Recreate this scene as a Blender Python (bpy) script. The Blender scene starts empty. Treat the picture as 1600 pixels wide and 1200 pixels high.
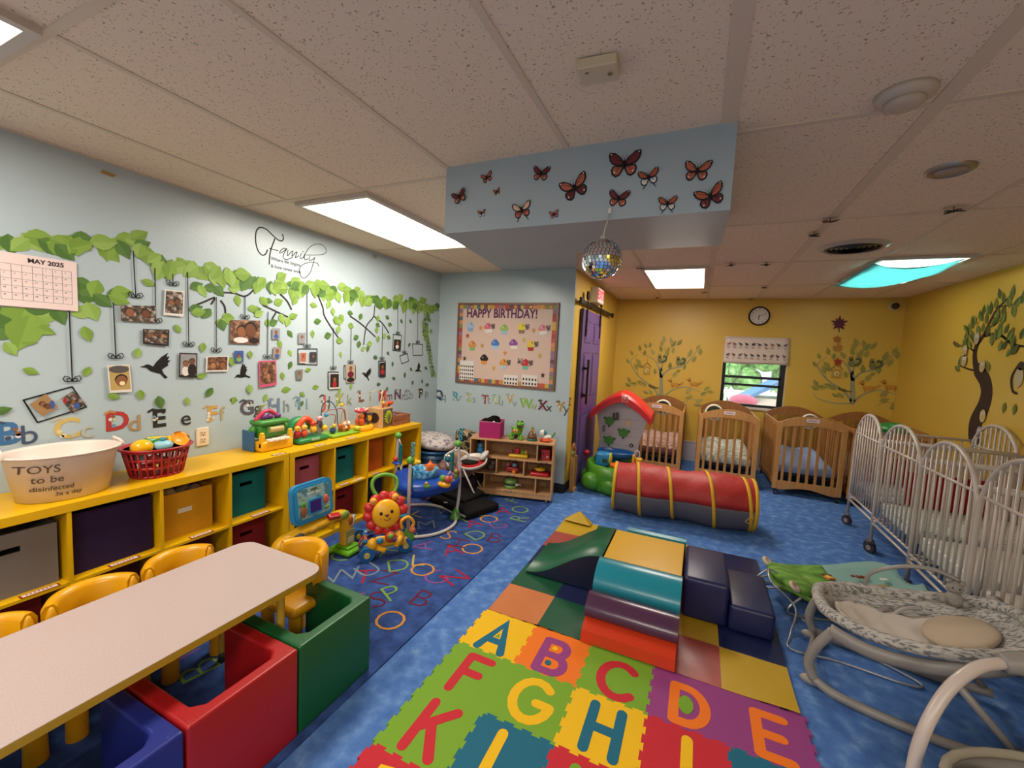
import bpy, bmesh, math, random
from mathutils import Vector, Matrix, Euler
C = bpy.context.scene.collection
SC = bpy.context.scene
PI = math.pi
# ---------------------------------------------------------------- camera
F_PX, YAW, PITCH, ROLL, CAM_H = 647.437, 0.42272, 0.08168, -0.04917, 1.5
def cam_axes():
    f = Vector((-math.sin(YAW)*math.cos(PITCH), math.cos(YAW)*math.cos(PITCH), -math.sin(PITCH)))
    r = Vector((math.cos(YAW), math.sin(YAW), 0)); d = f.cross(r)
    c, s = math.cos(ROLL), math.sin(ROLL)
    return c*r + s*d, -s*r + c*d, f
AR, AD, AF = cam_axes()
camd = bpy.data.cameras.new('camera'); cam = bpy.data.objects.new('camera', camd); C.objects.link(cam)
camd.sensor_width = 36; camd.lens = F_PX/1600*36; camd.clip_start = 0.05
mw = Matrix((AR, -AD, -AF)).transposed().to_4x4(); mw.translation = (0, 0, CAM_H)
cam.matrix_world = mw; SC.camera = cam
# ---------------------------------------------------------------- view, world, lights
SC.view_settings.view_transform = 'Standard'; SC.view_settings.look = 'None'
SC.view_settings.gamma = 1; SC.view_settings.use_curve_mapping = False
SC.view_settings.exposure = 1.38
SC.cycles.max_bounces = 7; SC.cycles.diffuse_bounces = 4; SC.cycles.transparent_max_bounces = 8
SC.cycles.use_denoising = True
W = bpy.data.worlds.new('world'); SC.world = W; W.use_nodes = True
W.node_tree.nodes['Background'].inputs[0].default_value = (0.85, 0.93, 1.0, 1)
W.node_tree.nodes['Background'].inputs[1].default_value = 0.75
ZC = 2.365
def area(x, y, z, sx, sy, p, col=(1, 0.9, 0.79)):
    l = bpy.data.lights.new('troffer_lamp', 'AREA'); l.shape = 'RECTANGLE'; l.size = sx; l.size_y = sy
    l.energy = p; l.color = col
    o = bpy.data.objects.new('troffer_lamp', l); o.location = (x, y, z); C.objects.link(o); return o
LIGHTS = [(-2.11, 2.49, .56, 1.19, 14), (-0.30, 4.89, .56, 1.19, 14), (1.5, 4.79, .53, 1.15, 7),
          (-2.11, -0.03, .56, 1.19, 11), (-0.30, -1.3, .56, 1.19, 17), (1.5, -1.2, .56, 1.19, 18)]  # last two: unseen troffers added behind the camera to brighten the room
for x, y, sx, sy, p in LIGHTS:
    area(x, y, ZC-.022, sx*.93, sy*.93, p)
# ---------------------------------------------------------------- helpers
def lin(c):
    c = c.lstrip('#'); v = [int(c[i:i+2], 16)/255 for i in (0, 2, 4)]
    return tuple(x/12.92 if x <= .04045 else ((x+.055)/1.055)**2.4 for x in v) + (1,)
MATS = {}
def mat(name, col='#808080', rough=.5, metal=0, emit=0, alpha=1, noise=None, bump=None, trans=0, spec=.5):
    if name in MATS: return MATS[name]
    m = bpy.data.materials.new(name); m.use_nodes = True; nt = m.node_tree; b = nt.nodes['Principled BSDF']
    b.inputs['Base Color'].default_value = lin(col); b.inputs['Roughness'].default_value = rough
    b.inputs['Metallic'].default_value = metal; b.inputs['Specular IOR Level'].default_value = spec
    if emit: b.inputs['Emission Color'].default_value = lin(col); b.inputs['Emission Strength'].default_value = emit
    if alpha < 1: b.inputs['Alpha'].default_value = alpha
    if trans: b.inputs['Transmission Weight'].default_value = trans
    tc = None
    def tex(scale, detail=3, typ='ShaderNodeTexNoise', stretch=None):
        nonlocal tc
        if tc is None: tc = nt.nodes.new('ShaderNodeTexCoord')
        n = nt.nodes.new(typ); n.inputs['Scale'].default_value = scale
        if typ == 'ShaderNodeTexNoise': n.inputs['Detail'].default_value = detail
        src = tc.outputs['Object']
        if stretch:
            mp = nt.nodes.new('ShaderNodeMapping'); mp.inputs['Scale'].default_value = stretch
            nt.links.new(src, mp.inputs[0]); src = mp.outputs[0]
        nt.links.new(src, n.inputs['Vector']); return n
    if noise:   # (scale, [(pos, col)...], stretch, detail)
        n = tex(noise[0], noise[3] if len(noise) > 3 else 3, stretch=noise[2] if len(noise) > 2 else None)
        r = nt.nodes.new('ShaderNodeValToRGB'); e = r.color_ramp.elements
        st = noise[1]
        e[0].position, e[0].color = st[0][0], lin(st[0][1]); e[1].position, e[1].color = st[-1][0], lin(st[-1][1])
        for p, c in st[1:-1]:
            q = e.new(p); q.color = lin(c)
        nt.links.new(n.outputs['Fac'], r.inputs[0]); nt.links.new(r.outputs[0], b.inputs['Base Color'])
    if bump:    # (scale, strength)
        n = tex(bump[0], 4); bp = nt.nodes.new('ShaderNodeBump'); bp.inputs['Strength'].default_value = bump[1]
        bp.inputs['Distance'].default_value = .01
        nt.links.new(n.outputs['Fac'], bp.inputs['Height']); nt.links.new(bp.outputs[0], b.inputs['Normal'])
    MATS[name] = m; return m
def pl(col, rough=.35):           # moulded plastic
    return mat('plastic_'+col.strip('#'), col, rough)
def cl(col):                      # cloth
    return mat('cloth_'+col.strip('#'), col, .9, bump=(300, .15), spec=.2)
def pp(col):                      # printed paper or vinyl sticker
    return mat('print_'+col.strip('#'), col, .6, spec=.3)
def wood(col, col2):
    return mat('wood_'+col.strip('#'), col, .45, noise=(5, [(.3, col), (.7, col2)], (9, 9, .8)))
class MB:
    """collects shapes; build() links them as ONE mesh object"""
    def __init__(s, M=None):
        s.v, s.f, s.mi, s.sm, s.mats = [], [], [], [], []; s.M = M or Matrix()
    def slot(s, m):
        if m not in s.mats: s.mats.append(m)
        return s.mats.index(m)
    def add(s, vs, fs, m, smooth=False):
        k = len(s.v); i = s.slot(m)
        s.v += [tuple(s.M @ Vector(p)) for p in vs]
        s.f += [tuple(k+a for a in f) for f in fs]; s.mi += [i]*len(fs); s.sm += [smooth]*len(fs); return s
    def addbm(s, bm, m, smooth=False):
        bm.verts.ensure_lookup_table()
        for i, v in enumerate(bm.verts): v.index = i
        s.add([v.co.copy() for v in bm.verts], [[v.index for v in f.verts] for f in bm.faces], m, smooth); bm.free(); return s
    def box(s, c, d, m, r=0, rot=None, seg=2):
        """centre, full dimensions, edge radius"""
        T = Matrix.Translation(c) @ ((Euler(rot).to_matrix().to_4x4()) if rot else Matrix())
        x, y, z = d[0]/2, d[1]/2, d[2]/2
        if not r:
            vs = [T @ Vector((a, b_, c_)) for a in (-x, x) for b_ in (-y, y) for c_ in (-z, z)]
            return s.add(vs, [(0, 1, 3, 2), (4, 6, 7, 5), (0, 4, 5, 1), (2, 3, 7, 6), (0, 2, 6, 4), (1, 5, 7, 3)], m)
        bm = bmesh.new(); bmesh.ops.create_cube(bm, size=1)
        for v in bm.verts: v.co = Vector((v.co.x*d[0], v.co.y*d[1], v.co.z*d[2]))
        bmesh.ops.bevel(bm, geom=bm.edges[:], offset=min(r, min(d)*.49), segments=seg, affect='EDGES', profile=.5)
        for v in bm.verts: v.co = T @ v.co
        return s.addbm(bm, m, r > .008)
    def b2(s, x0, x1, y0, y1, z0, z1, m, r=0):
        return s.box(((x0+x1)/2, (y0+y1)/2, (z0+z1)/2), (abs(x1-x0), abs(y1-y0), abs(z1-z0)), m, r)
    def tube(s, pts, r, m, seg=8, closed=False, flat=None):
        pts = [Vector(p) for p in pts]; n = len(pts); rr = r if isinstance(r, (list, tuple)) else [r]*n
        vs = []; up = None
        for i, p in enumerate(pts):
            a = pts[(i-1) % n] if (closed or i) else p; b_ = pts[(i+1) % n] if (closed or i < n-1) else p
            t = (b_-a).normalized() if (b_-a).length > 1e-9 else Vector((0, 0, 1))
            if up is None:
                up = Vector((0, 0, 1)) if abs(t.z) < .9 else Vector((1, 0, 0))
            u = (up - t*up.dot(t))
            if u.length < 1e-5: u = t.orthogonal()
            u.normalize(); w = t.cross(u); up = u
            for k in range(seg):
                an = 2*PI*k/seg
                vs.append(p + (u*math.cos(an)*(flat or 1) + w*math.sin(an))*rr[i])
        fs = []
        for i in range(n if closed else n-1):
            for k in range(seg):
                fs.append((i*seg+k, i*seg+(k+1) % seg, ((i+1) % n)*seg+(k+1) % seg, ((i+1) % n)*seg+k))
        if not closed: fs += [tuple(range(seg))[::-1], tuple((n-1)*seg+k for k in range(seg))]
        return s.add(vs, fs, m, True)
    def lathe(s, prof, c, m, seg=20, sx=1, sy=1, rot=None, arc=1.0, phase=0, cap=True):
        T = Matrix.Translation(c) @ (Euler(rot).to_matrix().to_4x4() if rot else Matrix())
        full = arc >= 1; n = seg if full else seg+1
        vs = [T @ Vector((p[0]*math.cos(2*PI*(k*arc/seg+phase))*sx, p[0]*math.sin(2*PI*(k*arc/seg+phase))*sy, p[1])) for p in prof for k in range(n)]
        fs = [(i*n+k, i*n+(k+1) % n, (i+1)*n+(k+1) % n, (i+1)*n+k) for i in range(len(prof)-1) for k in range(seg)]
        if full and cap and len(prof) > 2 and tuple(prof[0]) != tuple(prof[-1]):
            if prof[0][0] > 1e-6: fs.append(tuple(range(n))[::-1])
            if prof[-1][0] > 1e-6: fs.append(tuple((len(prof)-1)*n+k for k in range(n)))
        return s.add(vs, fs, m, True)
    def cyl(s, c, r, h, m, seg=16, rot=None, r2=None):
        """centre, axis z before rot"""
        T = Matrix.Translation(c) @ (Euler(rot).to_matrix().to_4x4() if rot else Matrix()); r2 = r if r2 is None else r2
        vs = [T @ Vector((q*math.cos(2*PI*k/seg), q*math.sin(2*PI*k/seg), z)) for q, z in ((r, -h/2), (r2, h/2)) for k in range(seg)]
        s.add(vs, [(k, (k+1) % seg, seg+(k+1) % seg, seg+k) for k in range(seg)], m, True)
        return s.add(vs, [tuple(range(seg))[::-1], tuple(seg+k for k in range(seg))], m)
    def ell(s, c, r, m, rot=None, seg=14, rings=8):
        if not isinstance(r, (tuple, list)): r = (r, r, r)
        T = Matrix.Translation(c) @ (Euler(rot).to_matrix().to_4x4() if rot else Matrix())
        vs = [T @ Vector((0, 0, -r[2]))]
        for i in range(1, rings):
            ph = -PI/2+PI*i/rings
            vs += [T @ Vector((r[0]*math.cos(ph)*math.cos(2*PI*k/seg), r[1]*math.cos(ph)*math.sin(2*PI*k/seg), r[2]*math.sin(ph))) for k in range(seg)]
        vs.append(T @ Vector((0, 0, r[2]))); L = len(vs)-1
        fs = [(0, 1+(k+1) % seg, 1+k) for k in range(seg)]
        for i in range(rings-2):
            fs += [(1+i*seg+k, 1+i*seg+(k+1) % seg, 1+(i+1)*seg+(k+1) % seg, 1+(i+1)*seg+k) for k in range(seg)]
        fs += [(L, 1+(rings-2)*seg+k, 1+(rings-2)*seg+(k+1) % seg) for k in range(seg)]
        return s.add(vs, fs, m, True)
    def prism(s, poly, z0, z1, m, side=None):
        """2-D outline in local x,y raised from z0 to z1"""
        n = len(poly); vs = [(p[0], p[1], z0) for p in poly]+[(p[0], p[1], z1) for p in poly]
        s.add(vs, [tuple(range(n))[::-1], tuple(range(n, 2*n))], m)
        return s.add(vs, [(k, (k+1) % n, n+(k+1) % n, n+k) for k in range(n)], side or m)
    def ribbon(s, pts, w, m, z0=0, z1=.0015, cap=True):
        """flat stroke in local x,y with round ends"""
        pts = [Vector((p[0], p[1])) for p in pts]; pts = [p for i, p in enumerate(pts) if i == 0 or (p-pts[i-1]).length > 1e-6] if not isinstance(w, (list, tuple)) else pts; ww = w if isinstance(w, (list, tuple)) else [w]*len(pts)
        L, R = [], []
        for i, p in enumerate(pts):
            a = pts[max(i-1, 0)]; b_ = pts[min(i+1, len(pts)-1)]; t = (b_-a)
            if t.length < 1e-9: t = Vector((1, 0))
            t.normalize(); nrm = Vector((-t.y, t.x))
            k = 1.0
            if 0 < i < len(pts)-1:
                t1 = (pts[i]-pts[i-1]).normalized(); k = 1/max(.5, abs(t1.dot(t)))
            L.append(p+nrm*ww[i]/2*k); R.append(p-nrm*ww[i]/2*k)
        n = len(pts)
        vs = [(p.x, p.y, z1) for p in L]+[(p.x, p.y, z1) for p in R]+[(p.x, p.y, z0) for p in L]+[(p.x, p.y, z0) for p in R]
        fs = []
        for i in range(n-1):
            fs += [(n+i, n+i+1, i+1, i), (i, i+1, 2*n+i+1, 2*n+i), (n+i+1, n+i, 3*n+i, 3*n+i+1)]
        s.add(vs, fs, m)
        if cap:
            for e, q in ((0, 1), (-1, -2)):
                p = pts[e]; s.disc((p.x, p.y), ww[e]/2, m, z0, z1-.00012, 12)
        return s
    def disc(s, c, r, m, z0=0, z1=.0015, seg=16, ry=None, rot=0):
        ry = ry or r; cs, sn = math.cos(rot), math.sin(rot)
        P = []
        for k in range(seg):
            a, b_ = r*math.cos(2*PI*k/seg), ry*math.sin(2*PI*k/seg); P.append((c[0]+a*cs-b_*sn, c[1]+a*sn+b_*cs))
        return s.prism(P, z0, z1, m)
    def text(s, body, m, size, pos=(0, 0), z=0, ext=.0008, align='CENTER', rot=0, sx=1, bold=0):
        cu = bpy.data.curves.new('t', 'FONT'); cu.body = body; cu.size = size; cu.align_x = align; cu.align_y = 'CENTER'
        cu.extrude = ext; cu.offset = bold; cu.resolution_u = 3
        o = bpy.data.objects.new('t', cu); me = o.to_mesh(); T = Matrix.Translation((pos[0], pos[1], z)) @ Matrix.Rotation(rot, 4, 'Z') @ Matrix.Diagonal((sx, 1, 1, 1))
        s.add([T @ v.co for v in me.vertices], [list(p.vertices) for p in me.polygons], m)
        o.to_mesh_clear(); bpy.data.objects.remove(o); bpy.data.curves.remove(cu); return s
    def build(s, name, parent=None, loc=None, rotz=0, label=None, cat=None, group=None, kind=None):
        me = bpy.data.meshes.new(name); me.from_pydata(s.v, [], s.f)
        for m in s.mats: me.materials.append(m)
        me.polygons.foreach_set('material_index', s.mi); me.polygons.foreach_set('use_smooth', s.sm); me.update()
        o = bpy.data.objects.new(name, me); C.objects.link(o)
        if parent: o.parent = parent
        if loc: o.location = loc
        if rotz: o.rotation_euler = (0, 0, rotz)
        tagp(o, label, cat, group, kind); return o
def tagp(o, label=None, cat=None, group=None, kind=None):
    for k, v in (('label', label), ('category', cat), ('group', group), ('kind', kind)):
        if v: o[k] = v
    return o
def thing(name, label, cat, loc=(0, 0, 0), rotz=0, group=None):
    o = bpy.data.objects.new(name, None); C.objects.link(o); o.location = loc; o.rotation_euler = (0, 0, rotz)
    o.empty_display_size = .05
    return tagp(o, label, cat, group)
def kids(o): return [c for c in C.objects if c.parent == o]
def copy_tree(o, parent=None, kmap=None):
    if kmap is None:
        kmap = {}
        for c in C.objects:
            if c.parent: kmap.setdefault(c.parent.name, []).append(c)
    c = o.copy(); C.objects.link(c)
    if parent: c.parent = parent
    for ch in kmap.get(o.name, []): copy_tree(ch, c, kmap)
    return c
def cr(pts, n=6, closed=False):      # smooth curve through points
    P = [Vector(p) for p in pts]; N = len(P); out = []
    rng = range(N) if closed else range(N-1)
    for i in rng:
        p0 = P[(i-1) % N] if (closed or i) else P[0]; p1 = P[i]; p2 = P[(i+1) % N]; p3 = P[(i+2) % N] if (closed or i < N-2) else P[-1]
        for k in range(n):
            t = k/n; out.append(.5*((2*p1)+(p2-p0)*t+(2*p0-5*p1+4*p2-p3)*t*t+(-p0+3*p1-3*p2+p3)*t**3))
    if not closed: out.append(P[-1])
    return out
# where a line of sight through the photograph meets a known real plane
def ray(px, py): return AR*((px-800)/F_PX)+AD*((py-600)/F_PX)+AF
def atz(px, py, z): r = ray(px, py); t = (z-CAM_H)/r.z; return Vector((r.x*t, r.y*t, z))
XL, XR, YA, YB, XD = -2.88, 2.22, 4.19, 6.6, -1.225
class Wall:
    """frame on a wall: u to the right, v up, n out into the room"""
    def __init__(s, kind, pos):
        s.k, s.p = kind, pos
        if kind == 'L': s.R = Matrix(((0, 0, 1), (1, 0, 0), (0, 1, 0))); s.o = Vector((pos, 0, 0))
        elif kind == 'B': s.R = Matrix(((1, 0, 0), (0, 0, -1), (0, 1, 0))); s.o = Vector((0, pos, 0))
        elif kind == 'R': s.R = Matrix(((0, 0, -1), (-1, 0, 0), (0, 1, 0))); s.o = Vector((pos, 0, 0))
        s.M = Matrix.Translation(s.o) @ s.R.to_4x4()
    def uv(s, px, py):
        r = ray(px, py)
        if s.k == 'B': t = s.p/r.y; return (r.x*t, CAM_H+r.z*t)
        t = s.p/r.x; y = r.y*t
        return (y if s.k == 'L' else -y, CAM_H+r.z*t)
    def mb(s, u=0, v=0, n=0): return MB(s.M @ Matrix.Translation((u, v, n)))
    ctr = 0
    def place(s, mb, name, u, v, n=.0, **kw):     # object whose origin sits on the wall
        Wall.ctr += 1
        if n == 0: n = .0002+.00021*(Wall.ctr % 37)
        o = mb.build(name, **kw); o.matrix_world = s.M @ Matrix.Translation((u, v, n)); return o
WL, WA, WB, WR, WS, WD = Wall('L', XL), Wall('B', YA), Wall('B', YB), Wall('R', XR), Wall('B', 1.75), Wall('L', XD)
random.seed(7)
# ---------------------------------------------------------------- room
def wallmat(name, c1, c2, rough=.4):
    return mat(name, c1, rough, noise=(1.6, [(.3, c1), (.7, c2)]), bump=(60, .06))
m_blue = wallmat('light_blue_paint', '#abbcc2', '#b4c4ca', .33)
m_yel = wallmat('yellow_paint', '#c9a33c', '#cfab44', .42)
m_white_trim = mat('pale_wall_paint', '#b9b3b8', .5)
m_ceil = mat('ceiling_tile', '#e6dace', .9, spec=.1)
nt = m_ceil.node_tree; b = nt.nodes['Principled BSDF']
tcn = nt.nodes.new('ShaderNodeTexCoord'); mp = nt.nodes.new('ShaderNodeMapping'); mp.inputs['Scale'].default_value = (1, 1, 1)
n1 = nt.nodes.new('ShaderNodeTexNoise'); n1.inputs['Scale'].default_value = 130; n1.inputs['Detail'].default_value = 1.5
rp = nt.nodes.new('ShaderNodeValToRGB'); rp.color_ramp.elements[0].position = .30; rp.color_ramp.elements[0].color = lin('#a8937c')
rp.color_ramp.elements[1].position = .36; rp.color_ramp.elements[1].color = lin('#ecd8bf')
nt.links.new(tcn.outputs['Object'], mp.inputs[0]); nt.links.new(mp.outputs[0], n1.inputs['Vector']); nt.links.new(n1.outputs['Fac'], rp.inputs[0]); nt.links.new(rp.outputs[0], b.inputs['Base Color'])
m_grid = mat('ceiling_grid_paint', '#d9c6ae', .6)
m_carpet = mat('blue_carpet', '#2d4f86', .95, spec=.1, noise=(15, [(.3, '#4468a8'), (.5, '#5076b4'), (.62, '#6086be'), (.78, '#809fcc')], (1, 1, 1), 10), bump=(180, .5))
m_frame = mat('troffer_frame', '#c9bcae', .5)
m_diff = mat('troffer_diffuser', '#fff0de', .5, emit=1.5)
YF, XRr = -2.6, XR
def struct(mb, name, parent=None): return mb.build(name, parent=parent, kind='structure')
f = MB(); f.b2(XL-.1, XR+.1, YF-.1, YB+.1, -.1, 0, m_carpet); struct(f, 'floor')
w = MB(); w.b2(XL-.1, XL, YF, YA+.1, 0, ZC+.1, m_blue); struct(w, 'wall_left')
w = MB(); w.b2(XL, XD-.1, YA, YA+.1, 0, ZC+.1, m_blue).b2(XD-.1, XD-.001, YA, YA+.02, 0, ZC+.1, m_blue); struct(w, 'wall_alcove')
# door wall with an opening behind the barn door
m_red = mat('dark_red_paint', '#7d1518', .5); m_dark = mat('dark_void', '#15110f', .9)
w = MB(); w.b2(XD-.1, XD, YA+.02, 4.50, 0, ZC+.1, m_yel); w.b2(XD-.1, XD, 5.2, YB+.1, 0, ZC+.1, m_yel); w.b2(XD-.1, XD, 4.50, 5.2, 1.95, ZC+.1, m_yel); struct(w, 'wall_door_side')
w = MB(); w.b2(XD-.14, XD-.11, 4.3, 5.3, 0, 2.1, m_red); struct(w, 'wall_beyond_door')
# back wall with the window opening
wx0, wx1, wz0, wz1 = .29, 1.07, .86, 1.84
w = MB(); w.b2(XD-.1, wx0, YB, YB+.16, 0, ZC+.1, m_yel); w.b2(wx1, XR+.1, YB, YB+.16, 0, ZC+.1, m_yel)
w.b2(wx0, wx1, YB, YB+.16, 0, wz0, m_yel); w.b2(wx0, wx1, YB, YB+.16, wz1, ZC+.1, m_yel); struct(w, 'wall_back')
w = MB(); w.b2(XR, XR+.1, YF, YB, 0, ZC+.1, m_yel); struct(w, 'wall_right')
w = MB(); w.b2(XL-.1, XR+.1, YF-.1, YF, 0, ZC+.1, m_blue); struct(w, 'wall_front')
t = MB(); t.b2(XD, XR, YB-.012, YB, 0, .29, m_white_trim); t.b2(XD, XR, YB-.018, YB, .275, .295, m_white_trim); struct(t, 'baseboard_back')
m_bb = mat('dark_vinyl_base', '#1b1f24', .6)
t = MB(); t.b2(XL+.006, XD, YA-.006, YA, 0, .1, m_bb); struct(t, 'baseboard_alcove')
t = MB(); t.b2(XL, XL+.006, YF, YA, 0, .1, m_bb); struct(t, 'baseboard_left')
t = MB(); t.b2(XD, XD+.006, YA, 4.48, 0, .1, m_bb); t.b2(XD, XD+.006, 5.22, YB-.02, 0, .1, m_bb); struct(t, 'baseboard_door_side')
t = MB(); t.b2(XR-.012, XR, YF, YB-.02, 0, .29, m_white_trim); struct(t, 'baseboard_right')
c = MB(); c.b2(XL-.1, XR+.1, YF-.1, YB+.1, ZC, ZC+.1, m_ceil); ceil = struct(c, 'ceiling')
g = MB(); gz = ZC-.004
for gx in (-2.43, -1.82, -1.19, -.585, .028, .64, 1.24, 1.85):
    wd = .024 if gx == .028 or gx == .64 else .012
    g.b2(gx-wd, gx+wd, YF, YB, gz, ZC+.001, m_grid)
for gy in (-1.92, -.7, .6, 1.84, 3.06, 4.25, 5.48):
    g.b2(XL, XR, gy-.012, gy+.012, gz-.001, ZC+.001, m_grid)
g.b2(XL, XL+.02, YF, YA, gz, ZC+.001, m_grid)
struct(g, 'grid', ceil)
# soffit, its underside rising to the alcove wall
def pol(mb, vs, fs, m): return mb.add(vs, fs, m)
sl = lambda y: 2.052+.128*(y-1.75)
sp = [(-1.19, 1.75), (.056, 1.75), (.056, 2.85), (-.84, 2.85), (-1.225, YA), (-2.05, YA)]
n = len(sp); vs = [(x, y, min(sl(y), ZC-.002)) for x, y in sp]+[(x, y, ZC+.01) for x, y in sp]
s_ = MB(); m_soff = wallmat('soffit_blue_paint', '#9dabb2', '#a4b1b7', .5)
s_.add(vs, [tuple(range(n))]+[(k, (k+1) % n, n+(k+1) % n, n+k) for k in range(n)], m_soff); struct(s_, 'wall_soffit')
# ceiling light troffers, the last two added out of view for fill
LB = ['large lit fluorescent troffer over the yellow cube shelves', 'lit fluorescent troffer beyond the mirror ball, before the yellow wall',
      'lit fluorescent troffer with a sheer blue cloth slung under it', 'lit fluorescent troffer at the near left corner of the ceiling', None, None]
for (x, y, sx, sy, p), lb in zip(LIGHTS, LB):
    t = thing('ceiling_light', lb or 'added unseen fluorescent troffer lighting the room from behind the camera', 'ceiling light', (x, y, ZC-.018), group=None if lb else 'added unseen troffers behind the camera')
    a = MB(); hx, hy = sx/2+.02, sy/2+.02
    for bx in ((-hx, -hx+.03, -hy, hy), (hx-.03, hx, -hy, hy), (-hx+.03, hx-.03, -hy, -hy+.03), (-hx+.03, hx-.03, hy-.03, hy)): a.b2(*bx, -.006, .016, m_frame)
    a.build('frame', t)
    a = MB(); a.b2(-sx/2, sx/2, -sy/2, sy/2, .002, .01, m_diff); a.build('diffuser', t)
# ---------------------------------------------------------------- stickers on the blue wall
GL, GD, GM, BK = pp('#7fa044'), pp('#567a3a'), pp('#8fae58'), pp('#1c1b1a')
GL2, GD2, GM2 = pp('#74953c'), pp('#4b6e32'), pp('#83a44c')
TW = pp('#2b2420')
def leafpoly(u, v, ang, L, Wd, half=0):
    cs, sn = math.cos(ang), math.sin(ang); P = []
    prof = [(0, 0), (.18, .32), (.4, .5), (.62, .42), (.82, .2), (1, 0)]
    up = [(a, b_) for a, b_ in prof]; dn = [(a, -b_) for a, b_ in prof[-2:0:-1]]
    if half == 1: pts = up
    elif half == -1: pts = [(1, 0)]+dn+[(0, 0)]
    else: pts = up+dn
    return [(u+(a*L)*cs-(b_*Wd)*sn, v+(a*L)*sn+(b_*Wd)*cs) for a, b_ in pts]
def leaf(mb, u, v, ang, L, Wd=None, m1=None, m2=None, z=.0005):
    Wd = Wd or L*.62; m1 = m1 or GL; m2 = m2 or GD
    mb.prism(leafpoly(u, v, ang, L, Wd, 1), z, z+.0003, m1); mb.prism(leafpoly(u, v, ang, L, Wd, -1), z, z+.0003, m2)
def randleaf(mb, u, v, L, ang=None, z=.0005):
    ang = random.uniform(-2.6, -.4) if ang is None else ang
    a, b_ = random.choice([(GL, GL2), (GL2, GL), (GM, GM2), (GM2, GM), (GL, GL2), (GD, GD2), (GD2, GD)])
    leaf(mb, u, v, ang, L, L*random.uniform(.62, .8), a, b_, z)
# the garland of leaves along the top
path = [(0, 372), (45, 374), (85, 382), (115, 372), (140, 386), (190, 386), (222, 392), (245, 408), (290, 416), (330, 424), (365, 432), (400, 440), (440, 447), (480, 450),
        (520, 456), (560, 462), (590, 474), (625, 473), (655, 478), (681, 482)]
uvp = [WL.uv(*p) for p in path]
g = WL.mb(); root = thing('leaf_garland_sticker', 'long garland sticker of overlapping green leaves running high along the light blue left wall', 'wall sticker')
tot = 0; lay = 0
for (a, b_) in zip(uvp, uvp[1:]):
    d = math.dist(a, b_); k = max(1, int(d/.02))
    for i in range(k):
        t = (i+random.random())/k
        randleaf(g, a[0]+(b_[0]-a[0])*t, a[1]+(b_[1]-a[1])*t+random.uniform(-.0, .05), random.uniform(.085, .125), random.choice([random.uniform(-2.4, -.7), random.uniform(-.9, .7), random.uniform(-2.8, -1.2)]), .0006+.0004*(lay % 16)); lay += 1
g.build('leaves', root)
# twigs with leaves
TWG = [([(0, 487), (12, 486), (22, 490)], [(2, 500), (20, 505), (38, 508), (30, 498), (0, 512), (36, 520)], 'leafy twig sticker cut off at the left edge under the calendar', .15),
       ([(119, 461), (132, 453)], [(130, 444), (148, 451)], 'short leafy twig sticker at the right edge of the calendar', .085),
       ([(136, 462), (150, 463), (166, 463)], [(135, 463), (180, 463), (190, 457), (160, 470), (186, 468)], 'leafy twig sticker holding the string of the pacifier baby photo', .085),
       ([(108, 485), (90, 488)], [(72, 494), (92, 492), (130, 487), (143, 487), (60, 482)], 'leaf cluster sticker peeping out under the calendar', .09),
       ([(302, 478), (318, 472), (335, 465), (330, 475)], [(307, 447), (316, 455), (330, 450), (342, 455), (306, 482), (322, 490), (310, 488)], 'leafy twig sticker left of the black branch fork above the group photo', .075),
       ([(348, 457), (366, 458), (382, 463), (394, 455), (400, 444)], [(366, 451), (371, 470), (395, 482), (347, 508), (357, 496)], 'black forked branch sticker above the mother and child photo', .07),
       ([(345, 470), (351, 480), (352, 496)], [(346, 505), (354, 498)], 'small hanging twig sticker left of the mother and child photo', .07),
       ([(411, 477), (430, 486), (449, 495)], [(400, 484), (412, 471), (427, 504), (440, 498), (404, 490)], 'leafy twig sticker over the pink edged photo', .07),
       ([(424, 500), (431, 488)], [(420, 470), (418, 505)], 'tiny twig sticker hanging beneath the twig over the pink edged photo', .055),
       ([(438, 460), (448, 470), (455, 483)], [(435, 472), (460, 470), (458, 494), (449, 503)], 'short drooping twig sticker right of the pink edged photo', .07),
       ([(495, 458), (504, 480), (506, 492), (515, 508), (530, 530)], [(490, 477), (513, 476), (496, 502), (520, 487), (530, 503), (533, 497), (512, 524), (528, 515), (530, 532), (524, 500)], 'long drooping twig sticker above the second framed polaroid', .065),
       ([(547, 494), (560, 503), (572, 513), (586, 526)], [(547, 489), (563, 495), (548, 509), (590, 530), (556, 527), (560, 538), (577, 537)], 'curving twig sticker above the framed photo of a child in maroon', .06),
       ([(585, 479), (583, 495), (572, 510), (568, 538)], [(590, 508), (588, 516), (567, 545), (574, 545)], 'forking twig sticker hanging straight down near the alcove corner', .055),
       ([(584, 494), (597, 505), (607, 520)], [(605, 496), (600, 525), (607, 527), (590, 498), (609, 507)], 'twig sticker leaning right above the narrow red photo', .055)]
for tp, lv, lb, L in TWG:
    q = [WL.uv(*p) for p in tp]; cu, cv = q[0]; mb = MB()
    loc = [(a-cu, b_-cv) for a, b_ in q]
    mb.ribbon(cr([(a, b_, 0) for a, b_ in loc], 4), .011, TW, .0002, .001)
    r_ = random.Random(lb); L *= 1.15
    for i, p in enumerate(lv):
        a, b_ = WL.uv(*p); ang = r_.uniform(-2.4, -.6) if i % 2 else r_.uniform(-.4, .6)
        randleaf(mb, a-cu-math.cos(ang)*L/2, b_-cv-math.sin(ang)*L/2, L, ang, .0012+.0004*i)
    WL.place(mb, 'twig_sticker', cu, cv, 0, label=lb, cat='wall sticker', group='leafy twig stickers on the blue wall')
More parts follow.
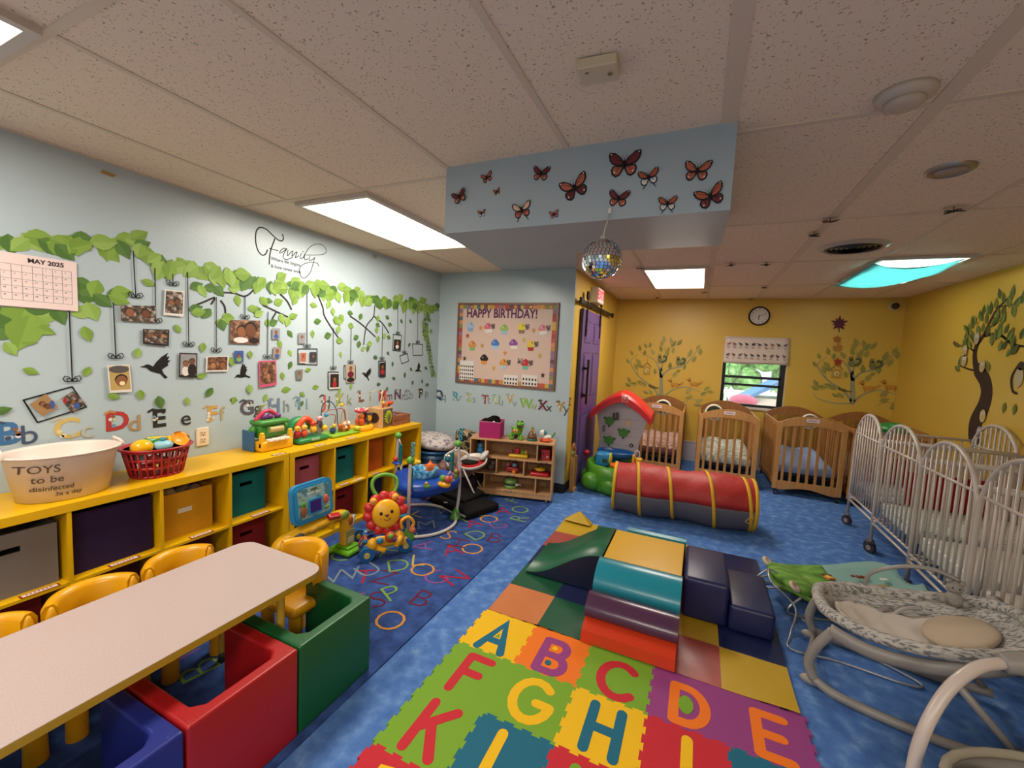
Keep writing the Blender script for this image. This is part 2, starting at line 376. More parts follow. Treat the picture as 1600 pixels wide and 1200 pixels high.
# corner vine
q = [WL.uv(*p) for p in [(669, 481), (664, 510), (668, 535), (672, 560), (677, 585)]]
mb = MB(); cu, cv = q[0]; pts = cr([(a-cu, b_-cv, 0) for a, b_ in q], 5); mb.ribbon(pts, .008, TW, .0002, .001)
for i, p in enumerate(pts):
    for s in (-1, 1): randleaf(mb, p[0]+s*.01, p[1], .045 if i > 8 else .06, -PI/2+s*random.uniform(.5, 1.2), .0012+.0004*(i % 4)+.0016*(s > 0))
for p in [(660, 500), (672, 498), (661, 520), (674, 515)]:
    a, b_ = WL.uv(*p); randleaf(mb, a-cu, b_-cv, .06, None, .0095)
WL.place(mb, 'vine_sticker', cu, cv, 0, label='narrow leafy vine sticker hanging down the left wall beside the alcove corner', cat='wall sticker')
# loose falling leaves
loose = [(72, 517), (45, 534), (16, 545), (48, 580), (135, 581), (135, 522), (232, 442), (265, 412), (277, 514), (214, 552), (316, 543), (315, 587), (219, 617), (249, 629), (292, 627), (326, 613), (177, 619), (3, 641),
         (390, 554), (361, 565), (389, 608), (365, 625), (453, 522), (437, 538), (390, 554), (453, 552), (453, 571), (441, 588), (390, 608), (447, 609), (414, 622), (471, 631), (365, 626), (493, 605), (488, 522), (532, 554), (481, 578),
         (530, 611), (548, 604), (472, 616), (627, 502), (641, 502), (639, 539), (606, 552), (613, 569), (642, 577), (632, 586), (615, 591), (591, 600), (604, 608), (644, 598), (659, 596), (667, 601), (665, 575), (586, 558)]
seen = set()
for i, p in enumerate(loose):
    if p in seen: continue
    seen.add(p); u, v = WL.uv(*p); r_ = random.Random(i); mb = MB()
    L = r_.uniform(.055, .075) if p[0] < 500 else r_.uniform(.05, .065)
    if p in ((447, 609), (249, 629), (135, 522)): L = .085
    ang = r_.choice([r_.uniform(-2.2, -1), r_.uniform(-.9, .3)])
    a, b_ = r_.choice([(GL, GL2), (GD, GD2), (GM, GM2), (GL2, GL)]) if p[0] < 560 else (GD, pp('#3c5c45'))
    leaf(mb, -L/2*math.cos(ang), -L/2*math.sin(ang), ang, L, L*.6, a, b_)
    WL.place(mb, 'leaf_sticker', u, v, 0, label='small single green leaf sticker drifting on the light blue left wall', cat='leaf sticker', group='loose leaf stickers on the left wall')
# strings with bows
def bow(mb, u, v, s=.045, m=BK):
    for k in (-1, 1):
        for sc in (1, .6):
            mb.ribbon([(u+k*s*sc*a*.75, v+s*sc*b_*1.25) for a, b_ in ((0, 0), (.35, .42), (.8, .5), (1, .25), (.75, 0), (.3, -.02), (0, 0))], .0035, m, .0002, .0012)
STR = [((207, 392), (211, 465), 'a bow over the wide black and white family photo'), ((241, 419), (242, 504), 'a bow over the framed crowd photo'), ((269, 428), (269, 446), 'a bow over the white poster photo'),
       ((292, 425), (294, 541), 'a bow over the photo of two children by a door'), ((337, 464), (337, 550), 'a bow over the photo of several children'), ((176, 473), (180, 560), 'a bow over the pacifier baby photo'),
       ((107, 485), (112, 596), 'a bow over the large tilted frame'), ((382, 462), (382, 498), 'a bow over the mother and child photo'), ((418, 487), (417, 560), 'a bow over the pink edged photo'),
       ((479, 458), (479, 543), 'a bow over the wide frame holding two photos'), ((520, 512), (520, 577), 'a bow over the polaroid beside the bead maze'), ((548, 513), (547, 568), 'a bow over the framed photo of a child in maroon'),
       ((597, 508), (596, 562), 'a bow over the narrow red photo'), ((621, 475), (621, 522), 'a bow over the dark portrait in a tall frame'), ((634, 474), (631, 552), 'a bow over the small empty tilted frame'), ((652, 478), (652, 536), 'a bow over the empty square frame nearest the alcove corner')]
for a, b_, lb in STR:
    (u0, v0), (u1, v1) = WL.uv(*a), WL.uv(*b_); mb = MB()
    mb.ribbon([(u0-u1, v0-v1), (0, 0)], .005, BK, .0002, .0012, cap=False); bow(mb, 0, 0)
    WL.place(mb, 'string_sticker', u1, v1, .0062, label='black string sticker ending in '+lb, cat='wall sticker', group='black string stickers')
# black frame outlines
FRM = [([(36, 625), (112, 604), (134, 636), (58, 660)], 'large tilted black outline frame sticker at the lower left of the wall'), ([(465, 545), (495, 545), (495, 570), (465, 569)], 'wide black outline frame sticker around two small photos'),
       ([(512, 581), (528, 581), (528, 607), (512, 607)], 'tall black outline frame sticker around a polaroid'), ([(537, 571), (555, 571), (555, 592), (537, 592)], 'black outline frame sticker around the child in maroon'),
       ([(591, 564), (602, 564), (602, 588), (591, 588)], 'narrow black outline frame sticker around the red photo'), ([(614, 522), (627, 524), (625, 549), (613, 547)], 'tall black outline frame sticker near the corner with a dark portrait in it'),
       ([(624, 556), (636, 552), (638, 564), (627, 568)], 'small empty tilted black outline frame sticker'), ([(644, 537), (660, 538), (660, 555), (645, 555)], 'empty square black outline frame sticker nearest the alcove corner')]
for P, lb in FRM:
    q = [WL.uv(*p) for p in P]; cu, cv = q[0]; mb = MB(); k = [(a-cu, b_-cv) for a, b_ in q]
    for i in range(4): mb.ribbon([k[i], k[(i+1) % 4]], .006, BK, .0002, .0012)
    WL.place(mb, 'frame_sticker', cu, cv, 0, label=lb, cat='wall sticker', group='black frame stickers')
# photographs taped to the wall
SK = [pp('#8a5a3c'), pp('#6d4530'), pp('#a9744f')]
def photo(P, lb, bg, border=None, faces=(), cloths=(), extra=None, name='photo_print'):
    """faces / cloths in unit square coords"""
    q = [WL.uv(*p) for p in P]; cu, cv = q[3]; q = [(a-cu, b_-cv) for a, b_ in q]; mb = MB()
    def at(s, t):
        top = (q[0][0]+(q[1][0]-q[0][0])*s, q[0][1]+(q[1][1]-q[0][1])*s); bot = (q[3][0]+(q[2][0]-q[3][0])*s, q[3][1]+(q[2][1]-q[3][1])*s)
        return (bot[0]+(top[0]-bot[0])*t, bot[1]+(top[1]-bot[1])*t)
    w_ = math.dist(q[0], q[1]); h_ = math.dist(q[0], q[3])
    mb.prism([at(0, 0), at(1, 0), at(1, 1), at(0, 1)], .0, .002, border or bg)
    if border: mb.prism([at(.06, .1), at(.94, .1), at(.94, .95), at(.06, .95)], .002, .0024, bg)
    z = .0024
    for (s, t, rx, ry, m) in cloths:
        rx, ry = min(rx, s-.02, .98-s), min(ry, t-.02, .98-t)
        mb.disc(at(s, t), rx*w_, m, z, z+.0003, 14, ry*h_); z += .0003
    for i, (s, t, r) in enumerate(faces):
        mb.disc(at(s, t+r*.35*w_/h_), r*1.12*w_, BK, z, z+.0003, 12, r*1.15*w_); z += .0003
        mb.disc(at(s, t), r*w_, SK[i % 3], z, z+.0003, 12, r*1.2*w_); z += .0003
    if extra: extra(mb, at, z)
    return WL.place(mb, name, cu, cv, .0085, label=lb, cat='photo', group='family photos on the left wall')
bn = mat('print_bw_crowd', '#4a3c34', .5, noise=(38, [(.35, '#1d1815'), (.5, '#5a4a40'), (.68, '#c9bcae')], (1, 1, 1), 4))
bn2 = mat('print_brown_scene', '#5a4030', .5, noise=(30, [(.3, '#2a1a14'), (.5, '#6e4a36'), (.7, '#b98e6c')], (1, 1, 1), 4))
wh, gy, br, dk, rd, bl, pk = pp('#d8d2cc'), pp('#8f8f92'), pp('#6b4a34'), pp('#2a2220'), pp('#a32a2e'), pp('#3d5a96'), pp('#c8547a')
photo([(187, 477), (242, 478), (241, 504), (188, 501)], 'wide brown and white family photo with curled corners', bn, faces=[(.25, .55, .12), (.7, .5, .12)])
photo([(256, 452), (287, 455), (285, 495), (254, 492)], 'white poster style photo with a crowd picture and a caption line', bn, border=wh, faces=[(.35, .5, .14), (.65, .55, .14)])
photo([(222, 514), (263, 515), (262, 541), (222, 537)], 'small crowd photo in a thin black frame', bn, border=dk, faces=[(.25, .6, .08), (.5, .65, .08), (.75, .6, .08)])
photo([(359, 500), (405, 501), (404, 538), (358, 536)], 'large photo of a mother with curly hair holding a child', bn2, faces=[(.36, .5, .15), (.66, .58, .19)], cloths=[(.35, .15, .25, .25, wh), (.8, .15, .3, .3, dk)])
photo([(279, 551), (307, 552), (306, 590), (278, 589)], 'photo of two people in front of a pale door', gy, border=dk, faces=[(.36, .55, .15), (.7, .65, .15)], cloths=[(.35, .25, .2, .2, wh), (.72, .3, .25, .3, dk)])
photo([(321, 557), (356, 556), (355, 580), (320, 581)], 'group photo of several smiling children', bn2, border=wh, faces=[(.25, .7, .1), (.55, .75, .1), (.3, .4, .12), (.72, .4, .13)])
photo([(166, 571), (201, 569), (205, 612), (170, 614)], 'photo of a baby with a pacifier', pp('#b59a5c'), border=wh, faces=[(.56, .42, .26)], cloths=[(.5, .84, .46, .14, pp('#57534f'))],
      extra=lambda mb, at, z: mb.disc(at(.58, .33), .012, pp('#e8d9a8'), z, z+.0005))
photo([(45, 632), (70, 615), (89, 636), (66, 650)], 'small tilted brown photo inside the large tilted frame', pp('#9c7a50'), faces=[(.5, .6, .14), (.6, .35, .14)], cloths=[(.85, .3, .2, .6, bl)])
photo([(93, 623), (113, 611), (132, 630), (112, 646)], 'small tilted dark photo with red patch inside the large tilted frame', bn, faces=[(.5, .5, .13)], cloths=[(.15, .8, .2, .15, rd), (.5, .2, .2, .2, bl)])
photo([(365, 548), (379, 548), (379, 566), (365, 566)], 'tiny photo on blue ground below the mother and child photo', bl, faces=[(.5, .55, .18)], cloths=[(.5, .25, .3, .2, GL)])
photo([(424, 513), (436, 513), (436, 530), (424, 530)], 'tiny grey photo beneath the drooping twig', gy, faces=[(.5, .6, .18)], cloths=[(.5, .25, .3, .2, bl)])
photo([(465, 520), (476, 520), (475, 537), (465, 537)], 'tiny pale photo above the wide outline frame', gy, faces=[(.5, .6, .16)])
photo([(426, 542), (438, 542), (437, 559), (425, 560)], 'tiny photo right of the pink edged photo', pp('#9a8a80'), faces=[(.5, .6, .18)], cloths=[(.5, .2, .3, .22, bl)])
photo([(403, 564), (430, 563), (431, 601), (404, 606)], 'photo with a bright pink lower edge and people in it', bn2, border=pk, faces=[(.3, .65, .13), (.65, .7, .12), (.5, .4, .13)])
photo([(467, 550), (478, 550), (477, 567), (467, 567)], 'reddish small photo at the left inside the wide outline frame', pp('#b06a5a'), border=wh, faces=[(.5, .6, .16)])
photo([(483, 550), (493, 550), (493, 565), (483, 565)], 'dark small photo at the right inside the wide outline frame', pp('#3a3c40'), faces=[(.5, .55, .16)])
photo([(461, 578), (472, 577), (471, 593), (462, 593)], 'tiny grey photo below the wide outline frame', pp('#7c7a74'), faces=[(.5, .6, .18)])
photo([(514, 583), (529, 583), (529, 607), (513, 608)], 'white bordered polaroid photo on black ground', dk, border=wh, faces=[(.5, .6, .16)], cloths=[(.5, .3, .22, .22, rd)])
photo([(539, 570), (554, 569), (553, 597), (540, 598)], 'photo of a child dressed in maroon', pp('#b0a08a'), faces=[(.5, .75, .15)], cloths=[(.5, .45, .33, .18, pp('#6b1a30')), (.5, .15, .4, .14, dk)])
photo([(592, 567), (601, 566), (600, 589), (592, 589)], 'narrow photo of a child in red', dk, faces=[(.5, .7, .2)], cloths=[(.5, .35, .35, .2, rd)])
photo([(615, 530), (625, 531), (624, 547), (614, 546)], 'dark portrait photo near the alcove corner', dk, faces=[(.5, .65, .18)], cloths=[(.5, .3, .25, .2, wh)])
# birds
def bird(px, py, s, flip, lb, rot=0):
    u, v = WL.uv(px, py)
    B = [(-.5, .08), (-.36, .12), (-.3, .17), (-.2, .16), (-.08, .08), (.02, .25), (.2, .46), (.42, .62), (.36, .45), (.47, .48), (.4, .33), (.5, .32), (.4, .2), (.42, .12), (.28, .02), (.2, -.05), (.26, -.2), (.4, -.36), (.3, -.4), (.14, -.2), (0, -.16), (-.16, -.1), (-.3, .04)]
    cs, sn = math.cos(rot), math.sin(rot)
    mb = MB(); mb.prism([((a*cs-b_*sn)*s*flip, (a*sn+b_*cs)*s) for a, b_ in B][::int(flip)], 0, .0012, BK)
    WL.place(mb, 'bird_sticker', u, v, 0, label=lb, cat='bird sticker', group='black bird stickers')
bird(243, 576, .15, 1, 'large black flying bird sticker right of the pacifier baby photo')
bird(378, 586, .115, 1, 'black bird sticker beneath the small blue photo', .5)
bird(572, 586, .125, 1, 'black bird sticker between the maroon child photo and the narrow red photo', -.15)
bird(653, 578, .12, 1, 'black bird sticker nearest the alcove corner', .5)
# lettering: Family
mb = WL.mb(); root = thing('lettering_sticker', 'black script lettering reading Family with two small lines under it, high on the blue wall', 'wall lettering')
def P2(x, y): return WL.uv(380+x/11.43, 340+y/11.43)
def stroke(pts, w): mb.ribbon(cr([(*P2(*p), 0) for p in pts], 6), w, BK, .0002, .0012)
stroke([(430, 580), (400, 650), (340, 670), (270, 600), (225, 450), (225, 280), (260, 200), (320, 175), (420, 215), (520, 310), (620, 395), (690, 415), (718, 370), (700, 300)], .0085)
stroke([(565, 380), (530, 470), (495, 570), (470, 700), (465, 830)], .0085); stroke([(470, 550), (540, 570), (620, 590)], .006)
stroke([(780, 560), (720, 550), (660, 600), (655, 635), (710, 610), (780, 555), (740, 620), (710, 690), (740, 740), (800, 745), (880, 710)], .005)
stroke([(800, 580), (790, 680), (850, 620), (885, 600), (870, 690), (930, 630), (960, 620), (930, 715), (990, 680)], .005)
stroke([(1040, 640), (1015, 700), (1030, 735), (1080, 700)], .005); stroke([(1060, 605), (1068, 612)], .007)
stroke([(1090, 740), (1110, 640), (1200, 520), (1320, 470), (1430, 500), (1485, 590), (1440, 650), (1300, 668), (1120, 668)], .0045); stroke([(1110, 640), (1080, 700), (1110, 755), (1160, 730)], .005)
stroke([(1190, 690), (1180, 770), (1250, 740), (1275, 720), (1240, 850), (1200, 970), (1130, 1060), (1060, 1075), (1010, 1000), (1010, 900), (1080, 830), (1200, 800), (1320, 815), (1345, 865)], .0045)
mb.build('script', root)
u0, v0 = P2(520, 735); u1, v1 = P2(985, 850)
sl_ = 0
t = WL.mb(); t.text('Where life begins', BK, .034, (u0-.012, v0-.0), .0005, align='LEFT', sx=1); t.text('& love never ends', BK, .034, (u0-.012, v0-.052), .0005, align='LEFT', sx=1); t.build('small_lettering', root)
# calendar
q = [WL.uv(*p) for p in [(-14, 395), (118, 411), (118, 486), (-14, 480)]]
u0, u1, v1, v0 = q[0][0], q[1][0], 1.828, 1.588
cal = thing('wall_calendar', 'paper wall calendar page headed MAY 2025 on the left wall', 'calendar')
mb = WL.mb(); mb.b2(u0, u1, v0, v1, .006, .010, pp('#e4cfcb')); mb.b2(u0, u1, v0-.004, v1-.004, .0, .006, pp('#cfc0bc')); mb.build('sheet', cal)
mb = WL.mb(); mb.text('MAY 2025', pp('#3a3438'), .028, ((u0+u1)/2+.03, v1-.025), .0105, bold=.0008)
gx0, gx1, gz0, gz1 = u0+.02, u1-.02, v0+.03, v1-.05
for i in range(8): x = gx0+(gx1-gx0)*i/7; mb.b2(x-.0008, x+.0008, gz0, gz1, .0101, .0106, gy)
for i in range(6): y = gz0+(gz1-gz0)*i/5; mb.b2(gx0, gx1, y-.0008, y+.0008, .0101, .0106, gy)
for d in range(31):
    k = d+4; cx = gx0+(gx1-gx0)*((k % 7)+.15)/7; cy = gz1-(gz1-gz0)*((k//7)+.2)/5
    mb.text(str(d+1), gy, .009, (cx+.006, cy-.003), .0105)
mb.build('printing', cal)
# outlet
u, v = WL.uv(316, 682)
o = thing('wall_outlet', 'cream double socket outlet above the yellow shelf, right of the red basket', 'outlet')
mb = WL.mb(u, v); mb.box((0, 0, .004), (.075, .118, .008), pl('#e3d3b8'), .004); mb.build('plate', o)
mb = WL.mb(u, v)
for s in (-.022, .022):
    mb.box((0, s, .009), (.034, .03, .004), pl('#d6c4a6'), .004)
    for a in (-.008, .008): mb.box((a, s+.004, .0115), (.003, .01, .001), BK)
    mb.disc((0, s-.008), .003, BK, .011, .012)
mb.build('sockets', o)
u, v = WL.uv(168, 271); mb = MB(); mb.prism([(-.03, -.008), (.02, -.012), (.035, .004), (-.02, .012)], 0, .001, pp('#a8894e')); WL.place(mb, 'tape_scrap', u, v, label='torn bit of brown tape high on the left wall', cat='tape')
u, v = WL.uv(585, 401); mb = MB(); mb.prism([(-.03, -.012), (.02, -.02), (.035, .014), (-.02, .02)], 0, .001, pp('#a39a86')); WL.place(mb, 'tape_scrap', u, v, label='pale bit of tape on the blue wall beside the ceiling light', cat='tape')
# alphabet
ALL = [('B', 12, 679, 'b', 45, 680, '#3f6d9a', '#41506e', 'blue'), ('C', 105, 671, 'c', 136, 672, '#c9b066', '#b9b8a6', 'yellow'), ('D', 183, 659, 'd', 210, 662, '#b23a35', '#b08a5a', 'red'),
       ('E', 248, 655, 'e', 290, 654, '#2b2a28', '#2b2a28', 'black'), ('F', 331, 648, 'f', 346, 647, '#c49a4e', '#b3a070', 'tan'), ('G', 386, 638, 'g', 402, 638, '#5e5560', '#4a4a4c', 'purple grey'),
       ('H', 428, 635, 'h', 447, 635, '#6d7f96', '#8b8f94', 'blue grey'), ('I', 467, 631, 'i', 479, 631, '#6f93a8', '#7fa2ae', 'pale blue'), ('J', 507, 628, 'j', 514, 627, '#c25b45', '#55504e', 'coral'),
       ('K', 531, 625, 'k', 545, 625, '#9aa848', '#8fa07a', 'lime'), ('L', 564, 620, 'l', 578, 620, '#8d5a3a', '#8a8f90', 'brown'), ('M', 597, 619, 'm', 608, 619, '#b8383a', '#7a5a62', 'bright red'),
       ('N', 621, 617, 'n', 630, 619, '#5e3a4e', '#8a9296', 'maroon'), ('O', 636, 617, 'o', 642, 617, '#8c9a98', '#a3adac', 'grey'), ('P', 657, 615, 'p', 666, 614, '#43302e', '#8a8f94', 'dark brown')]
ALA = [('Q', 686, 617, 'q', 694, 620, '#27455c', '#6d7b84', 'navy'), ('R', 712, 620, 'r', 720, 621, '#4f93a0', '#8aa0a6', 'teal'), ('S', 733, 622, 's', 741, 624, '#a8b26a', '#8d9a8e', 'pale green'),
       ('T', 758, 625, 't', 764, 625, '#93463c', '#8a8c8a', 'brick'), ('U', 776, 625, 'u', 783, 628, '#8fae74', '#8f9a98', 'sage'), ('V', 797, 624, 'v', 804, 630, '#b5a468', '#93a2a4', 'tan topped with black'),
       ('W', 822, 631, 'w', 833, 634, '#7fae3c', '#9fb07a', 'bright green'), ('X', 848, 634, 'x', 858, 637, '#6e3340', '#3c3a3e', 'maroon'), ('Y', 876, 636, 'y', 885, 640, '#b08a4a', '#4a4644', 'tan and black')]
for wl, AL in ((WL, ALL), (WA, ALA)):
    for i, (c1, x1, y1, c2, x2, y2, k1, k2, cn) in enumerate(AL):
        (u, v), (u2, v2) = wl.uv(x1, y1), wl.uv(x2, y2); mb = MB()
        root = thing('alphabet_sticker', 'wall sticker of a %s capital %s with a small %s beside it' % (cn, c1, c2), 'letter sticker', group='animal alphabet stickers'); root.matrix_world = wl.M @ Matrix.Translation((u, v, .0004+.0002*i))
        mb.text(c1, pp(k1), .145, (0, 0), .0005, ext=.0006, bold=.004)
        r_ = random.Random(i*7)
        for k in range(4): mb.disc((r_.uniform(-.035, .035), r_.uniform(-.04, .04)), r_.uniform(.006, .012), pp(r_.choice(['#d9c9a0', '#d8d2cc', '#8a5a3c', '#6f93a8', k2])), .0012, .0017, 10)
        mb.ribbon([(-.05, .05), (-.03, .062), (-.01, .055)], .012, pp(k2), .0012, .0017)
        mb.build('capital_letter', root); mb = MB(); mb.text(c2, pp(k2), .13, (u2-u, v2-v), .0025, ext=.0006); mb.build('small_letter', root)
u, v = WD.uv(893, 643); mb = MB(); mb.text('Z', pp('#5a4a3a'), .12, (0, 0), .0005, ext=.0006); WD.place(mb, 'alphabet_sticker', YA+.05, .98, 0, label='dark letter Z sticker on the narrow yellow return beside the alcove', cat='letter sticker')
# ---------------------------------------------------------------- birthday board
def Bp(x, y): return WA.uv(690+x/7.057, 450+y/7.057)
bu0, bu1, bv0, bv1 = -2.612, -1.382, 1.09, 2.015
bd = thing('bulletin_board', 'wooden framed bulletin board headed HAPPY BIRTHDAY! on the blue alcove wall', 'bulletin board')
m_bf = wood('#6e4636', '#855a45')
mb = WA.mb(); t_ = .022
for x0, x1, y0, y1 in ((bu0, bu1, bv0, bv0+t_), (bu0, bu1, bv1-t_, bv1), (bu0, bu0+t_, bv0+t_, bv1-t_), (bu1-t_, bu1, bv0+t_, bv1-t_)): mb.b2(x0, x1, y0, y1, 0, .022, m_bf)
mb.build('frame', bd)
mb = WA.mb(); mb.b2(bu0+t_, bu1-t_, bv0+t_, bv1-t_, 0, .012, pp('#cdb3a6')); mb.build('paper_backing', bd)
mb = WA.mb(); r_ = random.Random(3); bc = ['#a34a4a', '#8a6f8a', '#b98a4a', '#4f6f7a', '#c98a5a', '#7d8a5a', '#b55a4a', '#6a4a5a', '#c9a04a']
W_, H_ = bu1-bu0-2*t_, bv1-bv0-2*t_; k = 0
for i in range(26):
    x = bu0+t_+W_*i/26
    for y in (bv0+t_, bv1-t_-.045): mb.b2(x, x+W_/26, y, y+.045, .012, .0135, pp(r_.choice(bc)))
for i in range(18):
    y = bv0+t_+.045+(H_-.09)*i/18
    for x in (bu0+t_, bu1-t_-.045): mb.b2(x, x+.045, y, y+(H_-.09)/18, .012, .0135, pp(r_.choice(bc)))
for i in range(14):
    x = bu0+.06+W_*(i+r_.random()*.5)/14.5
    mb.disc((x, r_.choice((bv0+.045, bv1-.045))), .018, pp(r_.choice(['#d8b04a', '#c9763a', '#b8a34a'])), .0135, .0145, 6)
mb.build('patterned_border', bd)
a_, b_ = Bp(300, 290), Bp(1045, 300)
mb = WA.mb(); mb.text('HAPPY BIRTHDAY!', pp('#5a2a50'), .135, ((a_[0]+b_[0])/2+.0, 1.893), .0125, bold=.004, sx=.78); mb.build('heading', bd)
def flat(wl, mb, name, u, v, n, **kw): return wl.place(mb, name, u, v, n, **kw)
cup = [(325, 425, '#9ab4cc', '#7f9fc0', 'cool blue party bag', None), (520, 440, '#c9687a', '#d8d2cc', 'pink frosted', 'a white card and dark photo'), (697, 455, '#93b05a', '#8fb4cc', 'green frosted blue', None),
       (890, 445, '#d8c43a', '#8a6a5a', 'yellow topped', 'a dark photo at its right'), (1120, 460, '#c9808a', '#d8d2cc', 'rose frosted', 'a white card and photo'), (345, 635, '#d08a4a', '#7fae6a', 'orange frosted green', None),
       (597, 620, '#4a78b8', '#a3c0dc', 'blue frosted', None), (797, 620, '#8a5090', '#d8a0a0', 'purple frosted', 'a white card on its cup'), (990, 635, '#d8b83a', '#a8353a', 'yellow frosted red', 'a small photo at its right'),
       (475, 785, '#2b1d18', '#cf8a3a', 'chocolate frosted orange', None), (690, 835, '#d08a3a', '#a9c0cc', 'orange topped pale blue', 'a photo beside it'), (930, 840, '#b8353a', '#6fb09a', 'red frosted teal', 'a photo on either side')]
for i, (x, y, c1, c2, lb, ex) in enumerate(cup):
    u, v = Bp(x, y); mb = MB(); s = .06
    mb.prism([(-.7*s, 0), (-.5*s, -.95*s), (.5*s, -.95*s), (.7*s, 0)], .0, .002, pp(c2))
    for kk, (dx, dy, rr) in enumerate(((-.45, .1, .42), (.45, .1, .42), (0, .2, .55), (-.2, .5, .35), (.2, .5, .35), (0, .75, .22))): mb.disc((dx*s, dy*s), rr*s, pp(c1), .0006, .0022+kk*.0001, 12)
    mb.disc((.2*s, .5*s), .12*s, pp('#3a2420'), .003, .0035, 8); mb.disc((-.25*s, .3*s), .1*s, pp('#d8d2cc'), .003, .0035, 8)
    if ex:
        if 'card' in ex: mb.prism([(-.5*s, -.9*s), (.9*s, -.8*s), (.85*s, -.2*s), (-.55*s, -.3*s)], .003, .0038, wh)
        if 'photo' in ex: mb.prism([(.6*s, -.2*s), (1.4*s, -.25*s), (1.45*s, .75*s), (.65*s, .8*s)], .003, .0038, bn)
        if 'either' in ex: mb.prism([(-1.6*s, 0), (-.7*s, -.05*s), (-.65*s, .95*s), (-1.5*s, 1*s)], .003, .0038, bn)
    WA.place(mb, 'cupcake_cutout', u, v, .0125, label='%s cupcake cutout on the birthday board%s' % (lb, ' with '+ex if ex else ''), cat='paper cutout', group='cupcake cutouts on the birthday board')
def maple(mb, s, m, z0=0, z1=.0015):
    P = []
    for k in range(10):
        a = PI/2+2*PI*k/10; r = s if k % 2 == 0 else s*.38
        if k == 5: r = s*.5
        P.append((r*math.cos(a), r*math.sin(a)))
    mb.prism(P, z0, z1, m); mb.ribbon([(0, -s*.3), (.1*s, -s*1.1)], s*.1, m, z0, z1)
for x, y, c1, lb in ((437, 440, '#c98a3a', 'orange leaf cutout between the blue bag and the pink cupcake'), (293, 525, '#a8402a', 'red leaf cutout at the left side of the birthday board'), (455, 635, '#b8893a', 'ochre leaf cutout right of the orange and green cupcake'),
                     (1020, 465, '#b8893a', 'ochre leaf cutout left of the rose frosted cupcake'), (915, 570, '#b8b03a', 'yellow green leaf cutout above the yellow and red cupcake'), (705, 715, '#cf8a3a', 'orange leaf cutout at the centre of the birthday board'),
                     (260, 775, '#3f4a2a', 'dark green leaf cutout over the white sheet on the birthday board'), (580, 880, '#cf9a3a', 'orange leaf cutout low between two cupcakes'), (1090, 745, '#b8a03a', 'mustard leaf cutout low at the right of the board'), (1120, 960, '#3a2420', 'dark brown leaf cutout at the lower right corner of the board')):
    u, v = Bp(x, y); mb = MB(); maple(mb, .032, pp(c1)); WA.place(mb, 'paper_leaf', u, v, .0125, label=lb, cat='paper cutout', group='paper leaves on the birthday board')
for x, y, w_, h_, n1_, n2_, lb in ((285, 905, .19, .22, 7, 4, 'tall white sheet with rows of tiny dark figures at the lower left of the board'), (768, 1015, .175, .115, 5, 2, 'left of two white cards with dark oval shapes on the lower board edge'), (975, 1020, .185, .12, 5, 2, 'right of two white cards with dark oval shapes on the lower board edge')):
    u, v = Bp(x, y); mb = MB(); mb.b2(-w_/2, w_/2, -h_/2, h_/2, 0, .002, wh)
    for i in range(n1_):
        for j in range(n2_): mb.disc((-w_/2+w_*(i+.6)/(n1_+.2), -h_/2+h_*.8*(j+.5)/n2_), w_*.28/n1_, dk, .002, .0026, 8, h_*.24/n2_)
    WA.place(mb, 'paper_sheet', u, v, .016, label=lb, cat='paper')
# ---------------------------------------------------------------- butterflies
def butterfly(mb, s, m1, m2, m3, tails=False, z=0, white=False):
    """wings span s"""
    for k in (-1, 1):
        up = [(0, .04), (.1, .2), (.3, .36), (.46, .39), (.5, .3), (.46, .14), (.36, .02), (.2, -.05), (0, -.05)]
        lo = [(0, -.02), (.16, -.03), (.34, -.02), (.4, -.14), (.36, -.28), (.24, -.37), (.12, -.33), (.03, -.18)]
        for P, zz in ((up, .002), (lo, 0)):
            Q = [(k*a*s, b_*s) for a, b_ in P]
            mb.prism(Q if k > 0 else Q[::-1], z+zz, z+zz+.0012, BK)
            cx = sum(a for a, b_ in Q)/len(Q); cy = sum(b_ for a, b_ in Q)/len(Q)
            R = [(cx+(a-cx)*.72, cy+(b_-cy)*.72) for a, b_ in Q]
            mb.prism(R if k > 0 else R[::-1], z+zz+.0012, z+zz+.002, m1 if P is up else m2)
        for t in (.35, .6, .85): mb.ribbon([(k*.03*s, .04*s), (k*.42*t*s+k*.05*s, .34*s*t*(1.3-t*.3))], .012*s, BK, z+.0035, z+.0042, cap=False)
        for t in (-.12, -.2): mb.ribbon([(k*.03*s, -.04*s), (k*.26*s, t*s)], .012*s, BK, z+.0021, z+.0028, cap=False)
        mb.disc((k*.42*s, .32*s), .022*s, m3, z+.0035, z+.0042, 8); mb.disc((k*.28*s, -.22*s), .03*s, m3, z+.0021, z+.0028, 8)
        if tails: mb.ribbon([(k*.16*s, -.26*s), (k*.24*s, -.45*s), (k*.3*s, -.5*s)], .03*s, BK, z, z+.001)
        mb.ribbon([(0, .14*s), (k*.07*s, .3*s)], .008*s, BK, z+.0035, z+.0042, cap=False)
    mb.ell((0, 0, z+.004), (.03*s, .16*s, .006), BK, seg=8, rings=6)
MRN, SAL, ORG = pp('#6e2a30'), pp('#b0604c'), pp('#a8553a')
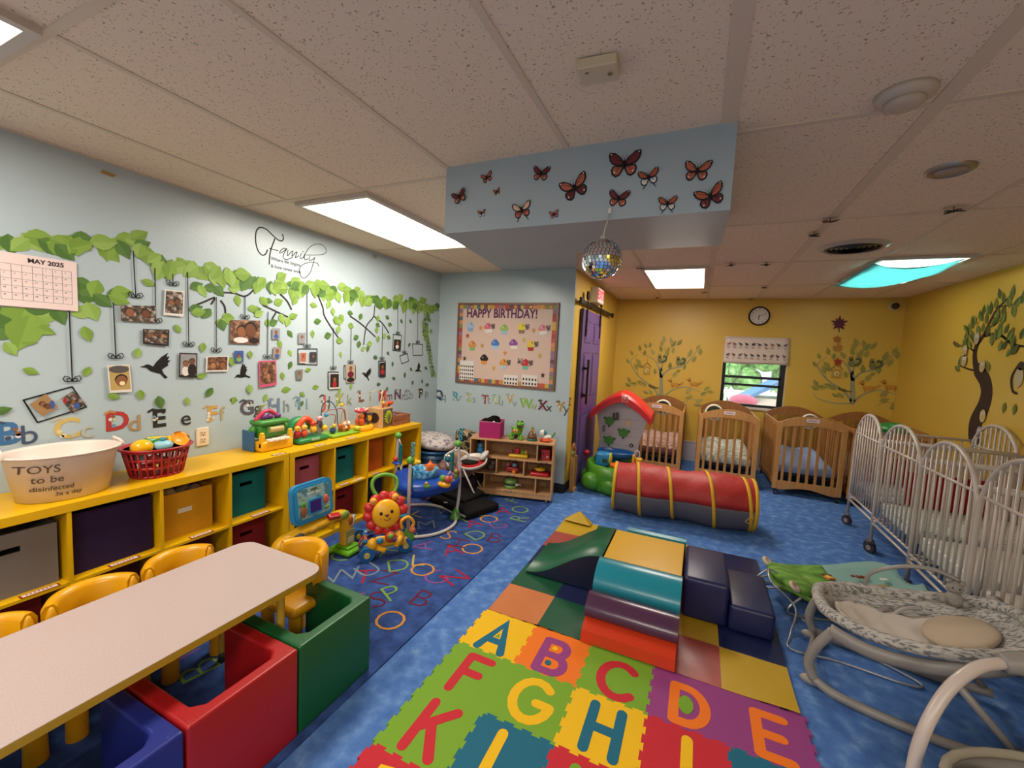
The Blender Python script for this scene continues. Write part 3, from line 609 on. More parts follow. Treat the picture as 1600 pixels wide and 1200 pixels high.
BF = [(130, 360, 95, .35, MRN, SAL, 'maroon spotted butterfly sticker at the far left of the soffit face'), (270, 258, 72, .3, SAL, ORG, 'small salmon butterfly sticker high at the left of the soffit face'),
      (322, 332, 44, .3, SAL, SAL, 'tiny salmon butterfly sticker left of the white winged one'), (243, 445, 52, .1, ORG, wh, 'small orange and white butterfly sticker low at the left of the soffit face'),
      (452, 428, 112, .15, pp('#d8b09a'), ORG, 'white winged butterfly sticker with long tails on the soffit face'), (552, 238, 98, -.15, MRN, SAL, 'maroon butterfly sticker at top left centre of the soffit face'),
      (620, 450, 52, .2, SAL, SAL, 'tiny red butterfly sticker near the lower edge of the soffit face'), (727, 312, 150, .35, SAL, MRN, 'wide salmon butterfly sticker with slender wings at the centre of the soffit face'),
      (985, 190, 158, -.02, MRN, SAL, 'largest dark maroon butterfly sticker near the top of the soffit face'), (955, 368, 105, -.15, MRN, SAL, 'maroon spotted butterfly sticker just right of the mirror ball string'),
      (1112, 258, 98, .15, ORG, wh, 'orange and white swallowtail butterfly sticker right of the largest one'), (1210, 395, 86, 0, ORG, wh, 'orange and white swallowtail butterfly sticker near the lower right edge'),
      (1365, 225, 118, -.1, SAL, SAL, 'plain salmon butterfly sticker at the upper right of the soffit face'), (1432, 358, 125, .35, ORG, MRN, 'long winged orange butterfly sticker at the far right of the soffit face')]
for x, y, w_, rot, m1, m2, lb in BF:
    u, v = WS.uv(680+x/3.333, 200+y/3.333); s = w_/3.333*1.78/F_PX; mb = MB(Matrix.Rotation(rot, 4, 'Z')); butterfly(mb, s, m1, m2, wh, 'tail' in lb)
    WS.place(mb, 'butterfly_sticker', u, v, 0, label=lb, cat='butterfly sticker', group='butterfly stickers on the soffit')
for i, (x, y, c1, lb) in enumerate([(1297, 345, '#8a4a3a', 'rust coloured paper butterfly on the ceiling grid nearest the round sensor'), (1272, 367, '#3a4448', 'dark paper butterfly on the ceiling grid above the round air vent'), (1490, 329, '#3a4a48', 'dark green paper butterfly on the ceiling grid at the right'),
                     (1197, 413, '#2f3234', 'dark paper butterfly under the ceiling between the plain light and the blue cloth'), (1142, 414, '#4a4442', 'small dark paper butterfly at the right end of the plain light, near edge'), (1000, 419, '#2f3234', 'dark paper butterfly at the left corner of the plain light'),
                     (1194, 449, '#3a3a3a', 'dark paper butterfly on the ceiling grid left of the blue cloth'), (1101, 457, '#4a4038', 'small brown paper butterfly beyond the plain light'), (1027, 465, '#4a3a30', 'small brown paper butterfly at the top of the yellow wall above the left painted tree'), (1174, 467, '#2a1c18', 'small dark paper butterfly at the ceiling edge above the clock'),
                     (1316, 440, '#7a3a3a', 'dark red paper butterfly clipped at the near left corner of the blue cloth')]):
    p = atz(x, y, ZC-.02); mb = MB(Matrix.Rotation(i*1.3, 4, 'Z') @ Matrix.Rotation(PI, 4, 'X')); butterfly(mb, .085, pp(c1), pp(c1), wh)
    mb.M = Matrix(); mb.cyl((0, 0, .01), .002, .02, BK, 6); mb.build('paper_butterfly', loc=(p.x, min(p.y, YB-.06), ZC-.022), label=lb, cat='butterfly', group='paper butterflies on the ceiling')
# ---------------------------------------------------------------- mirror ball
m_mir = mat('mirror_tile', '#e8e8ec', .06, 1); m_mb = mat('ball_grout', '#5a5a5e', .5)
bc_ = Vector((-.385, 1.66, 1.875)); R_ = .077
t = thing('mirror_ball', 'small silver mirror ball hanging on a white cord from the soffit', 'mirror ball', bc_)
mb = MB(); mb.ell((0, 0, 0), R_*.985, m_mb, seg=32, rings=18); mb.build('core', t)
mb = MB()
for i in range(1, 19):
    ph = -PI/2+PI*i/19; nn = max(4, int(34*math.cos(ph)))
    for k in range(nn):
        th = 2*PI*(k+.5*(i % 2))/nn; n_ = Vector((math.cos(ph)*math.cos(th), math.cos(ph)*math.sin(th), math.sin(ph)))
        n_ = (n_+Vector([random.uniform(-.05, .05) for _ in range(3)])).normalized()
        Q = n_.to_track_quat('Z', 'Y').to_matrix().to_4x4(); c_ = Vector((math.cos(ph)*math.cos(th), math.cos(ph)*math.sin(th), math.sin(ph)))*R_
        mb.M = Matrix.Translation(c_) @ Q; mb.box((0, 0, 0), (.0118, .0118, .0016), m_mir)
mb.M = Matrix(); mb.build('mirror_tiles', t)
mb = MB(); mb.cyl((0, 0, R_+.004), .012, .012, pl('#a0a0a0')); mb.tube([(0, 0, R_+.006), (0, .02, .12), (.0, .088, .205)], .0022, pl('#d8d4cc'), 6); mb.box((0, .086, .212), (.012, .006, .02), pl('#d8d4cc')); mb.build('cord', t)
# ---------------------------------------------------------------- things on the ceiling
o = thing('detector_box', 'cream rectangular sensor box on the near ceiling tile', 'sensor', (-.345, 1.285, ZC-.004), .08)
mb = MB(); mb.box((0, 0, -.014), (.115, .085, .03), pl('#cdbf9f'), .004); mb.build('housing', o)
mb = MB(); mb.box((0, .047, -.006), (.1, .012, .012), pl('#6b6358')); mb.build('vent_slot', o)
mb = MB(); mb.box((.035, -.0, -.031), (.014, .004, .004), pl('#8a7350')); mb.box((.035, 0, -.031), (.004, .014, .004), pl('#8a7350')); mb.box((-.03, -.02, -.031), (.01, .004, .003), pl('#8a7350')); mb.build('marks', o)
o = thing('smoke_detector', 'round cream smoke detector on the ceiling at the upper right', 'smoke detector', (.52, 1.745, ZC-.004))
mb = MB(); mb.lathe([(.001, -.042), (.035, -.042), (.05, -.034), (.052, -.02)], (0, 0, 0), pl('#bfb09c'), 24); mb.build('sensor_cap', o)
mb = MB(); mb.lathe([(.055, -.022), (.075, -.012), (.078, .004)], (0, 0, 0), pl('#c4b6a4'), 24); mb.build('base', o)
mb = MB()
for k in range(10): a = 2*PI*k/10; mb.box((.045*math.cos(a), .045*math.sin(a), -.03), (.004, .012, .008), pl('#5b5148'), rot=(0, 0, a))
mb.build('slots', o)
o = thing('ceiling_sensor', 'shallow round disc with a metal rim on the ceiling at the right', 'ceiling fixture', (.91, 2.44, ZC-.004))
mb = MB(); mb.lathe([(.001, -.012), (.05, -.010), (.058, -.003)], (0, 0, 0), pl('#a89a8c'), 28); mb.build('disc', o)
mb = MB(); mb.lathe([(.056, -.004), (.062, -.014), (.08, -.006), (.082, .004)], (0, 0, 0), mat('dull_chrome', '#a39c94', .3, .7), 28, cap=False); mb.build('rim', o)
o = thing('air_vent', 'round black louvred air vent in a pale ring on the ceiling', 'air vent', (.935, 3.78, ZC-.004))
mb = MB(); mb.lathe([(.165, -.014), (.175, -.02), (.2, -.008), (.205, .003)], (0, 0, 0), pl('#b5aca2'), 32, cap=False); mb.build('ring', o)
mb = MB(); mb.lathe([(.001, 0), (.166, -.001)], (0, 0, 0), m_dark, 32); mb.build('duct_plate', o)
mb = MB()
for k in range(5): mb.lathe([(.03+.03*k, -.016), (.045+.03*k, -.006)], (0, 0, 0), pl('#2a2725'), 32, cap=False)
mb.build('louvres', o)
# blue cloth below the third light
m_cloth = mat('sheer_blue_cloth', '#7cc6cc', .8); b = m_cloth.node_tree.nodes['Principled BSDF']
b.inputs['Transmission Weight'].default_value = 0
nt = m_cloth.node_tree; tr = nt.nodes.new('ShaderNodeBsdfTranslucent'); tr.inputs[0].default_value = lin('#8fd0d4')
mx = nt.nodes.new('ShaderNodeMixShader'); mx.inputs[0].default_value = .35; nt.links.new(b.outputs[0], mx.inputs[1]); nt.links.new(tr.outputs[0], mx.inputs[2]); nt.links.new(mx.outputs[0], nt.nodes['Material Output'].inputs[0])
mb = MB(); vs = []; N = 16; c00, c10, c11, c01 = Vector((1.22, 5.43)), Vector((1.19, 4.25)), Vector((1.72, 4.2)), Vector((1.78, 5.08))
for i in range(N+1):
    for j in range(N+1):
        s, t = i/N, j/N; p = (c00*(1-s)+c10*s)*(1-t)+(c01*(1-s)+c11*s)*t
        sag = .045*math.sin(PI*t)*(1-.55*math.sin(PI*s))+.035*math.sin(PI*s)*(.3+t)*.5+.004*math.sin(9*s+4*t)
        q = p+Vector((0, .12*math.sin(PI*t)*(s > .99)))
        vs.append((q.x, q.y-(.10*math.sin(PI*t) if i < N else -.0)*(0 if i else 0), ZC-.028-sag))
mb.add(vs, [(i*(N+1)+j, i*(N+1)+j+1, (i+1)*(N+1)+j+1, (i+1)*(N+1)+j) for i in range(N) for j in range(N)], m_cloth, True)
o = mb.build('light_cloth', label='sheer turquoise cloth slung under the far right ceiling light', cat='cloth')
md = o.modifiers.new('s', 'SOLIDIFY'); md.thickness = .001
# ---------------------------------------------------------------- barn door, exit sign
m_pur, m_purd, m_blk = mat('purple_paint', '#5b4379', .4, bump=(30, .05)), mat('purple_groove_shade_edge', '#3f3152', .5), mat('black_metal', '#141213', .4, .5)
dr = thing('barn_door', 'purple six panel sliding barn door hung on the yellow side wall', 'sliding door', (XD+.03, 4.87, .015)); dr['category'] = 'sliding door'
M_ = Matrix(((0, 0, 1, 0), (1, 0, 0, 0), (0, 1, 0, 0), (0, 0, 0, 1)))
dw, dh = .90, 1.97
mb = MB(M_); mb.b2(-dw/2, dw/2, 0, dh, -.018, .012, m_pur)
st = .1
for sx in (-1, 1):
    for y0, y1 in ((.2, .8), (.98, 1.5), (1.6, dh-.12)):
        x0, x1 = sorted((sx*.05, sx*(dw/2-st))); mb.b2(x0, x1, y0, y1, .012, .0135, m_purd); mb.b2(x0+.014, x1-.014, y0+.014, y1-.014, .0135, .016, m_pur); mb.b2(x0+.04, x1-.04, y0+.04, y1-.04, .016, .02, m_pur)  # groove shade around each panel is painted as a darker purple rim
mb.b2(-dw/2-.003, -dw/2, 0, dh, -.018, .012, m_purd); mb.build('panel', dr)
mb = MB(M_)
mb.b2(-.33, -.3, .92, 1.42, .055, .075, m_blk, .003)
for y in (1.02, 1.32): mb.b2(-.33, -.31, y-.012, y+.012, .02, .06, m_blk); mb.b2(-.36, -.28, y-.02, y+.02, .02, .025, m_blk)
mb.build('pull_handle', dr)
for x in (-.33, .33):
    mb = MB(M_); mb.b2(x-.02, x+.02, 1.68, 2.1, .02, .027, m_blk); mb.disc((x, 2.12), .05, m_blk, .012, .03, 20); mb.disc((x, 2.12), .015, pl('#555555'), .03, .034, 10)
    for y in (1.74, 1.86): mb.disc((x, y), .01, pl('#444444'), .027, .033, 8)
    mb.build('hanger', dr)
rl = thing('door_rail', 'black steel rail on standoffs carrying the purple sliding door', 'door track', (XD, 4.95, 2.05))
mb = MB(M_); mb.b2(-.68, 1.0, -.02, .02, .045, .053, m_blk); mb.b2(-.72, -.66, -.03, .03, .04, .065, m_blk); mb.b2(.95, 1.01, -.03, .03, .04, .065, m_blk); mb.build('track', rl)
mb = MB(M_)
for x in (-.6, -.05, .5, .92): mb.cyl((x, 0, .024), .012, .046, m_blk)
mb.build('standoffs', rl)
ex = thing('exit_sign', 'boxy exit sign with red lettering above the purple sliding door', 'exit sign', (XD+.0, 4.98, 2.12))
mb = MB(); mb.box((.045, 0, .07), (.09, .3, .18), pl('#c9bfb2'), .006); mb.build('housing', ex)
mb = MB(Matrix.Translation((.09, 0, .07)) @ Matrix(((0, 0, 1, 0), (1, 0, 0, 0), (0, 1, 0, 0), (0, 0, 0, 1)))); mb.b2(-.135, .135, -.075, .075, 0, .003, mat('exit_face', '#e0a8a0', .5, emit=.35))
mb.text('EXIT', mat('exit_red', '#c8283a', .5, emit=.5), .15, (0, 0), .0035, bold=.003); mb.build('lit_face', ex)
# ---------------------------------------------------------------- clock and corner camera
u, v = WB.uv(1186, 494); ck = thing('wall_clock', 'round black rimmed wall clock with white face above the window', 'clock', (u, YB, v))
M2 = Matrix(((1, 0, 0, 0), (0, 0, -1, 0), (0, 1, 0, 0), (0, 0, 0, 1)))
mb = MB(M2); mb.lathe([(.11, .0), (.128, .0), (.13, .02), (.122, .035), (.11, .028)], (0, 0, 0), m_blk, 32, cap=False); mb.build('rim', ck)
mb = MB(M2); mb.lathe([(.001, .018), (.114, .018)], (0, 0, 0), pp('#cfcac4'), 32)
for k in range(1, 13): a = PI/2-2*PI*k/12; mb.text(str(k), BK, .026, (.088*math.cos(a), .088*math.sin(a)), .0185)
fc = mb.build('face', ck)
mb = MB(M2); mb.ribbon([(0, 0), (-.005, -.05)], .008, BK, .021, .023); mb.ribbon([(0, 0), (.075, .028)], .005, BK, .024, .026); mb.disc((0, 0), .008, BK, .02, .028); mb.build('hands', fc)
u, v = WB.uv(1430, 472); cm = thing('security_camera', 'small dark round camera on a pale mount in the far right ceiling corner', 'camera', (XR-.12, YB, 2.26))
mb = MB(M2); mb.cyl((0, 0, .012), .05, .024, pl('#c9b998')); mb.build('mount', cm)
mb = MB(M2); mb.ell((-.0, 0, .06), (.038, .038, .045), pl('#2b1a1a')); mb.build('lens_housing', cm)
# ---------------------------------------------------------------- window and what lies beyond
m_wf = mat('window_black_frame', '#15171a', .4)
w_ = MB(); yy0, yy1 = YB+.09, YB+.13
for x0, x1, z0, z1 in ((wx0, wx0+.05, wz0, wz1), (wx1-.07, wx1, wz0, wz1), (wx0+.05, wx1-.07, wz1-.05, wz1), (wx0+.05, wx1-.07, wz0, wz0+.04), (wx0+.05, wx1-.05, 1.262, 1.298), (wx0+.05, wx1-.05, 1.155, 1.187)): w_.b2(x0, x1, yy0, yy1, z0, z1, m_wf)
win = struct(w_, 'window_1')
w_ = MB(); w_.b2(wx0+.05, wx1-.05, YB+.105, YB+.11, wz0+.04, wz1-.05, mat('window_glass', '#ffffff', .02, alpha=.12)); struct(w_, 'pane', win)
w_ = MB(); w_.b2(wx0, wx1, YB-.025, YB+.09, wz0-.02, wz0+.005, pl('#cfc2b0')); struct(w_, 'sill', win)
w_ = MB(); w_.b2(wx0-.0, wx0+.004, YB, YB+.09, wz0, wz1, pl('#d8c8a0')); w_.b2(wx1-.004, wx1, YB, YB+.09, wz0, wz1, pl('#d8c8a0')); struct(w_, 'jamb', win)
sh = thing('window_valance', 'cream fabric window shade printed with rows of tiny animals and letters', 'window shade', ((wx0+wx1)/2, YB-.01, wz1))
mb = MB(); vs = []; N = 12; hw = .385
zz = [0, -.06, -.12, -.19, -.26, -.33, -.37]; yv = [0, -.012, -.02, -.018, -.026, -.03, -.022]
for j, z in enumerate(zz):
    for i in range(N+1): vs.append((-hw+2*hw*i/N, yv[j]-.004*math.sin(i*1.3+j), z-.006*math.sin(i*.5)*(j/6)))
m_val = pp('#d3c4bb'); mb.add(vs, [(j*(N+1)+i, (j+1)*(N+1)+i, (j+1)*(N+1)+i+1, j*(N+1)+i+1) for j in range(6) for i in range(N)], m_val, True); o = mb.build('fabric', sh)
md = o.modifiers.new('s', 'SOLIDIFY'); md.thickness = .003
mb = MB(Matrix.Translation((0, -.04, 0)) @ M2); r_ = random.Random(5)
for row, z in ((0, -.10), (1, -.25)):
    for i in range(10):
        x = -.34+.075*i; c_ = pp(r_.choice(['#3a3436', '#5a4640', '#8a5040', '#4a5258', '#a8684a']))
        mb.disc((x, z), .018, c_, 0, .002, 10, .011); mb.disc((x+r_.choice((-.018, .018)), z+.014), .008, c_, 0, .002, 8); mb.b2(x-.012, x-.008, z-.024, z, 0, .002, c_); mb.b2(x+.008, x+.012, z-.024, z, 0, .002, c_)
        mb.text('AaBbCcDdEeFfGgHhIiJjKkLlMmNnOoPpQqRrSsTt'[2*(i+10*row):2*(i+10*row)+2], c_, .032, (x, z-.045), .001)
mb.build('print', sh)
mb = MB(); mb.tube([(-.3, .06, -.37), (-.3, .06, -.56)], .006, pl('#c9ced0')); mb.build('wand', sh)
# outside
SL = bpy.data.lights.new('daylight', 'SUN'); SL.energy = 1.1; SL.angle = .3; so = bpy.data.objects.new('daylight', SL); so.rotation_euler = (math.radians(38), math.radians(-20), 0); C.objects.link(so)
g_ = MB(); g_.b2(-6, 10, YB+.3, 22, -.4, -.3, mat('pale_playground', '#cfd0c8', .9)); struct(g_, 'ground')
hg = thing('hedge', 'bright green leafy hedge outside, seen through the upper window panes', 'hedge', (1.6, 13, -.3))
m_leafs = mat('hedge_leaves', '#6fae4a', .8, noise=(9, [(.3, '#3f7a34'), (.5, '#7ab85a'), (.7, '#b8dca0')], (1, 1, 1), 5))
mb = MB(); r_ = random.Random(2)
for k in range(60): mb.ell((r_.uniform(-1.6, 3.4), r_.uniform(-.5, .5), r_.uniform(.6, 3.4)), (r_.uniform(.3, .5), r_.uniform(.3, .5), r_.uniform(.25, .4)), m_leafs, rot=(r_.random(), r_.random(), 0), seg=9, rings=6)
mb.build('foliage', hg); mb = MB(); mb.cyl((0, 0, .4), .1, .9, wood('#5a4030', '#4a3424'), 8); mb.cyl((2, 0, .4), .1, .9, wood('#5a4030', '#4a3424'), 8); mb.build('stem', hg)
bdg = thing('white_building', 'white sided building outside at the left of the window view', 'building', (-.6, 16, -.3))
mb = MB(); mb.b2(-3.5, 2.4, 0, 3, 0, 3.1, pl('#e8e8ec')); mb.build('wall', bdg); mb = MB(); mb.b2(-3.7, 2.6, -.3, 3.2, 3.1, 3.25, pl('#c9ccd0')); mb.build('roof', bdg)
for i in range(4): mb = MB(); mb.b2(-.9+i*.75, -.5+i*.75, -.03, .0, 1.6, 2.4, pl('#8f9aa6')); mb.build('window', bdg)
fence = thing('picket_fence', 'white fence outside crossing the middle of the window view', 'fence', (.8, 11.5, -.3))
for k in range(9): mb = MB(); mb.b2(-2.2+k*.5, -2.14+k*.5, -.02, .02, 0, 1.15, pl('#eef0ee')); mb.build('post', fence)
mb = MB(); mb.b2(-2.2, 1.9, -.03, -.0, 1.0, 1.1, pl('#eef0ee')); mb.b2(-2.2, 1.9, -.03, 0, .3, .38, pl('#eef0ee')); mb.build('rail', fence)
ph = thing('outdoor_playhouse', 'outdoor toy playhouse with a blue pitched roof seen low in the window', 'playhouse', (1.32, 8.7, -.3))
mb = MB(); mb.b2(-.45, .45, 0, .8, 0, 1.15, pl('#e3ddd0')); mb.build('walls', ph)
mb = MB(Matrix(((0, 1, 0, 0), (1, 0, 0, 0), (0, 0, 1, 0), (0, 0, 0, 1)))); mb.M = Matrix(); P = [(-.6, 1.1), (0, 1.5), (.6, 1.1), (.6, 1.04), (0, 1.42), (-.6, 1.04)]
mb.add([(x, -.12, z) for x, z in P]+[(x, .95, z) for x, z in P], [(0, 1, 2, 3, 4, 5), (11, 10, 9, 8, 7, 6)]+[(k, k+6, (k+1) % 6+6, (k+1) % 6) for k in range(6)], pl('#4f8ec9')); mb.build('roof', ph)
mb = MB(); mb.b2(-.02, .3, -.02, 0, .2, .95, pl('#4a4650')); mb.ell((.14, -.01, .95), (.16, .012, .14), pl('#4a4650')); mb.build('doorway', ph)
mb = MB(); mb.b2(-.42, -.2, -.03, 0, .3, .9, pl('#e8b83a')); mb.build('yellow_shutter', ph)
sd = thing('outdoor_toy_slide', 'pink and red outdoor toy beside the blue roofed playhouse', 'outdoor toy', (.72, 8.1, -.3))
mb = MB(); mb.ell((0, 0, 1.12), (.22, .2, .12), pl('#e0608a')); mb.build('pink_canopy', sd)
mb = MB(); mb.b2(-.15, -.1, -.1, .1, 0, 1.1, pl('#c83a4a')); mb.b2(.1, .15, -.1, .1, 0, 1.1, pl('#c83a4a')); mb.ell((.15, -.05, .95), (.2, .06, .07), pl('#d8404a')); mb.build('red_frame', sd)
# ---------------------------------------------------------------- painted trees on the yellow walls
m_tr, m_tl, m_tl2, m_tb = pp('#8f9070'), pp('#968c3e'), pp('#7d7a36'), pp('#7a6a34')
def tree(wl, S, name, lb, trunks, branches, leaves, m_t, m_b, lm, LL, extra=None):
    """pixel strokes on the wall plane: trunks/branches = (pts, widths)"""
    cu, cv = wl.uv(*trunks[0][0][0]); root = thing(name, lb, 'wall painting'); root.matrix_world = wl.M @ Matrix.Translation((cu, cv, 0))
    loc = lambda p: (wl.uv(*p)[0]-cu, wl.uv(*p)[1]-cv, 0)
    for nm, arr, m in (('trunk', trunks, m_t), ('branches', branches, m_b)):
        if not arr: continue
        mb = MB()
        for pts, w0, w1 in arr:
            q = cr([loc(p) for p in pts], 5); mb.ribbon(q, [w0+(w1-w0)*i/(len(q)-1) for i in range(len(q))], m, .0002, .0012)
        mb.build(nm, root)
    mb = MB(); r_ = random.Random(len(leaves))
    for i, p in enumerate(leaves):
        a, b2_, _ = loc(p); ang = math.atan2(b2_-0, a)+r_.uniform(-.6, .6) if len(p) < 3 else p[2]
        L = LL*r_.uniform(.85, 1.15); m1 = r_.choice(lm)
        leaf(mb, a-math.cos(ang)*L/2, b2_-math.sin(ang)*L/2, ang, L, L*.5, m1, r_.choice(lm), .0015+.0005*(i % 12))
    mb.build('leaves', root)
    if extra: extra(root, loc)
    return root
def animals(root, loc, items):
    for nm, p, col, kind in items:
        mb = MB(); x, y, _ = loc(p); m = pp(col); z0, z1 = .0085, .0095
        if kind == 'squirrel':
            mb.disc((x, y), .035, m, z0, z1, 14, .05); mb.disc((x-.01, y+.055), .025, m, z0, z1); mb.disc((x-.02, y+.08), .008, m, z0, z1, 8); mb.disc((x+.005, y+.08), .008, m, z0, z1, 8)
            mb.ribbon(cr([(x+.03, y-.03, 0), (x+.08, y, 0), (x+.085, y+.05, 0), (x+.05, y+.055, 0)], 5), .026, pp('#4f5a34'), z0, z1)
        elif kind == 'bird':
            mb.disc((x, y), .05, m, z0, z1, 14, .02, -.25); mb.disc((x-.045, y+.02), .017, m, z0, z1); mb.prism([(x+.03, y), (x+.09, y-.005), (x+.08, y-.025)], z0, z1, m)
        elif kind == 'fox':
            mb.disc((x, y), .06, m, z0, z1, 14, .028, .1); mb.disc((x-.07, y+.06), .024, m, z0, z1); mb.ribbon([(x-.05, y+.01), (x-.07, y+.05)], .025, m, z0, z1); mb.prism([(x-.09, y+.07), (x-.09, y+.05), (x-.13, y+.055)], z0, z1, m)
            mb.ribbon([(x+.05, y), (x+.1, y+.04)], .024, m, z0, z1); mb.prism([(x-.08, y+.075), (x-.06, y+.08), (x-.065, y+.105)], z0, z1, m)
            for k in (-.04, .04): mb.ribbon([(x+k, y-.01), (x+k, y-.05)], .01, m, z0, z1)
        elif kind == 'feeder':
            mb.b2(x-.05, x+.05, y-.06, y+.06, z0, z1, m); mb.disc((x, y), .03, pp('#d2c07a'), z1, z1+.001); mb.disc((x+.005, y-.005), .014, m_tr, z1+.001, z1+.002)
            mb.ribbon([(x-.06, y+.06), (x, y+.12), (x+.06, y+.06)], .012, pp('#93702e'), z0, z1); mb.ribbon([(x, y+.12), (x, y+.19)], .004, pp('#93702e'), z0, z1)
        elif kind == 'owl':
            mb.disc((x, y), .04, m, z0, z1, 14, .055)
            for k in (-.015, .015): mb.disc((x+k, y+.02), .013, wh, z1, z1+.001, 10); mb.disc((x+k, y+.02), .005, BK, z1+.001, z1+.002, 8)
        mb.build(nm, root)
def bl_tree(f, lb, leafm, extra_items):
    T = [([f(612, 895), f(612, 780), f(610, 700)], .06, .035), ([f(612, 760), f(590, 680), f(560, 640)], .03, .012)]
    B = [([f(605, 890), f(560, 820), f(480, 760), f(430, 690), f(425, 650), f(470, 615)], .03, .008), ([f(612, 760), f(660, 710), f(760, 680), f(830, 600), f(850, 570)], .03, .008), ([f(612, 720), f(630, 640), f(650, 590), f(730, 545)], .022, .006),
         ([f(560, 640), f(510, 615), f(480, 590)], .012, .005), ([f(620, 890), f(680, 840), f(770, 820), f(880, 860)], .028, .008), ([f(600, 900), f(510, 900), f(420, 870), f(400, 830)], .02, .006), ([f(750, 915), f(800, 895), f(860, 910)], .01, .005),
         ([f(465, 740), f(465, 690)], .01, .004), ([f(640, 610), f(630, 560)], .01, .004), ([f(765, 650), f(790, 600)], .01, .004)]
    Lf = [f(*p) for p in [(478, 575), (428, 605), (405, 655), (470, 660), (455, 690), (480, 685), (515, 560), (542, 555), (510, 605), (560, 600), (630, 520), (675, 530), (690, 548), (728, 540), (610, 580), (650, 610), (690, 590), (640, 655), (668, 685), (720, 720), (700, 740), (755, 690), (575, 720),
          (795, 600), (845, 570), (858, 598), (820, 645), (790, 610), (410, 775), (440, 800), (405, 805), (480, 790), (500, 800), (545, 850), (785, 840), (785, 880), (880, 862), (900, 830), (920, 850), (840, 930), (852, 905), (515, 850), (745, 650), (655, 590), (620, 545)]]
    return tree(WB, 1, 'painted_tree', lb, T, B, Lf, m_tr, m_tr, leafm, .105, lambda r, loc: animals(r, loc, [(n_, f(*p), c_, k) for n_, p, c_, k in extra_items]))
AN = [('squirrel', (605, 650), '#7a7a4a', 'squirrel'), ('squirrel', (720, 665), '#7a7a4a', 'squirrel'), ('painted_bird', (560, 818), '#6a5f34', 'bird'), ('birdhouse', (523, 715), '#b08d3c', 'feeder'), ('fox', (700, 805), '#c08a34', 'fox'), ('fox', (820, 800), '#c08a34', 'fox')]
bl_tree(lambda x, y: (880+x/4, 400+y/4), 'painted grey green tree with squirrels on the yellow wall left of the window', [m_tl, m_tl2, pp('#a39a5a')], AN)
bl_tree(lambda x, y: (880+x/4+ (1330-1031)+(x-612)*.035, 405+y/4), 'painted grey green tree with squirrels on the yellow wall right of the window', [m_tl, pp('#7f8440'), pp('#948c48')], AN)
for x, y, c1, s, lb in ((1311, 505, '#5a2436', .1, 'large dark purple paper leaf cluster topmost above the right painted tree'), (1308, 530, '#a8682a', .06, 'orange paper leaf directly below the purple leaf cluster'), (1310, 543, '#b07a34', .06, 'tan orange paper leaf lowest over the right painted tree'), (1309, 565, '#a03a20', .06, 'rust red paper leaf among the branches of the right painted tree')):
    u, v = WB.uv(x, y); mb = MB(); maple(mb, s, pp(c1), 0, .002); mb.M = Matrix.Rotation(.6, 4, 'Z'); maple(mb, s*.8, pp(c1), .002, .004)
    WB.place(mb, 'paper_leaf', u, v, .006, label=lb, cat='paper leaf', group='paper leaves above the right tree')
# dark tree on the right wall
q = lambda x, y: (1480+x/4.617, 440+y/4.617)
m_dt = pp('#38241a'); lm = [pp('#5f6a2c'), pp('#74803a'), pp('#4a5626')]
T = [([q(200, 1110), q(205, 1020), q(262, 900), q(285, 800), q(270, 710), q(225, 640)], .19, .13), ([q(225, 650), q(205, 600), q(200, 520), q(220, 440)], .08, .055)]
B = [([q(220, 450), q(265, 385), q(310, 290), q(360, 200), q(450, 110), q(470, 70)], .045, .01), ([q(265, 392), q(340, 380), q(400, 395), q(470, 450), q(560, 468)], .03, .016), ([q(205, 450), q(170, 400), q(155, 350)], .02, .008), ([q(200, 505), q(160, 480), q(125, 470)], .02, .008),
     ([q(195, 640), q(150, 630), q(95, 605), q(90, 580)], .02, .008), ([q(215, 420), q(215, 340), q(235, 280)], .014, .006), ([q(300, 330), q(350, 310), q(390, 270)], .012, .006), ([q(370, 190), q(400, 178), q(460, 170), q(490, 150)], .012, .006), ([q(400, 395), q(440, 430), q(475, 490)], .012, .006), ([q(345, 260), q(320, 270)], .01, .006)]
Lf = [q(*p) for p in [(380, 85), (410, 115), (475, 75), (470, 100), (510, 148), (484, 205), (450, 145), (412, 200), (358, 155), (370, 240), (345, 290), (410, 262), (385, 322), (318, 190), (295, 200), (266, 205), (288, 262), (240, 240), (250, 255), (205, 275), (188, 290), (168, 330), (138, 335), (145, 392), (185, 385), (230, 350), (262, 330), (300, 350), (325, 415), (385, 372), (432, 340), (462, 378), (420, 455), (388, 462), (480, 432), (495, 490), (450, 508), (540, 375), (150, 432), (168, 455), (125, 450), (95, 580), (75, 625), (300, 610), (355, 380), (555, 110)]]
tree(WR, 1, 'painted_tree', 'dark brown curving tree sticker with small owls on the yellow right wall', T, B, Lf, m_dt, m_dt, lm, .11,
     lambda r, loc: animals(r, loc, [('owl', q(135, 500), '#b8a070', 'owl'), ('owl', q(130, 570), '#c0a878', 'owl'), ('owl', q(262, 610), '#b8a070', 'owl'), ('owl', q(222, 410), '#a8987a', 'owl'), ('owl', q(265, 970), '#c0aa6a', 'owl'), ('owl', q(240, 1090), '#9a8a9a', 'owl'), ('painted_bird', q(75, 455), '#6a5f34', 'bird')]))
mb = MB(); u, v = WR.uv(1590, 590); mb.M = Matrix()
mb.ribbon(cr([(-.0, .1, 0), (-.06, 0, 0), (-.03, -.1, 0), (.02, -.12, 0)], 5), .02, m_dt, .0002, .0012)
for a in (-.09, .03): leaf(mb, a, -.2, -1.7, .09, .05, lm[0], lm[1])
mb.disc((.02, .0), .05, pp('#b8a884'), .0012, .002, 14, .075); mb.disc((.03, .09), .035, pp('#3a3028'), .0012, .002)
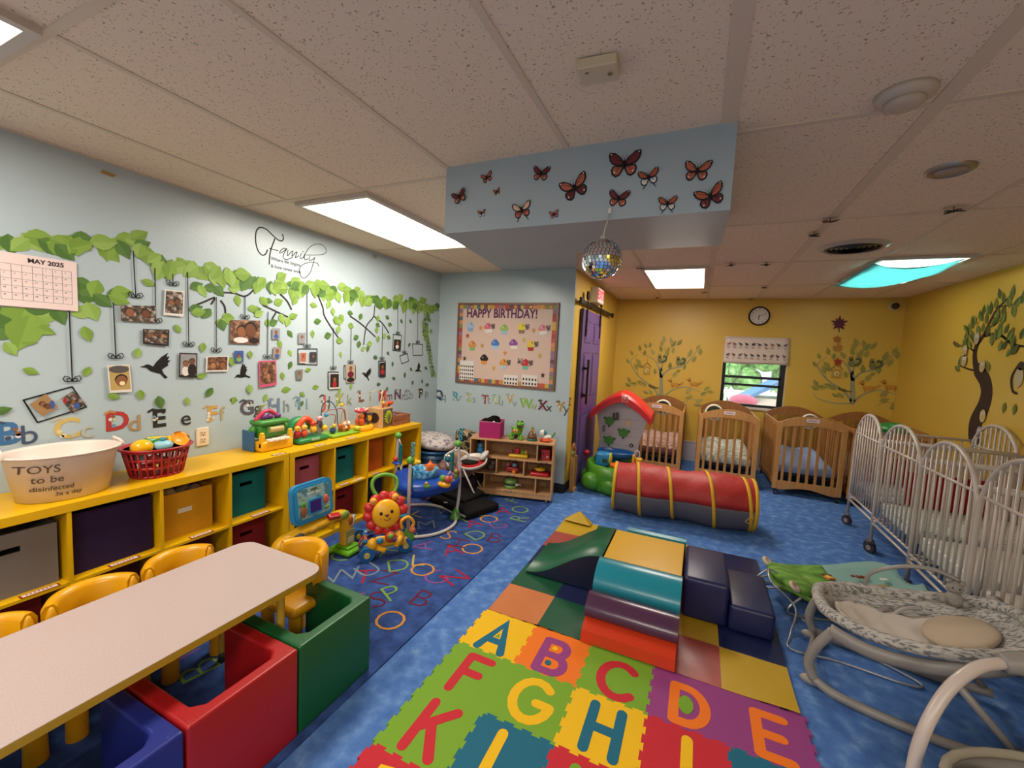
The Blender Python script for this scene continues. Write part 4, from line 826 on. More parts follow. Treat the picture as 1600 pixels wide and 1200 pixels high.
WR.place(mb, 'owl_sticker', u, v, 0, label='owl on a curled twig sticker cut off by the right edge of the view', cat='wall sticker')
# ---------------------------------------------------------------- yellow cube shelving
m_sy = mat('yellow_shelf_paint', '#d8a808', .35, spec=.4)
def cube_shelf(y0, lb):
    t = thing('cube_shelf', lb, 'shelf', (-2.685, y0+.735, 0)); X0, X1 = -.19, .195; h = .728; L = .733
    P = [('top_board', (X0, X1, -L, L, h-.04, h)), ('bottom_board', (X0, X1, -L, L, .0, .04)), ('side_panel', (X0, X1, -L, -L+.038, .04, h-.04)), ('side_panel', (X0, X1, L-.038, L, .04, h-.04))]
    for i in (1, 2, 3):
        y = -L+.038+(2*L-.076)*i/4; P.append(('divider', (X0+.004, X1-.002, y-.008, y+.008, .04, h-.04)))
    for i in range(4):
        a = -L+.038+(2*L-.076)*i/4+(.008 if i else 0); b_ = -L+.038+(2*L-.076)*(i+1)/4-(.008 if i < 3 else 0); P.append(('shelf_board', (X0+.004, X1-.004, a, b_, .352, .368)))
    P.append(('back_panel', (X0, X0+.004, -L+.038, L-.038, .04, h-.04)))
    for n_, b_ in P: mb = MB(); mb.b2(*b_, m_sy, .0015 if n_ != 'back_panel' else 0); mb.build(n_, t)
    return t
cube_shelf(.44, 'near yellow two row cube shelf under the white tub and red basket'); cube_shelf(1.912, 'far yellow two row cube shelf under the row of baby toys')
def cellc(unit, i): y0 = (.44 if unit == 0 else 1.912)+.735; L = .733; w_ = (2*L-.076)/4; return y0-L+.038+w_*(i+.5)
def fbin(unit, i, row, col, lb, hole=True, h=.27, tag_=None, full=None, rot=0, w_=.255):
    z0 = .0405 if row else .3685; cy = cellc(unit, i)
    t = thing('storage_bin', lb, 'storage bin', (-2.72 if w_ < .3 else -2.70, cy-(.025 if w_ < .3 else 0), z0), rot, None); m = cl(col); D = .28 if w_ < .3 else .31; T = .006; mb = MB()
    mb.b2(-D/2, D/2, -w_/2, w_/2, 0, T, m); mb.b2(-D/2, -D/2+T, -w_/2, w_/2, T, h, m); mb.b2(-D/2+T, D/2, -w_/2, -w_/2+T, T, h, m); mb.b2(-D/2+T, D/2, w_/2-T, w_/2, T, h, m)
    if hole:
        hy, hz0, hz1 = .04, h-.085, h-.06; mb.b2(D/2-T, D/2, -w_/2+T, -hy, T, h, m); mb.b2(D/2-T, D/2, hy, w_/2-T, T, h, m); mb.b2(D/2-T, D/2, -hy, hy, T, hz0, m); mb.b2(D/2-T, D/2, -hy, hy, hz1, h, m)
    else: mb.b2(D/2-T, D/2, -w_/2+T, w_/2-T, T, h, m)
    bd_ = mb.build('body', t)
    mb = MB()
    for a in ((-D/2-.001, D/2+.001, -w_/2-.001, -w_/2+T+.001), (-D/2, D/2, w_/2-T-.001, w_/2+.001), (D/2-T-.001, D/2+.001, -w_/2, w_/2), (-D/2-.001, -D/2+T+.001, -w_/2, w_/2)): mb.b2(*a, h-.004, h+.002, m)
    mb.build('hem', bd_)
    if tag_: mb = MB(); mb.box((D/2+.002, 0, h-.105), (.002, .07, .025), pp(tag_)); mb.build('label_tag', bd_)
    if full:
        mb = MB(); r_ = random.Random(i)
        for k in range(8): mb.ell((r_.uniform(-.08, .07), r_.uniform(-.08, .08), h-.02+r_.uniform(-.02, .01)), (r_.uniform(.04, .06), r_.uniform(.04, .06), r_.uniform(.02, .03)), cl(r_.choice(full)), rot=(r_.random(), r_.random(), 0), seg=10, rings=6)
        mb.build('cloth_contents', t)
    return t
fbin(0, 0, 0, '#77706a', 'grey fabric bin in the upper cubby nearest the left edge', w_=.3); fbin(0, 1, 0, '#2c1c3c', 'dark purple fabric bin in the upper row under the white tub and basket', hole=False, h=.285, w_=.305)
fbin(0, 2, 0, '#c8901a', 'mustard fabric bin stuffed with cloth, with a small white label', False, .25, '#d8cfc8', ['#b8a890', '#c4b6a0', '#9a8a7c'], w_=.29)
fbin(0, 3, 0, '#14686a', 'teal fabric bin in the upper row left of the seam between the yellow shelves'); fbin(1, 0, 0, '#a8566a', 'dusty pink fabric bin in the upper cubby behind the blue screen toy')
fbin(1, 1, 0, '#14686a', 'teal fabric bin in the upper row right of the pink one'); fbin(1, 2, 0, '#b85a14', 'orange fabric bin in the upper row of the far shelf', False, .285)
fbin(0, 3, 1, '#7d1c20', 'dark red fabric bin under the teal bin, behind the table corner'); fbin(0, 2, 1, '#5a1a22', 'maroon fabric bin low under the mustard bin'); fbin(0, 0, 1, '#6b1a1e', 'dark red bin low in the cubby nearest the left edge'); fbin(0, 1, 1, '#3a1620', 'dark wine coloured bin low under the purple bin', False)
fbin(1, 1, 1, '#7d1c24', 'crimson fabric bin low behind the lion walker'); fbin(1, 2, 1, '#1e2448', 'navy patterned fabric bin low under the orange bin', False, .26); fbin(1, 0, 1, '#1f5a4a', 'dark green bin low behind the screen toy'); fbin(1, 3, 1, '#4a1830', 'plum bin low in the last cubby behind the jumper')
def card(x, y, z, lb, w_=.12, d=.03, rim='#8a2a1a', rz=0):
    t = thing('shelf_label', lb, 'label', (x, y, z), rz); mb = MB(); mb.b2(-d/2, d/2, -w_/2, w_/2, 0, .001, pp(rim)); mb.build('border', t)
    mb = MB(); mb.b2(-d*.36, d*.36, -w_*.44, w_*.44, .001, .0016, pp('#d8c4b8')); r_ = random.Random(int(y*100))
    for k in range(7): mb.b2(-d*.18, d*.12*r_.random()+.002, -w_*.35+w_*.1*k, -w_*.35+w_*.1*k+.006, .0016, .002, pp('#8a3a2a'))
    mb.build('card', t)
for i, lb in enumerate(('in front of the grey bin', 'in front of the dark purple bin', 'in front of the mustard bin', 'in front of the upper left teal bin')): card(-2.508, cellc(0, i)+(.02 if i else .08), .3682, 'red bordered paper label on the shelf edge '+lb)
for i, lb in ((1, 'in front of the teal bin of the far shelf'), (2, 'in front of the orange bin')): card(-2.508, cellc(1, i)-.06, .3682, 'red bordered label on the shelf '+lb, .09)
card(-2.508, cellc(1, 1)+.08, .3682, 'plain white paper label at the right end of the far teal bin board', .08, .028, '#d8ccc0')
for p, lb in (((405, 703), 'before the green and yellow piano toy'), ((466, 689), 'before the green based animal toy'), ((529, 681), 'before the bead maze')):
    q = atz(*p, .728); card(max(q.x, -2.52), q.y, .7285, 'small dark label stuck on the yellow shelf top '+lb, .09, .035, '#4a3a2a')
# ---------------------------------------------------------------- tub and basket on the shelf
ZS = .7285
tub = thing('plastic_tub', 'large white oval tub with handwriting about toys to be disinfected', 'tub', (-2.67, .875, ZS), 0)
m_tub = pl('#dfcfc4', .4); mb = MB(); mb.lathe([(.001, .004), (.13, .004), (.135, .002), (.165, .2), (.17, .205), (.178, .205), (.178, .212), (.166, .212), (.158, .2), (.125, .012), (.001, .012)], (0, 0, 0), m_tub, 40, sx=.95, sy=1.15); mb.build('body', tub)
for s_, nm in ((-1, 'left'), (1, 'right')):
    mb = MB(); mb.tube(cr([(0-.045, s_*.205, .205), (-.04, s_*.215, .235), (0, s_*.21, .262), (.04, s_*.2, .235), (.045, s_*.2, .205)] if s_ < 0 else [(-.045, .205, .2), (-.035, .2, .225), (0, .185, .235), (.04, .195, .222), (.045, .205, .2)], 5), .006, m_tub); mb.build('handle', tub)
mb = MB(); ink = pp('#5a4434')
def tubtext(s_, yc, z, size):
    cu = MB(); cu.text(s_, ink, size, (0, 0), 0, .0006, sx=.95); vs = []
    for (x, y, z_) in cu.v:
        zz = z+y; rr = .135+.03*(zz/.2); yy = yc+x; th = math.asin(max(-1, min(1, yy/(rr*1.15)))); vs.append(((rr+.0015+z_)*math.cos(th)*.95, (rr+.0015+z_)*math.sin(th)*1.15, zz))
    k = len(mb.v); mb.v += vs; mb.f += [tuple(k+a for a in f) for f in cu.f]; mb.slot(ink); mb.mi += [0]*len(cu.f); mb.sm += [False]*len(cu.f)
tubtext('TOYS', -.115, .155, .05); tubtext('to be', -.09, .108, .044); tubtext('disinfected', -.075, .066, .03); tubtext('3x a day', -.03, .036, .026); mb.build('handwriting', tub)
bs = thing('plastic_basket', 'red oval plastic basket with square holes, full of toys, right of the white tub', 'basket', (-2.67, 1.24, ZS))
m_rb = pl('#a8202c', .35); prof = lambda z: .098+.03*(z/.155); ey = 1.14
mb = MB(); mb.lathe([(.001, .003), (.1, .003), (.102, .01), (.098, .012), (.001, .012)], (0, 0, 0), m_rb, 32, sy=ey)
for z in (.006, .055, .1, .145): mb.lathe([(prof(z)-.003, z-.006), (prof(z)+.002, z-.006), (prof(z)+.002, z+.006), (prof(z)-.003, z+.006), (prof(z)-.003, z-.006)], (0, 0, 0), m_rb, 40, sy=ey)
for k in range(26):
    a = 2*PI*k/26; mb.tube([(prof(z)*math.cos(a), prof(z)*math.sin(a)*ey, z) for z in (.006, .08, .15)], .0055, m_rb, 6)
mb.build('lattice_body', bs)
mb = MB(); mb.lathe([(.128, .15), (.142, .152), (.146, .158), (.14, .162), (.127, .16), (.126, .15)], (0, 0, 0), m_rb, 40, sy=ey); mb.build('rim', bs)
def put(name, lb, cat, loc, parts, rz=0, group=None):
    """parts: (part_name, fn(mb))"""
    t = thing(name, lb, cat, loc, rz, group)
    for nm, fn in parts: mb = MB(); fn(mb); mb.build(nm, t)
    return t
X_, Y_, Z_ = -2.67, 1.24, ZS
put('toy_ball', 'glossy yellow egg shaped toy at the left of the red basket', 'toy', (X_+.03, Y_-.08, Z_+.165), [('body', lambda m: m.ell((0, 0, 0), (.045, .05, .042), pl('#e8b010', .2)))])
put('toy_vegetable', 'green toy vegetable lying at the back of the red basket', 'toy', (X_-.04, Y_-.01, Z_+.175), [('body', lambda m: m.ell((0, 0, 0), (.03, .07, .026), pl('#2f8a4a', .3), rot=(.1, 0, .3))), ('stem', lambda m: m.cyl((0, .07, .01), .008, .02, pl('#1f6a3a')))])
put('toy_cup', 'pale blue toy cup with a knob in the middle of the red basket', 'toy', (X_+.04, Y_+.01, Z_+.16), [('cup', lambda m: m.lathe([(.001, -.03), (.035, -.025), (.046, .01), (.03, .024), (.001, .028)], (0, 0, 0), pl('#8fc4d0', .3))), ('knob', lambda m: m.ell((0, 0, .034), .014, pl('#2f8a9a')))])
put('toy_ladle', 'orange toy ladle resting on the right rim of the red basket', 'toy', (X_+.04, Y_+.09, Z_+.18), [('bowl', lambda m: m.lathe([(.001, -.012), (.03, -.008), (.042, .01), (.045, .012), (.036, .006), (.024, -.002), (.001, -.004)], (0, 0, 0), pl('#e8941a', .3), rot=(0, .9, 0))), ('handle', lambda m: m.tube([(.0, -.035, -.01), (.02, -.11, -.03)], .008, pl('#e8941a', .3)))])
put('toy_shovel', 'yellow toy shovel lying across the back of the red basket', 'toy', (X_-.03, Y_+.06, Z_+.182), [('blade', lambda m: m.box((0, .04, 0), (.06, .07, .008), pl('#e8b82a'), .006, rot=(.3, .2, 0))), ('handle', lambda m: m.tube([(0, 0, .005), (0, -.09, .012)], .009, pl('#e8b82a')))])
for k, (dx, dy, dz, c_, lb) in enumerate([(.0, -.04, .04, '#c83a3a', 'red toy block seen through the holes of the red basket'), (.03, .04, .06, '#d8602a', 'orange toy ring low inside the red basket'), (-.03, .05, .05, '#3a7a4a', 'green toy block low inside the red basket'), (.04, -.03, .09, '#c84a3a', 'vermilion toy piece in the centre of the red basket'), (-.02, -.06, .1, '#6a8a9a', 'blue grey toy piece inside the red basket')]):
    put('toy_block', lb, 'toy', (X_+dx, Y_+dy, Z_+dz), [('body', lambda m, c_=c_: m.box((0, 0, 0), (.05, .055, .04), pl(c_), .01, rot=(.4*k, .3, k)))])
# ---------------------------------------------------------------- baby toys on the shelf (local: +x into the room, y along the wall)
def piano(t):
    mb = MB(); G, Yl = pl('#3f8a34'), pl('#e8b01c')
    mb.box((.0, 0, .13), (.11, .2, .1), G, .02); mb.box((.01, 0, .19), (.13, .22, .035), G, .015); mb.ell((.0, -.115, .14), (.03, .025, .03), G); mb.ell((0, .115, .14), (.03, .025, .03), G); mb.build('green_body', t)
    mb = MB(); mb.box((.03, 0, .035), (.14, .24, .07), Yl, .012)
    for s_ in (-1, 1):
        mb.box((.08, s_*.105, .07), (.03, .03, .09), Yl, .006); mb.ell((.08, s_*.105, .122), (.016, .016, .012), Yl)
    mb.build('yellow_base', t)
    for k in range(4): mb = MB(); mb.box((.095, -.06+.04*k, .075), (.05, .034, .016), pl('#e8e0d4'), .004); mb.build('key', t)
    mb = MB(); mb.box((-.02, -.132, .07), (.12, .012, .14), pl('#2a5f8f'), .005); mb.build('side_panel', t)
    mb = MB(); mb.cyl((.062, .01, .14), .02, .1, pl('#b8a468', .2), rot=(PI/2, 0, 0)); mb.box((.058, .01, .14), (.01, .125, .05), pl('#5aa044'), .004); mb.build('roller', t)
    mb = MB(); mb.tube([(0, -.1+.2*k/12*.9, .2+.065*math.sin(PI*k/12)) for k in range(13)], .014, pl('#c83a5a')); mb.build('pink_arch', t)
    mb = MB()
    for y in (-.04, 0, .06): mb.ell((.01, y, .222), (.02, .024, .022), pl('#6a2a6a'))
    mb.build('purple_figures', t)
    mb = MB()
    for k in range(3): mb.tube([(-.02, -.05-.01*k, .24), (-.02, -.04-.005*k, .28+.01*k), (-.01, -.02+.01*k, .31)], .003, pl('#8a8a3a'), 6)
    mb.build('sprig', t)
piano(thing('toy_piano', 'green and yellow toy piano with white keys and a pink arch on top', 'toy', (-2.73, 1.93, ZS)))
def farm(t):
    mb = MB(); mb.box((.02, 0, .02), (.18, .27, .04), pl('#1f7a3f'), .018); mb.build('green_base', t)
    mb = MB(); mb.lathe([(.085, -.03), (.115, -.03), (.115, .03), (.085, .03), (.085, -.03)], (-.03, -.02, .07), pl('#2a8a4a'), 18, rot=(PI/2, 0, PI/2), arc=.5); mb.build('green_arch', t)
    mb = MB(); mb.tube([(-.0, -.08+.16*k/8, .1+.07*math.sin(PI*k/8)) for k in range(9)], .024, pl('#d8502a')); mb.build('orange_arch', t)
    for (y, z, c1, c2, nm) in ((-.05, .1, '#d8502a', '#e8b04a', 'red_figure'), (.03, .12, '#e8b02a', '#d84a2a', 'yellow_figure'), (.085, .15, '#3a3a40', '#d8a0a0', 'dark_figure'), (-.11, .1, '#a8202c', '#e8a83a', 'side_figure')):
        mb = MB(); mb.ell((.05, y, z-.03), (.024, .026, .034), pl(c1)); mb.ell((.052, y, z+.015), (.022, .024, .022), pl(c2)); mb.ell((.07, y-.008, z+.018), .004, BK); mb.ell((.07, y+.008, z+.018), .004, BK); mb.build(nm, t)
    mb = MB(); mb.cyl((.05, .08, .09), .04, .03, pl('#7a7468'), rot=(PI/2, 0, PI/2)); mb.build('grey_wheel', t)
    mb = MB(); mb.ell((.07, .12, .09), .022, pl('#e8b41a')); mb.build('yellow_knob', t)
    mb = MB(); mb.box((.112, .0, .03), (.004, .07, .02), pp('#8fb8a0')); mb.build('label', t)
farm(thing('activity_toy', 'green based baby activity toy with little animal figures, right of the piano toy', 'toy', (-2.72, 2.22, ZS)))
def maze(t):
    mb = MB(); mb.box((.02, 0, .012), (.2, .3, .024), pl('#7fae2a'), .01); mb.build('lime_base', t)
    for pts, c_, r in (([(-.05, -.12, .02), (-.05, -.12, .2), (-.05, -.09, .27), (-.03, -.04, .27), (-.0, -.01, .2), (.0, .0, .1), (.02, .01, .02)], '#1f3f5a', .004), ([(0, -.06, .02), (.02, -.04, .16), (-.02, -.1, .17), (-.03, -.08, .2), (.0, -.02, .21), (.05, .02, .2), (.06, .03, .02)], '#8a2a3a', .0035),
                       ([(-.04, .02, .02), (-.04, .03, .18), (-.03, .06, .24), (-.0, .1, .18), (0, .11, .02)], '#c9c4b4', .003), ([(.05, -.02, .02), (.05, 0, .18), (.05, .03, .2), (.05, .05, .02)], '#a8741a', .003)):
        mb = MB(); mb.tube(cr(pts, 5), r, pl(c_), 7); mb.build('wire', t)
    for i, (x, y, z, c_) in enumerate([(-.02, -.1, .17, '#3a8ac0'), (0, -.06, .06, '#c8b84a'), (.0, -.06, .035, '#2a4a8a'), (.05, -.02, .08, '#d8602a'), (.06, .03, .1, '#d88a5a'), (.06, .03, .06, '#e8d8b8'), (.02, .01, .04, '#a84a2a'), (0, .11, .05, '#6a8a3a'), (-.03, .07, .235, '#e8b02a')]):
        mb = MB(); mb.ell((x, y, z), .017, pl(c_), seg=10, rings=6); mb.build('bead', t)
    for y, c1, c2 in ((.02, '#c86a2a', '#e8c8a0'), (.06, '#b8501a', '#e8d8c8'), (-.09, '#2a4a7a', '#c8b44a')):
        mb = MB(); mb.ell((.05, y, .05), (.022, .022, .03), pl(c1)); mb.ell((.06, y, .09), (.018, .018, .018), pl(c2)); mb.build('animal_figure', t)
    mb = MB(); mb.ell((.1, .12, .045), (.03, .03, .02), pl('#b8b82a')); mb.build('yellow_knob', t)
maze(thing('bead_maze', 'wire bead maze with looping wires on a lime green base on the yellow shelf', 'toy', (-2.72, 2.53, ZS)))
def drum(t):
    mb = MB(); mb.lathe([(.001, 0), (.09, 0), (.095, .01), (.095, .035), (.085, .045), (.001, .045)], (0, 0, 0), pl('#e8a81a'), 22, sy=1.2); mb.build('yellow_base', t)
    mb = MB(); mb.ell((.02, -.04, .085), (.04, .04, .04), pl('#d8541a')); mb.ell((.03, -.04, .13), (.03, .03, .028), pl('#d8641a')); mb.build('orange_animal', t)
    mb = MB(); mb.cyl((0, .06, .1), .045, .05, pl('#5a3a5a'), rot=(0, PI/2, 0)); mb.cyl((.03, .06, .1), .025, .02, pl('#d8a020'), rot=(0, PI/2, 0)); mb.build('purple_wheel', t)
    mb = MB(); mb.ell((0, 0, .17), (.06, .07, .02), pl('#b8343a'))
    for k in range(6): mb.ell((.045*math.cos(k), .05*math.sin(k), .182), .01, pl('#e8dcd0'), seg=8, rings=5)
    mb.cyl((0, 0, .13), .008, .09, pl('#7a5a3a')); mb.build('spotted_canopy', t)
    mb = MB(); mb.tube(cr([(.06, -.09, .03), (.06, -.09, .13), (.06, -.05, .17), (.06, .0, .15), (.07, .01, .03)], 5), .004, pl('#1f4a4a'), 7); mb.build('wire', t)
drum(thing('baby_toy', 'yellow based spinning toy with an orange animal and red spotted canopy', 'toy', (-2.70, 2.78, ZS)))
def actcube(t):
    W1 = wood('#b8905f', '#c9a470'); mb = MB(); s = .09; mb.box((0, 0, s), (.17, .17, .18), W1, .004); mb.build('wooden_cube', t)
    mb = MB(Matrix.Translation((.085, 0, s)) @ Matrix(((0, 0, 1, 0), (1, 0, 0, 0), (0, 1, 0, 0), (0, 0, 0, 1)))); mb.b2(-.075, .075, -.08, .08, 0, .003, pl('#5a5448'))
    P = []
    for k in range(32): a = 2*PI*k/32; r = .062 if k % 2 else .046; P.append((r*math.cos(a), r*math.sin(a)+.005))
    mb.prism(P, .003, .012, pl('#a8b024')); mb.disc((0, .005), .03, pl('#6a8a24'), .012, .015); mb.ribbon([(0, .0), (0, -.03)], .02, pl('#7a3a6a'), .012, .017); mb.build('sun_gear', t)
    mb = MB(Matrix.Translation((0, -.085, s)) @ M2); mb.disc((0, 0), .05, pl('#3a2a24'), 0, .003); mb.disc((-.04, .03), .02, pl('#5a7a2a'), .003, .006); mb.build('side_wheel', t)
    for pts, c_ in (([(-.06, -.06, .18), (-.06, -.08, .28), (-.03, -.04, .34), (.0, .02, .3), (.03, .05, .18)], '#b8b484'), ([(.04, -.05, .18), (.03, -.02, .3), (.0, .03, .34), (-.03, .07, .28), (-.05, .06, .18)], '#c8c090'), ([(.06, -.04, .18), (.05, -.03, .26), (.06, .01, .3), (.06, .03, .18)], '#d85a1a')):
        mb = MB(); mb.tube(cr(pts, 5), .003, pl(c_), 6); mb.build('wire', t)
    for x, y, z, c_ in ((.06, -.04, .23, '#e8a01a'), (.05, -.02, .2, '#d8481a'), (.0, .05, .21, '#1f6a6a'), (0, .05, .24, '#1f5a7a'), (.04, .08, .2, '#2a2a2a'), (.06, .02, .21, '#d8641a')):
        mb = MB(); mb.ell((x, y, z), (.014, .014, .018), pl(c_), seg=10, rings=6); mb.build('bead', t)
    mb = MB(); mb.ell((.05, .1, .215), (.025, .035, .018), pl('#d8401a')); mb.cyl((.05, .085, .195), .006, .03, pl('#d8401a')); mb.build('red_fish', t)
actcube(thing('activity_cube', 'wooden activity cube with a yellow green sun gear on its front', 'toy', (-2.69, 3.00, ZS), .15))
put('small_train_toy', 'small green and orange toy between the wooden cube and the tray stack', 'toy', (-2.8, 3.16, ZS), [('green_base', lambda m: m.box((0, 0, .02), (.1, .13, .04), pl('#5a8a4a'), .012)), ('body', lambda m: m.box((0, 0, .07), (.07, .09, .06), pl('#6a4a5a'), .012)), ('orange_top', lambda m: (m.ell((0, 0, .125), (.03, .035, .03), pl('#d8743a')), m.cyl((0, 0, .1), .01, .03, pl('#c8503a'))))])
for k in range(5):
    t = thing('puzzle_tray', ('wooden puzzle tray, topmost of the stack at the far end of the yellow shelf', 'wooden puzzle tray, second from the top of the stack', 'wooden puzzle tray, middle of the stack of five', 'wooden puzzle tray, second from the bottom of the stack', 'wooden puzzle tray, bottom of the stack at the far end of the yellow shelf')[4-k], 'puzzle', (-2.685+random.uniform(-.006, .006), 3.20, ZS+.0005+.0185*k), random.uniform(-.05, .05), 'stacked wooden puzzle trays')
    m_ = wood('#8a5238', '#a06a4a'); mb = MB(); mb.b2(-.1, .1, -.12, .12, 0, .005, m_)
    for a in ((-.1, -.09, -.12, .12), (.09, .1, -.12, .12), (-.09, .09, -.12, -.11), (-.09, .09, .11, .12)): mb.b2(*a, .005, .017, m_)
    mb.build('tray', t)
    if k == 4:
        mb = MB(); r_ = random.Random(4)
        for i in range(7): mb.ell((r_.uniform(-.07, .07), r_.uniform(-.09, .09), .012), (r_.uniform(.015, .025), r_.uniform(.015, .03), .008), pl(r_.choice(['#8a6a5a', '#a07a60', '#6a4a5a', '#7a8a5a'])), seg=10, rings=5)
        mb.build('puzzle_pieces', t)
# ---------------------------------------------------------------- long low table, yellow chairs, cube chairs
tb = thing('activity_table', 'long low table with pale pinkish laminate top and yellow edge', 'table', (-1.7, .2, .008))
m_lam = mat('pink_laminate', '#b3a09c', .35, noise=(260, [(.3, '#ab9995'), (.7, '#b8a5a1')], (1, 1, 1), 4), spec=.4); m_te = mat('table_edge_yellow', '#a8861a', .5)
def rrect(x0, x1, y0, y1, r, n=6):
    P = []
    for cx, cy, a0 in ((x1-r, y1-r, 0), (x0+r, y1-r, PI/2), (x0+r, y0+r, PI), (x1-r, y0+r, 1.5*PI)):
        for k in range(n+1): a = a0+PI/2*k/n; P.append((cx+r*math.cos(a), cy+r*math.sin(a)))
    return P
mb = MB(); mb.prism(rrect(-.27, .265, -.9, 1.085, .07), .466, .4905, m_te); mb.prism(rrect(-.269, .264, -.899, 1.084, .069), .4905, .4925, m_lam); mb.build('tabletop', tb)
for x in (-.2, .19):
    for y in (-.78, .92):
        mb = MB(); mb.cyl((x, y, .26), .016, .43, pl('#c8a03a')); mb.cyl((x, y, .1), .012, .16, mat('leg_chrome', '#8a8478', .3, .8)); mb.cyl((x, y, .012), .02, .024, pl('#2a2622')); mb.build('leg', tb)
mb = MB(); mb.b2(-.2, .19, .90, .94, .44, .474, pl('#9a7a2a')); mb.b2(-.2, .19, -.8, -.76, .44, .474, pl('#9a7a2a')); mb.build('apron', tb)
def child_chair():
    t = thing('child_chair', 'x', 'chair'); m = pl('#d99a0e', .3)
    mb = MB(); mb.box((0, -.01, .25), (.27, .25, .05), m, .022); mb.build('seat', t)
    mb = MB(); pr = [(.098, .24), (.1, .38), (.102, .47), (.115, .49), (.135, .488), (.147, .465), (.145, .38), (.14, .24), (.098, .24)]
    mb.lathe(pr, (0, -.02, 0), m, 18, arc=.44, phase=.03)
    for e in (0, 1): a = 2*PI*(.03+.44*e); mb.add([(p[0]*math.cos(a), -.02+p[0]*math.sin(a), p[1]) for p in pr[:-1]], [tuple(range(8))], m); mb.ell((.121*math.cos(a), -.02+.121*math.sin(a), .36), (.0215, .0215, .124), m)
    mb.build('backrest', t)
    for sx in (-1, 1):
        for sy in (-1, 1): mb = MB(); mb.cyl((sx*.095, -.01+sy*.085, .115), .032, .23, m, 14, r2=.028); mb.build('leg', t)
    return t
ch = child_chair()
spots = [(-2.07, 1.045, PI/2, 'yellow moulded child chair behind the table, nearest the far end'), (-2.07, .75, PI/2, 'yellow moulded child chair behind the table, middle of the three'), (-2.07, .455, PI/2, 'yellow moulded child chair behind the table at the left edge of the view'), (-1.70, 1.36, 0, 'yellow moulded child chair at the far end of the table')]
for i, (x, y, rz, lb) in enumerate(spots):
    o = ch if i == 0 else copy_tree(ch); o.location = (x, y, .008); o.rotation_euler = (0, 0, rz); o['label'] = lb; o['group'] = 'yellow child chairs'
def cube_chair(col, y0, lb):
    t = thing('cube_chair', lb, 'chair', (-1.455, y0+.185, .008)); m = pl(col, .4); H = .35; a = .1835; w_ = .048
    mb = MB(); P = [(-a, -a), (a, -a), (a, a), (-a, a), (-a, a-w_), (a-w_-.03, a-w_), (a-w_, a-w_-.03), (a-w_, -a+w_+.03), (a-w_-.03, -a+w_), (-a, -a+w_)]
    bm = bmesh.new(); v0 = [bm.verts.new((x, y, 0)) for x, y in P]; f_ = bm.faces.new(v0); r = bmesh.ops.extrude_face_region(bm, geom=[f_])
    for v in r['geom']:
        if isinstance(v, bmesh.types.BMVert): v.co.z = H
    bmesh.ops.recalc_face_normals(bm, faces=bm.faces[:]); bmesh.ops.bevel(bm, geom=bm.edges[:], offset=.009, segments=3, affect='EDGES', profile=.5, clamp_overlap=True); mb.addbm(bm, m, False)
    mb.build('shell', t)
    mb = MB(); vs = []; n = 8
    for s_ in (-1, 1):
        y = s_*(a-w_-.001); vs += [(a-w_-.13*math.sin(PI/2*k/n), y, .25-.13*(1-math.cos(PI/2*k/n))-.06*k/n) for k in range(n+1)]+[(a-w_-.13, y, .02), (a-w_, y, .02)]
    N_ = n+3; mb.add(vs, [tuple(range(N_)), tuple(range(2*N_-1, N_-1, -1))]+[(k, (k+1) % N_, N_+(k+1) % N_, N_+k)[::-1] for k in range(N_)], m, False); mb.build('seat', t)
    for cx, cy in ((a-.024, a-.024), (a-.024, -a+.024), (-a+.04, a-.024), (-a+.04, -a+.024)):
        mb = MB(); mb.lathe([(.006, 0), (.009, .0015), (.012, 0)], (cx, cy, H-.0005), m, 14); mb.build('moulded_ring', t)
cube_chair('#0e5428', 1.022, 'dark green plastic cube chair at the far end of the table row'); cube_chair('#9e1418', .648, 'red plastic cube chair between the green and the blue ones'); cube_chair('#1a2878', .274, 'blue plastic cube chair at the bottom edge of the view')
# ---------------------------------------------------------------- alphabet rug
rug = thing('alphabet_rug', 'dark blue rug scattered with outlined colourful letters in front of the yellow shelves', 'rug', (-1.9, 1.4, 0))
RZ = .008
mb = MB(Matrix.Translation((1.9, -1.4, 0))); m_rug = mat('rug_navy', '#24345a', .95, noise=(14, [(.3, '#2c3f70'), (.55, '#36508a'), (.75, '#4260a0')], (1, 1, 1), 6), bump=(260, .5), spec=.1)
mb.b2(-2.487, -1.24, -1.2, 3.90, .0, RZ, m_rug); mb.build('pile', rug)
m_rgrn = mat('rug_green', '#6f8f4a', .95, spec=.1); m_ryel = mat('rug_yellow', '#a89a4e', .95, spec=.1); m_rora = mat('rug_orange', '#b8803a', .95, spec=.1); m_rred = mat('rug_red', '#9a2038', .95, spec=.1); m_rpur = mat('rug_purple', '#7a4a86', .95, spec=.1); m_rgry = mat('rug_grey', '#6f7f8a', .95, spec=.1); m_rmar = mat('rug_maroon', '#5f2438', .95, spec=.1)
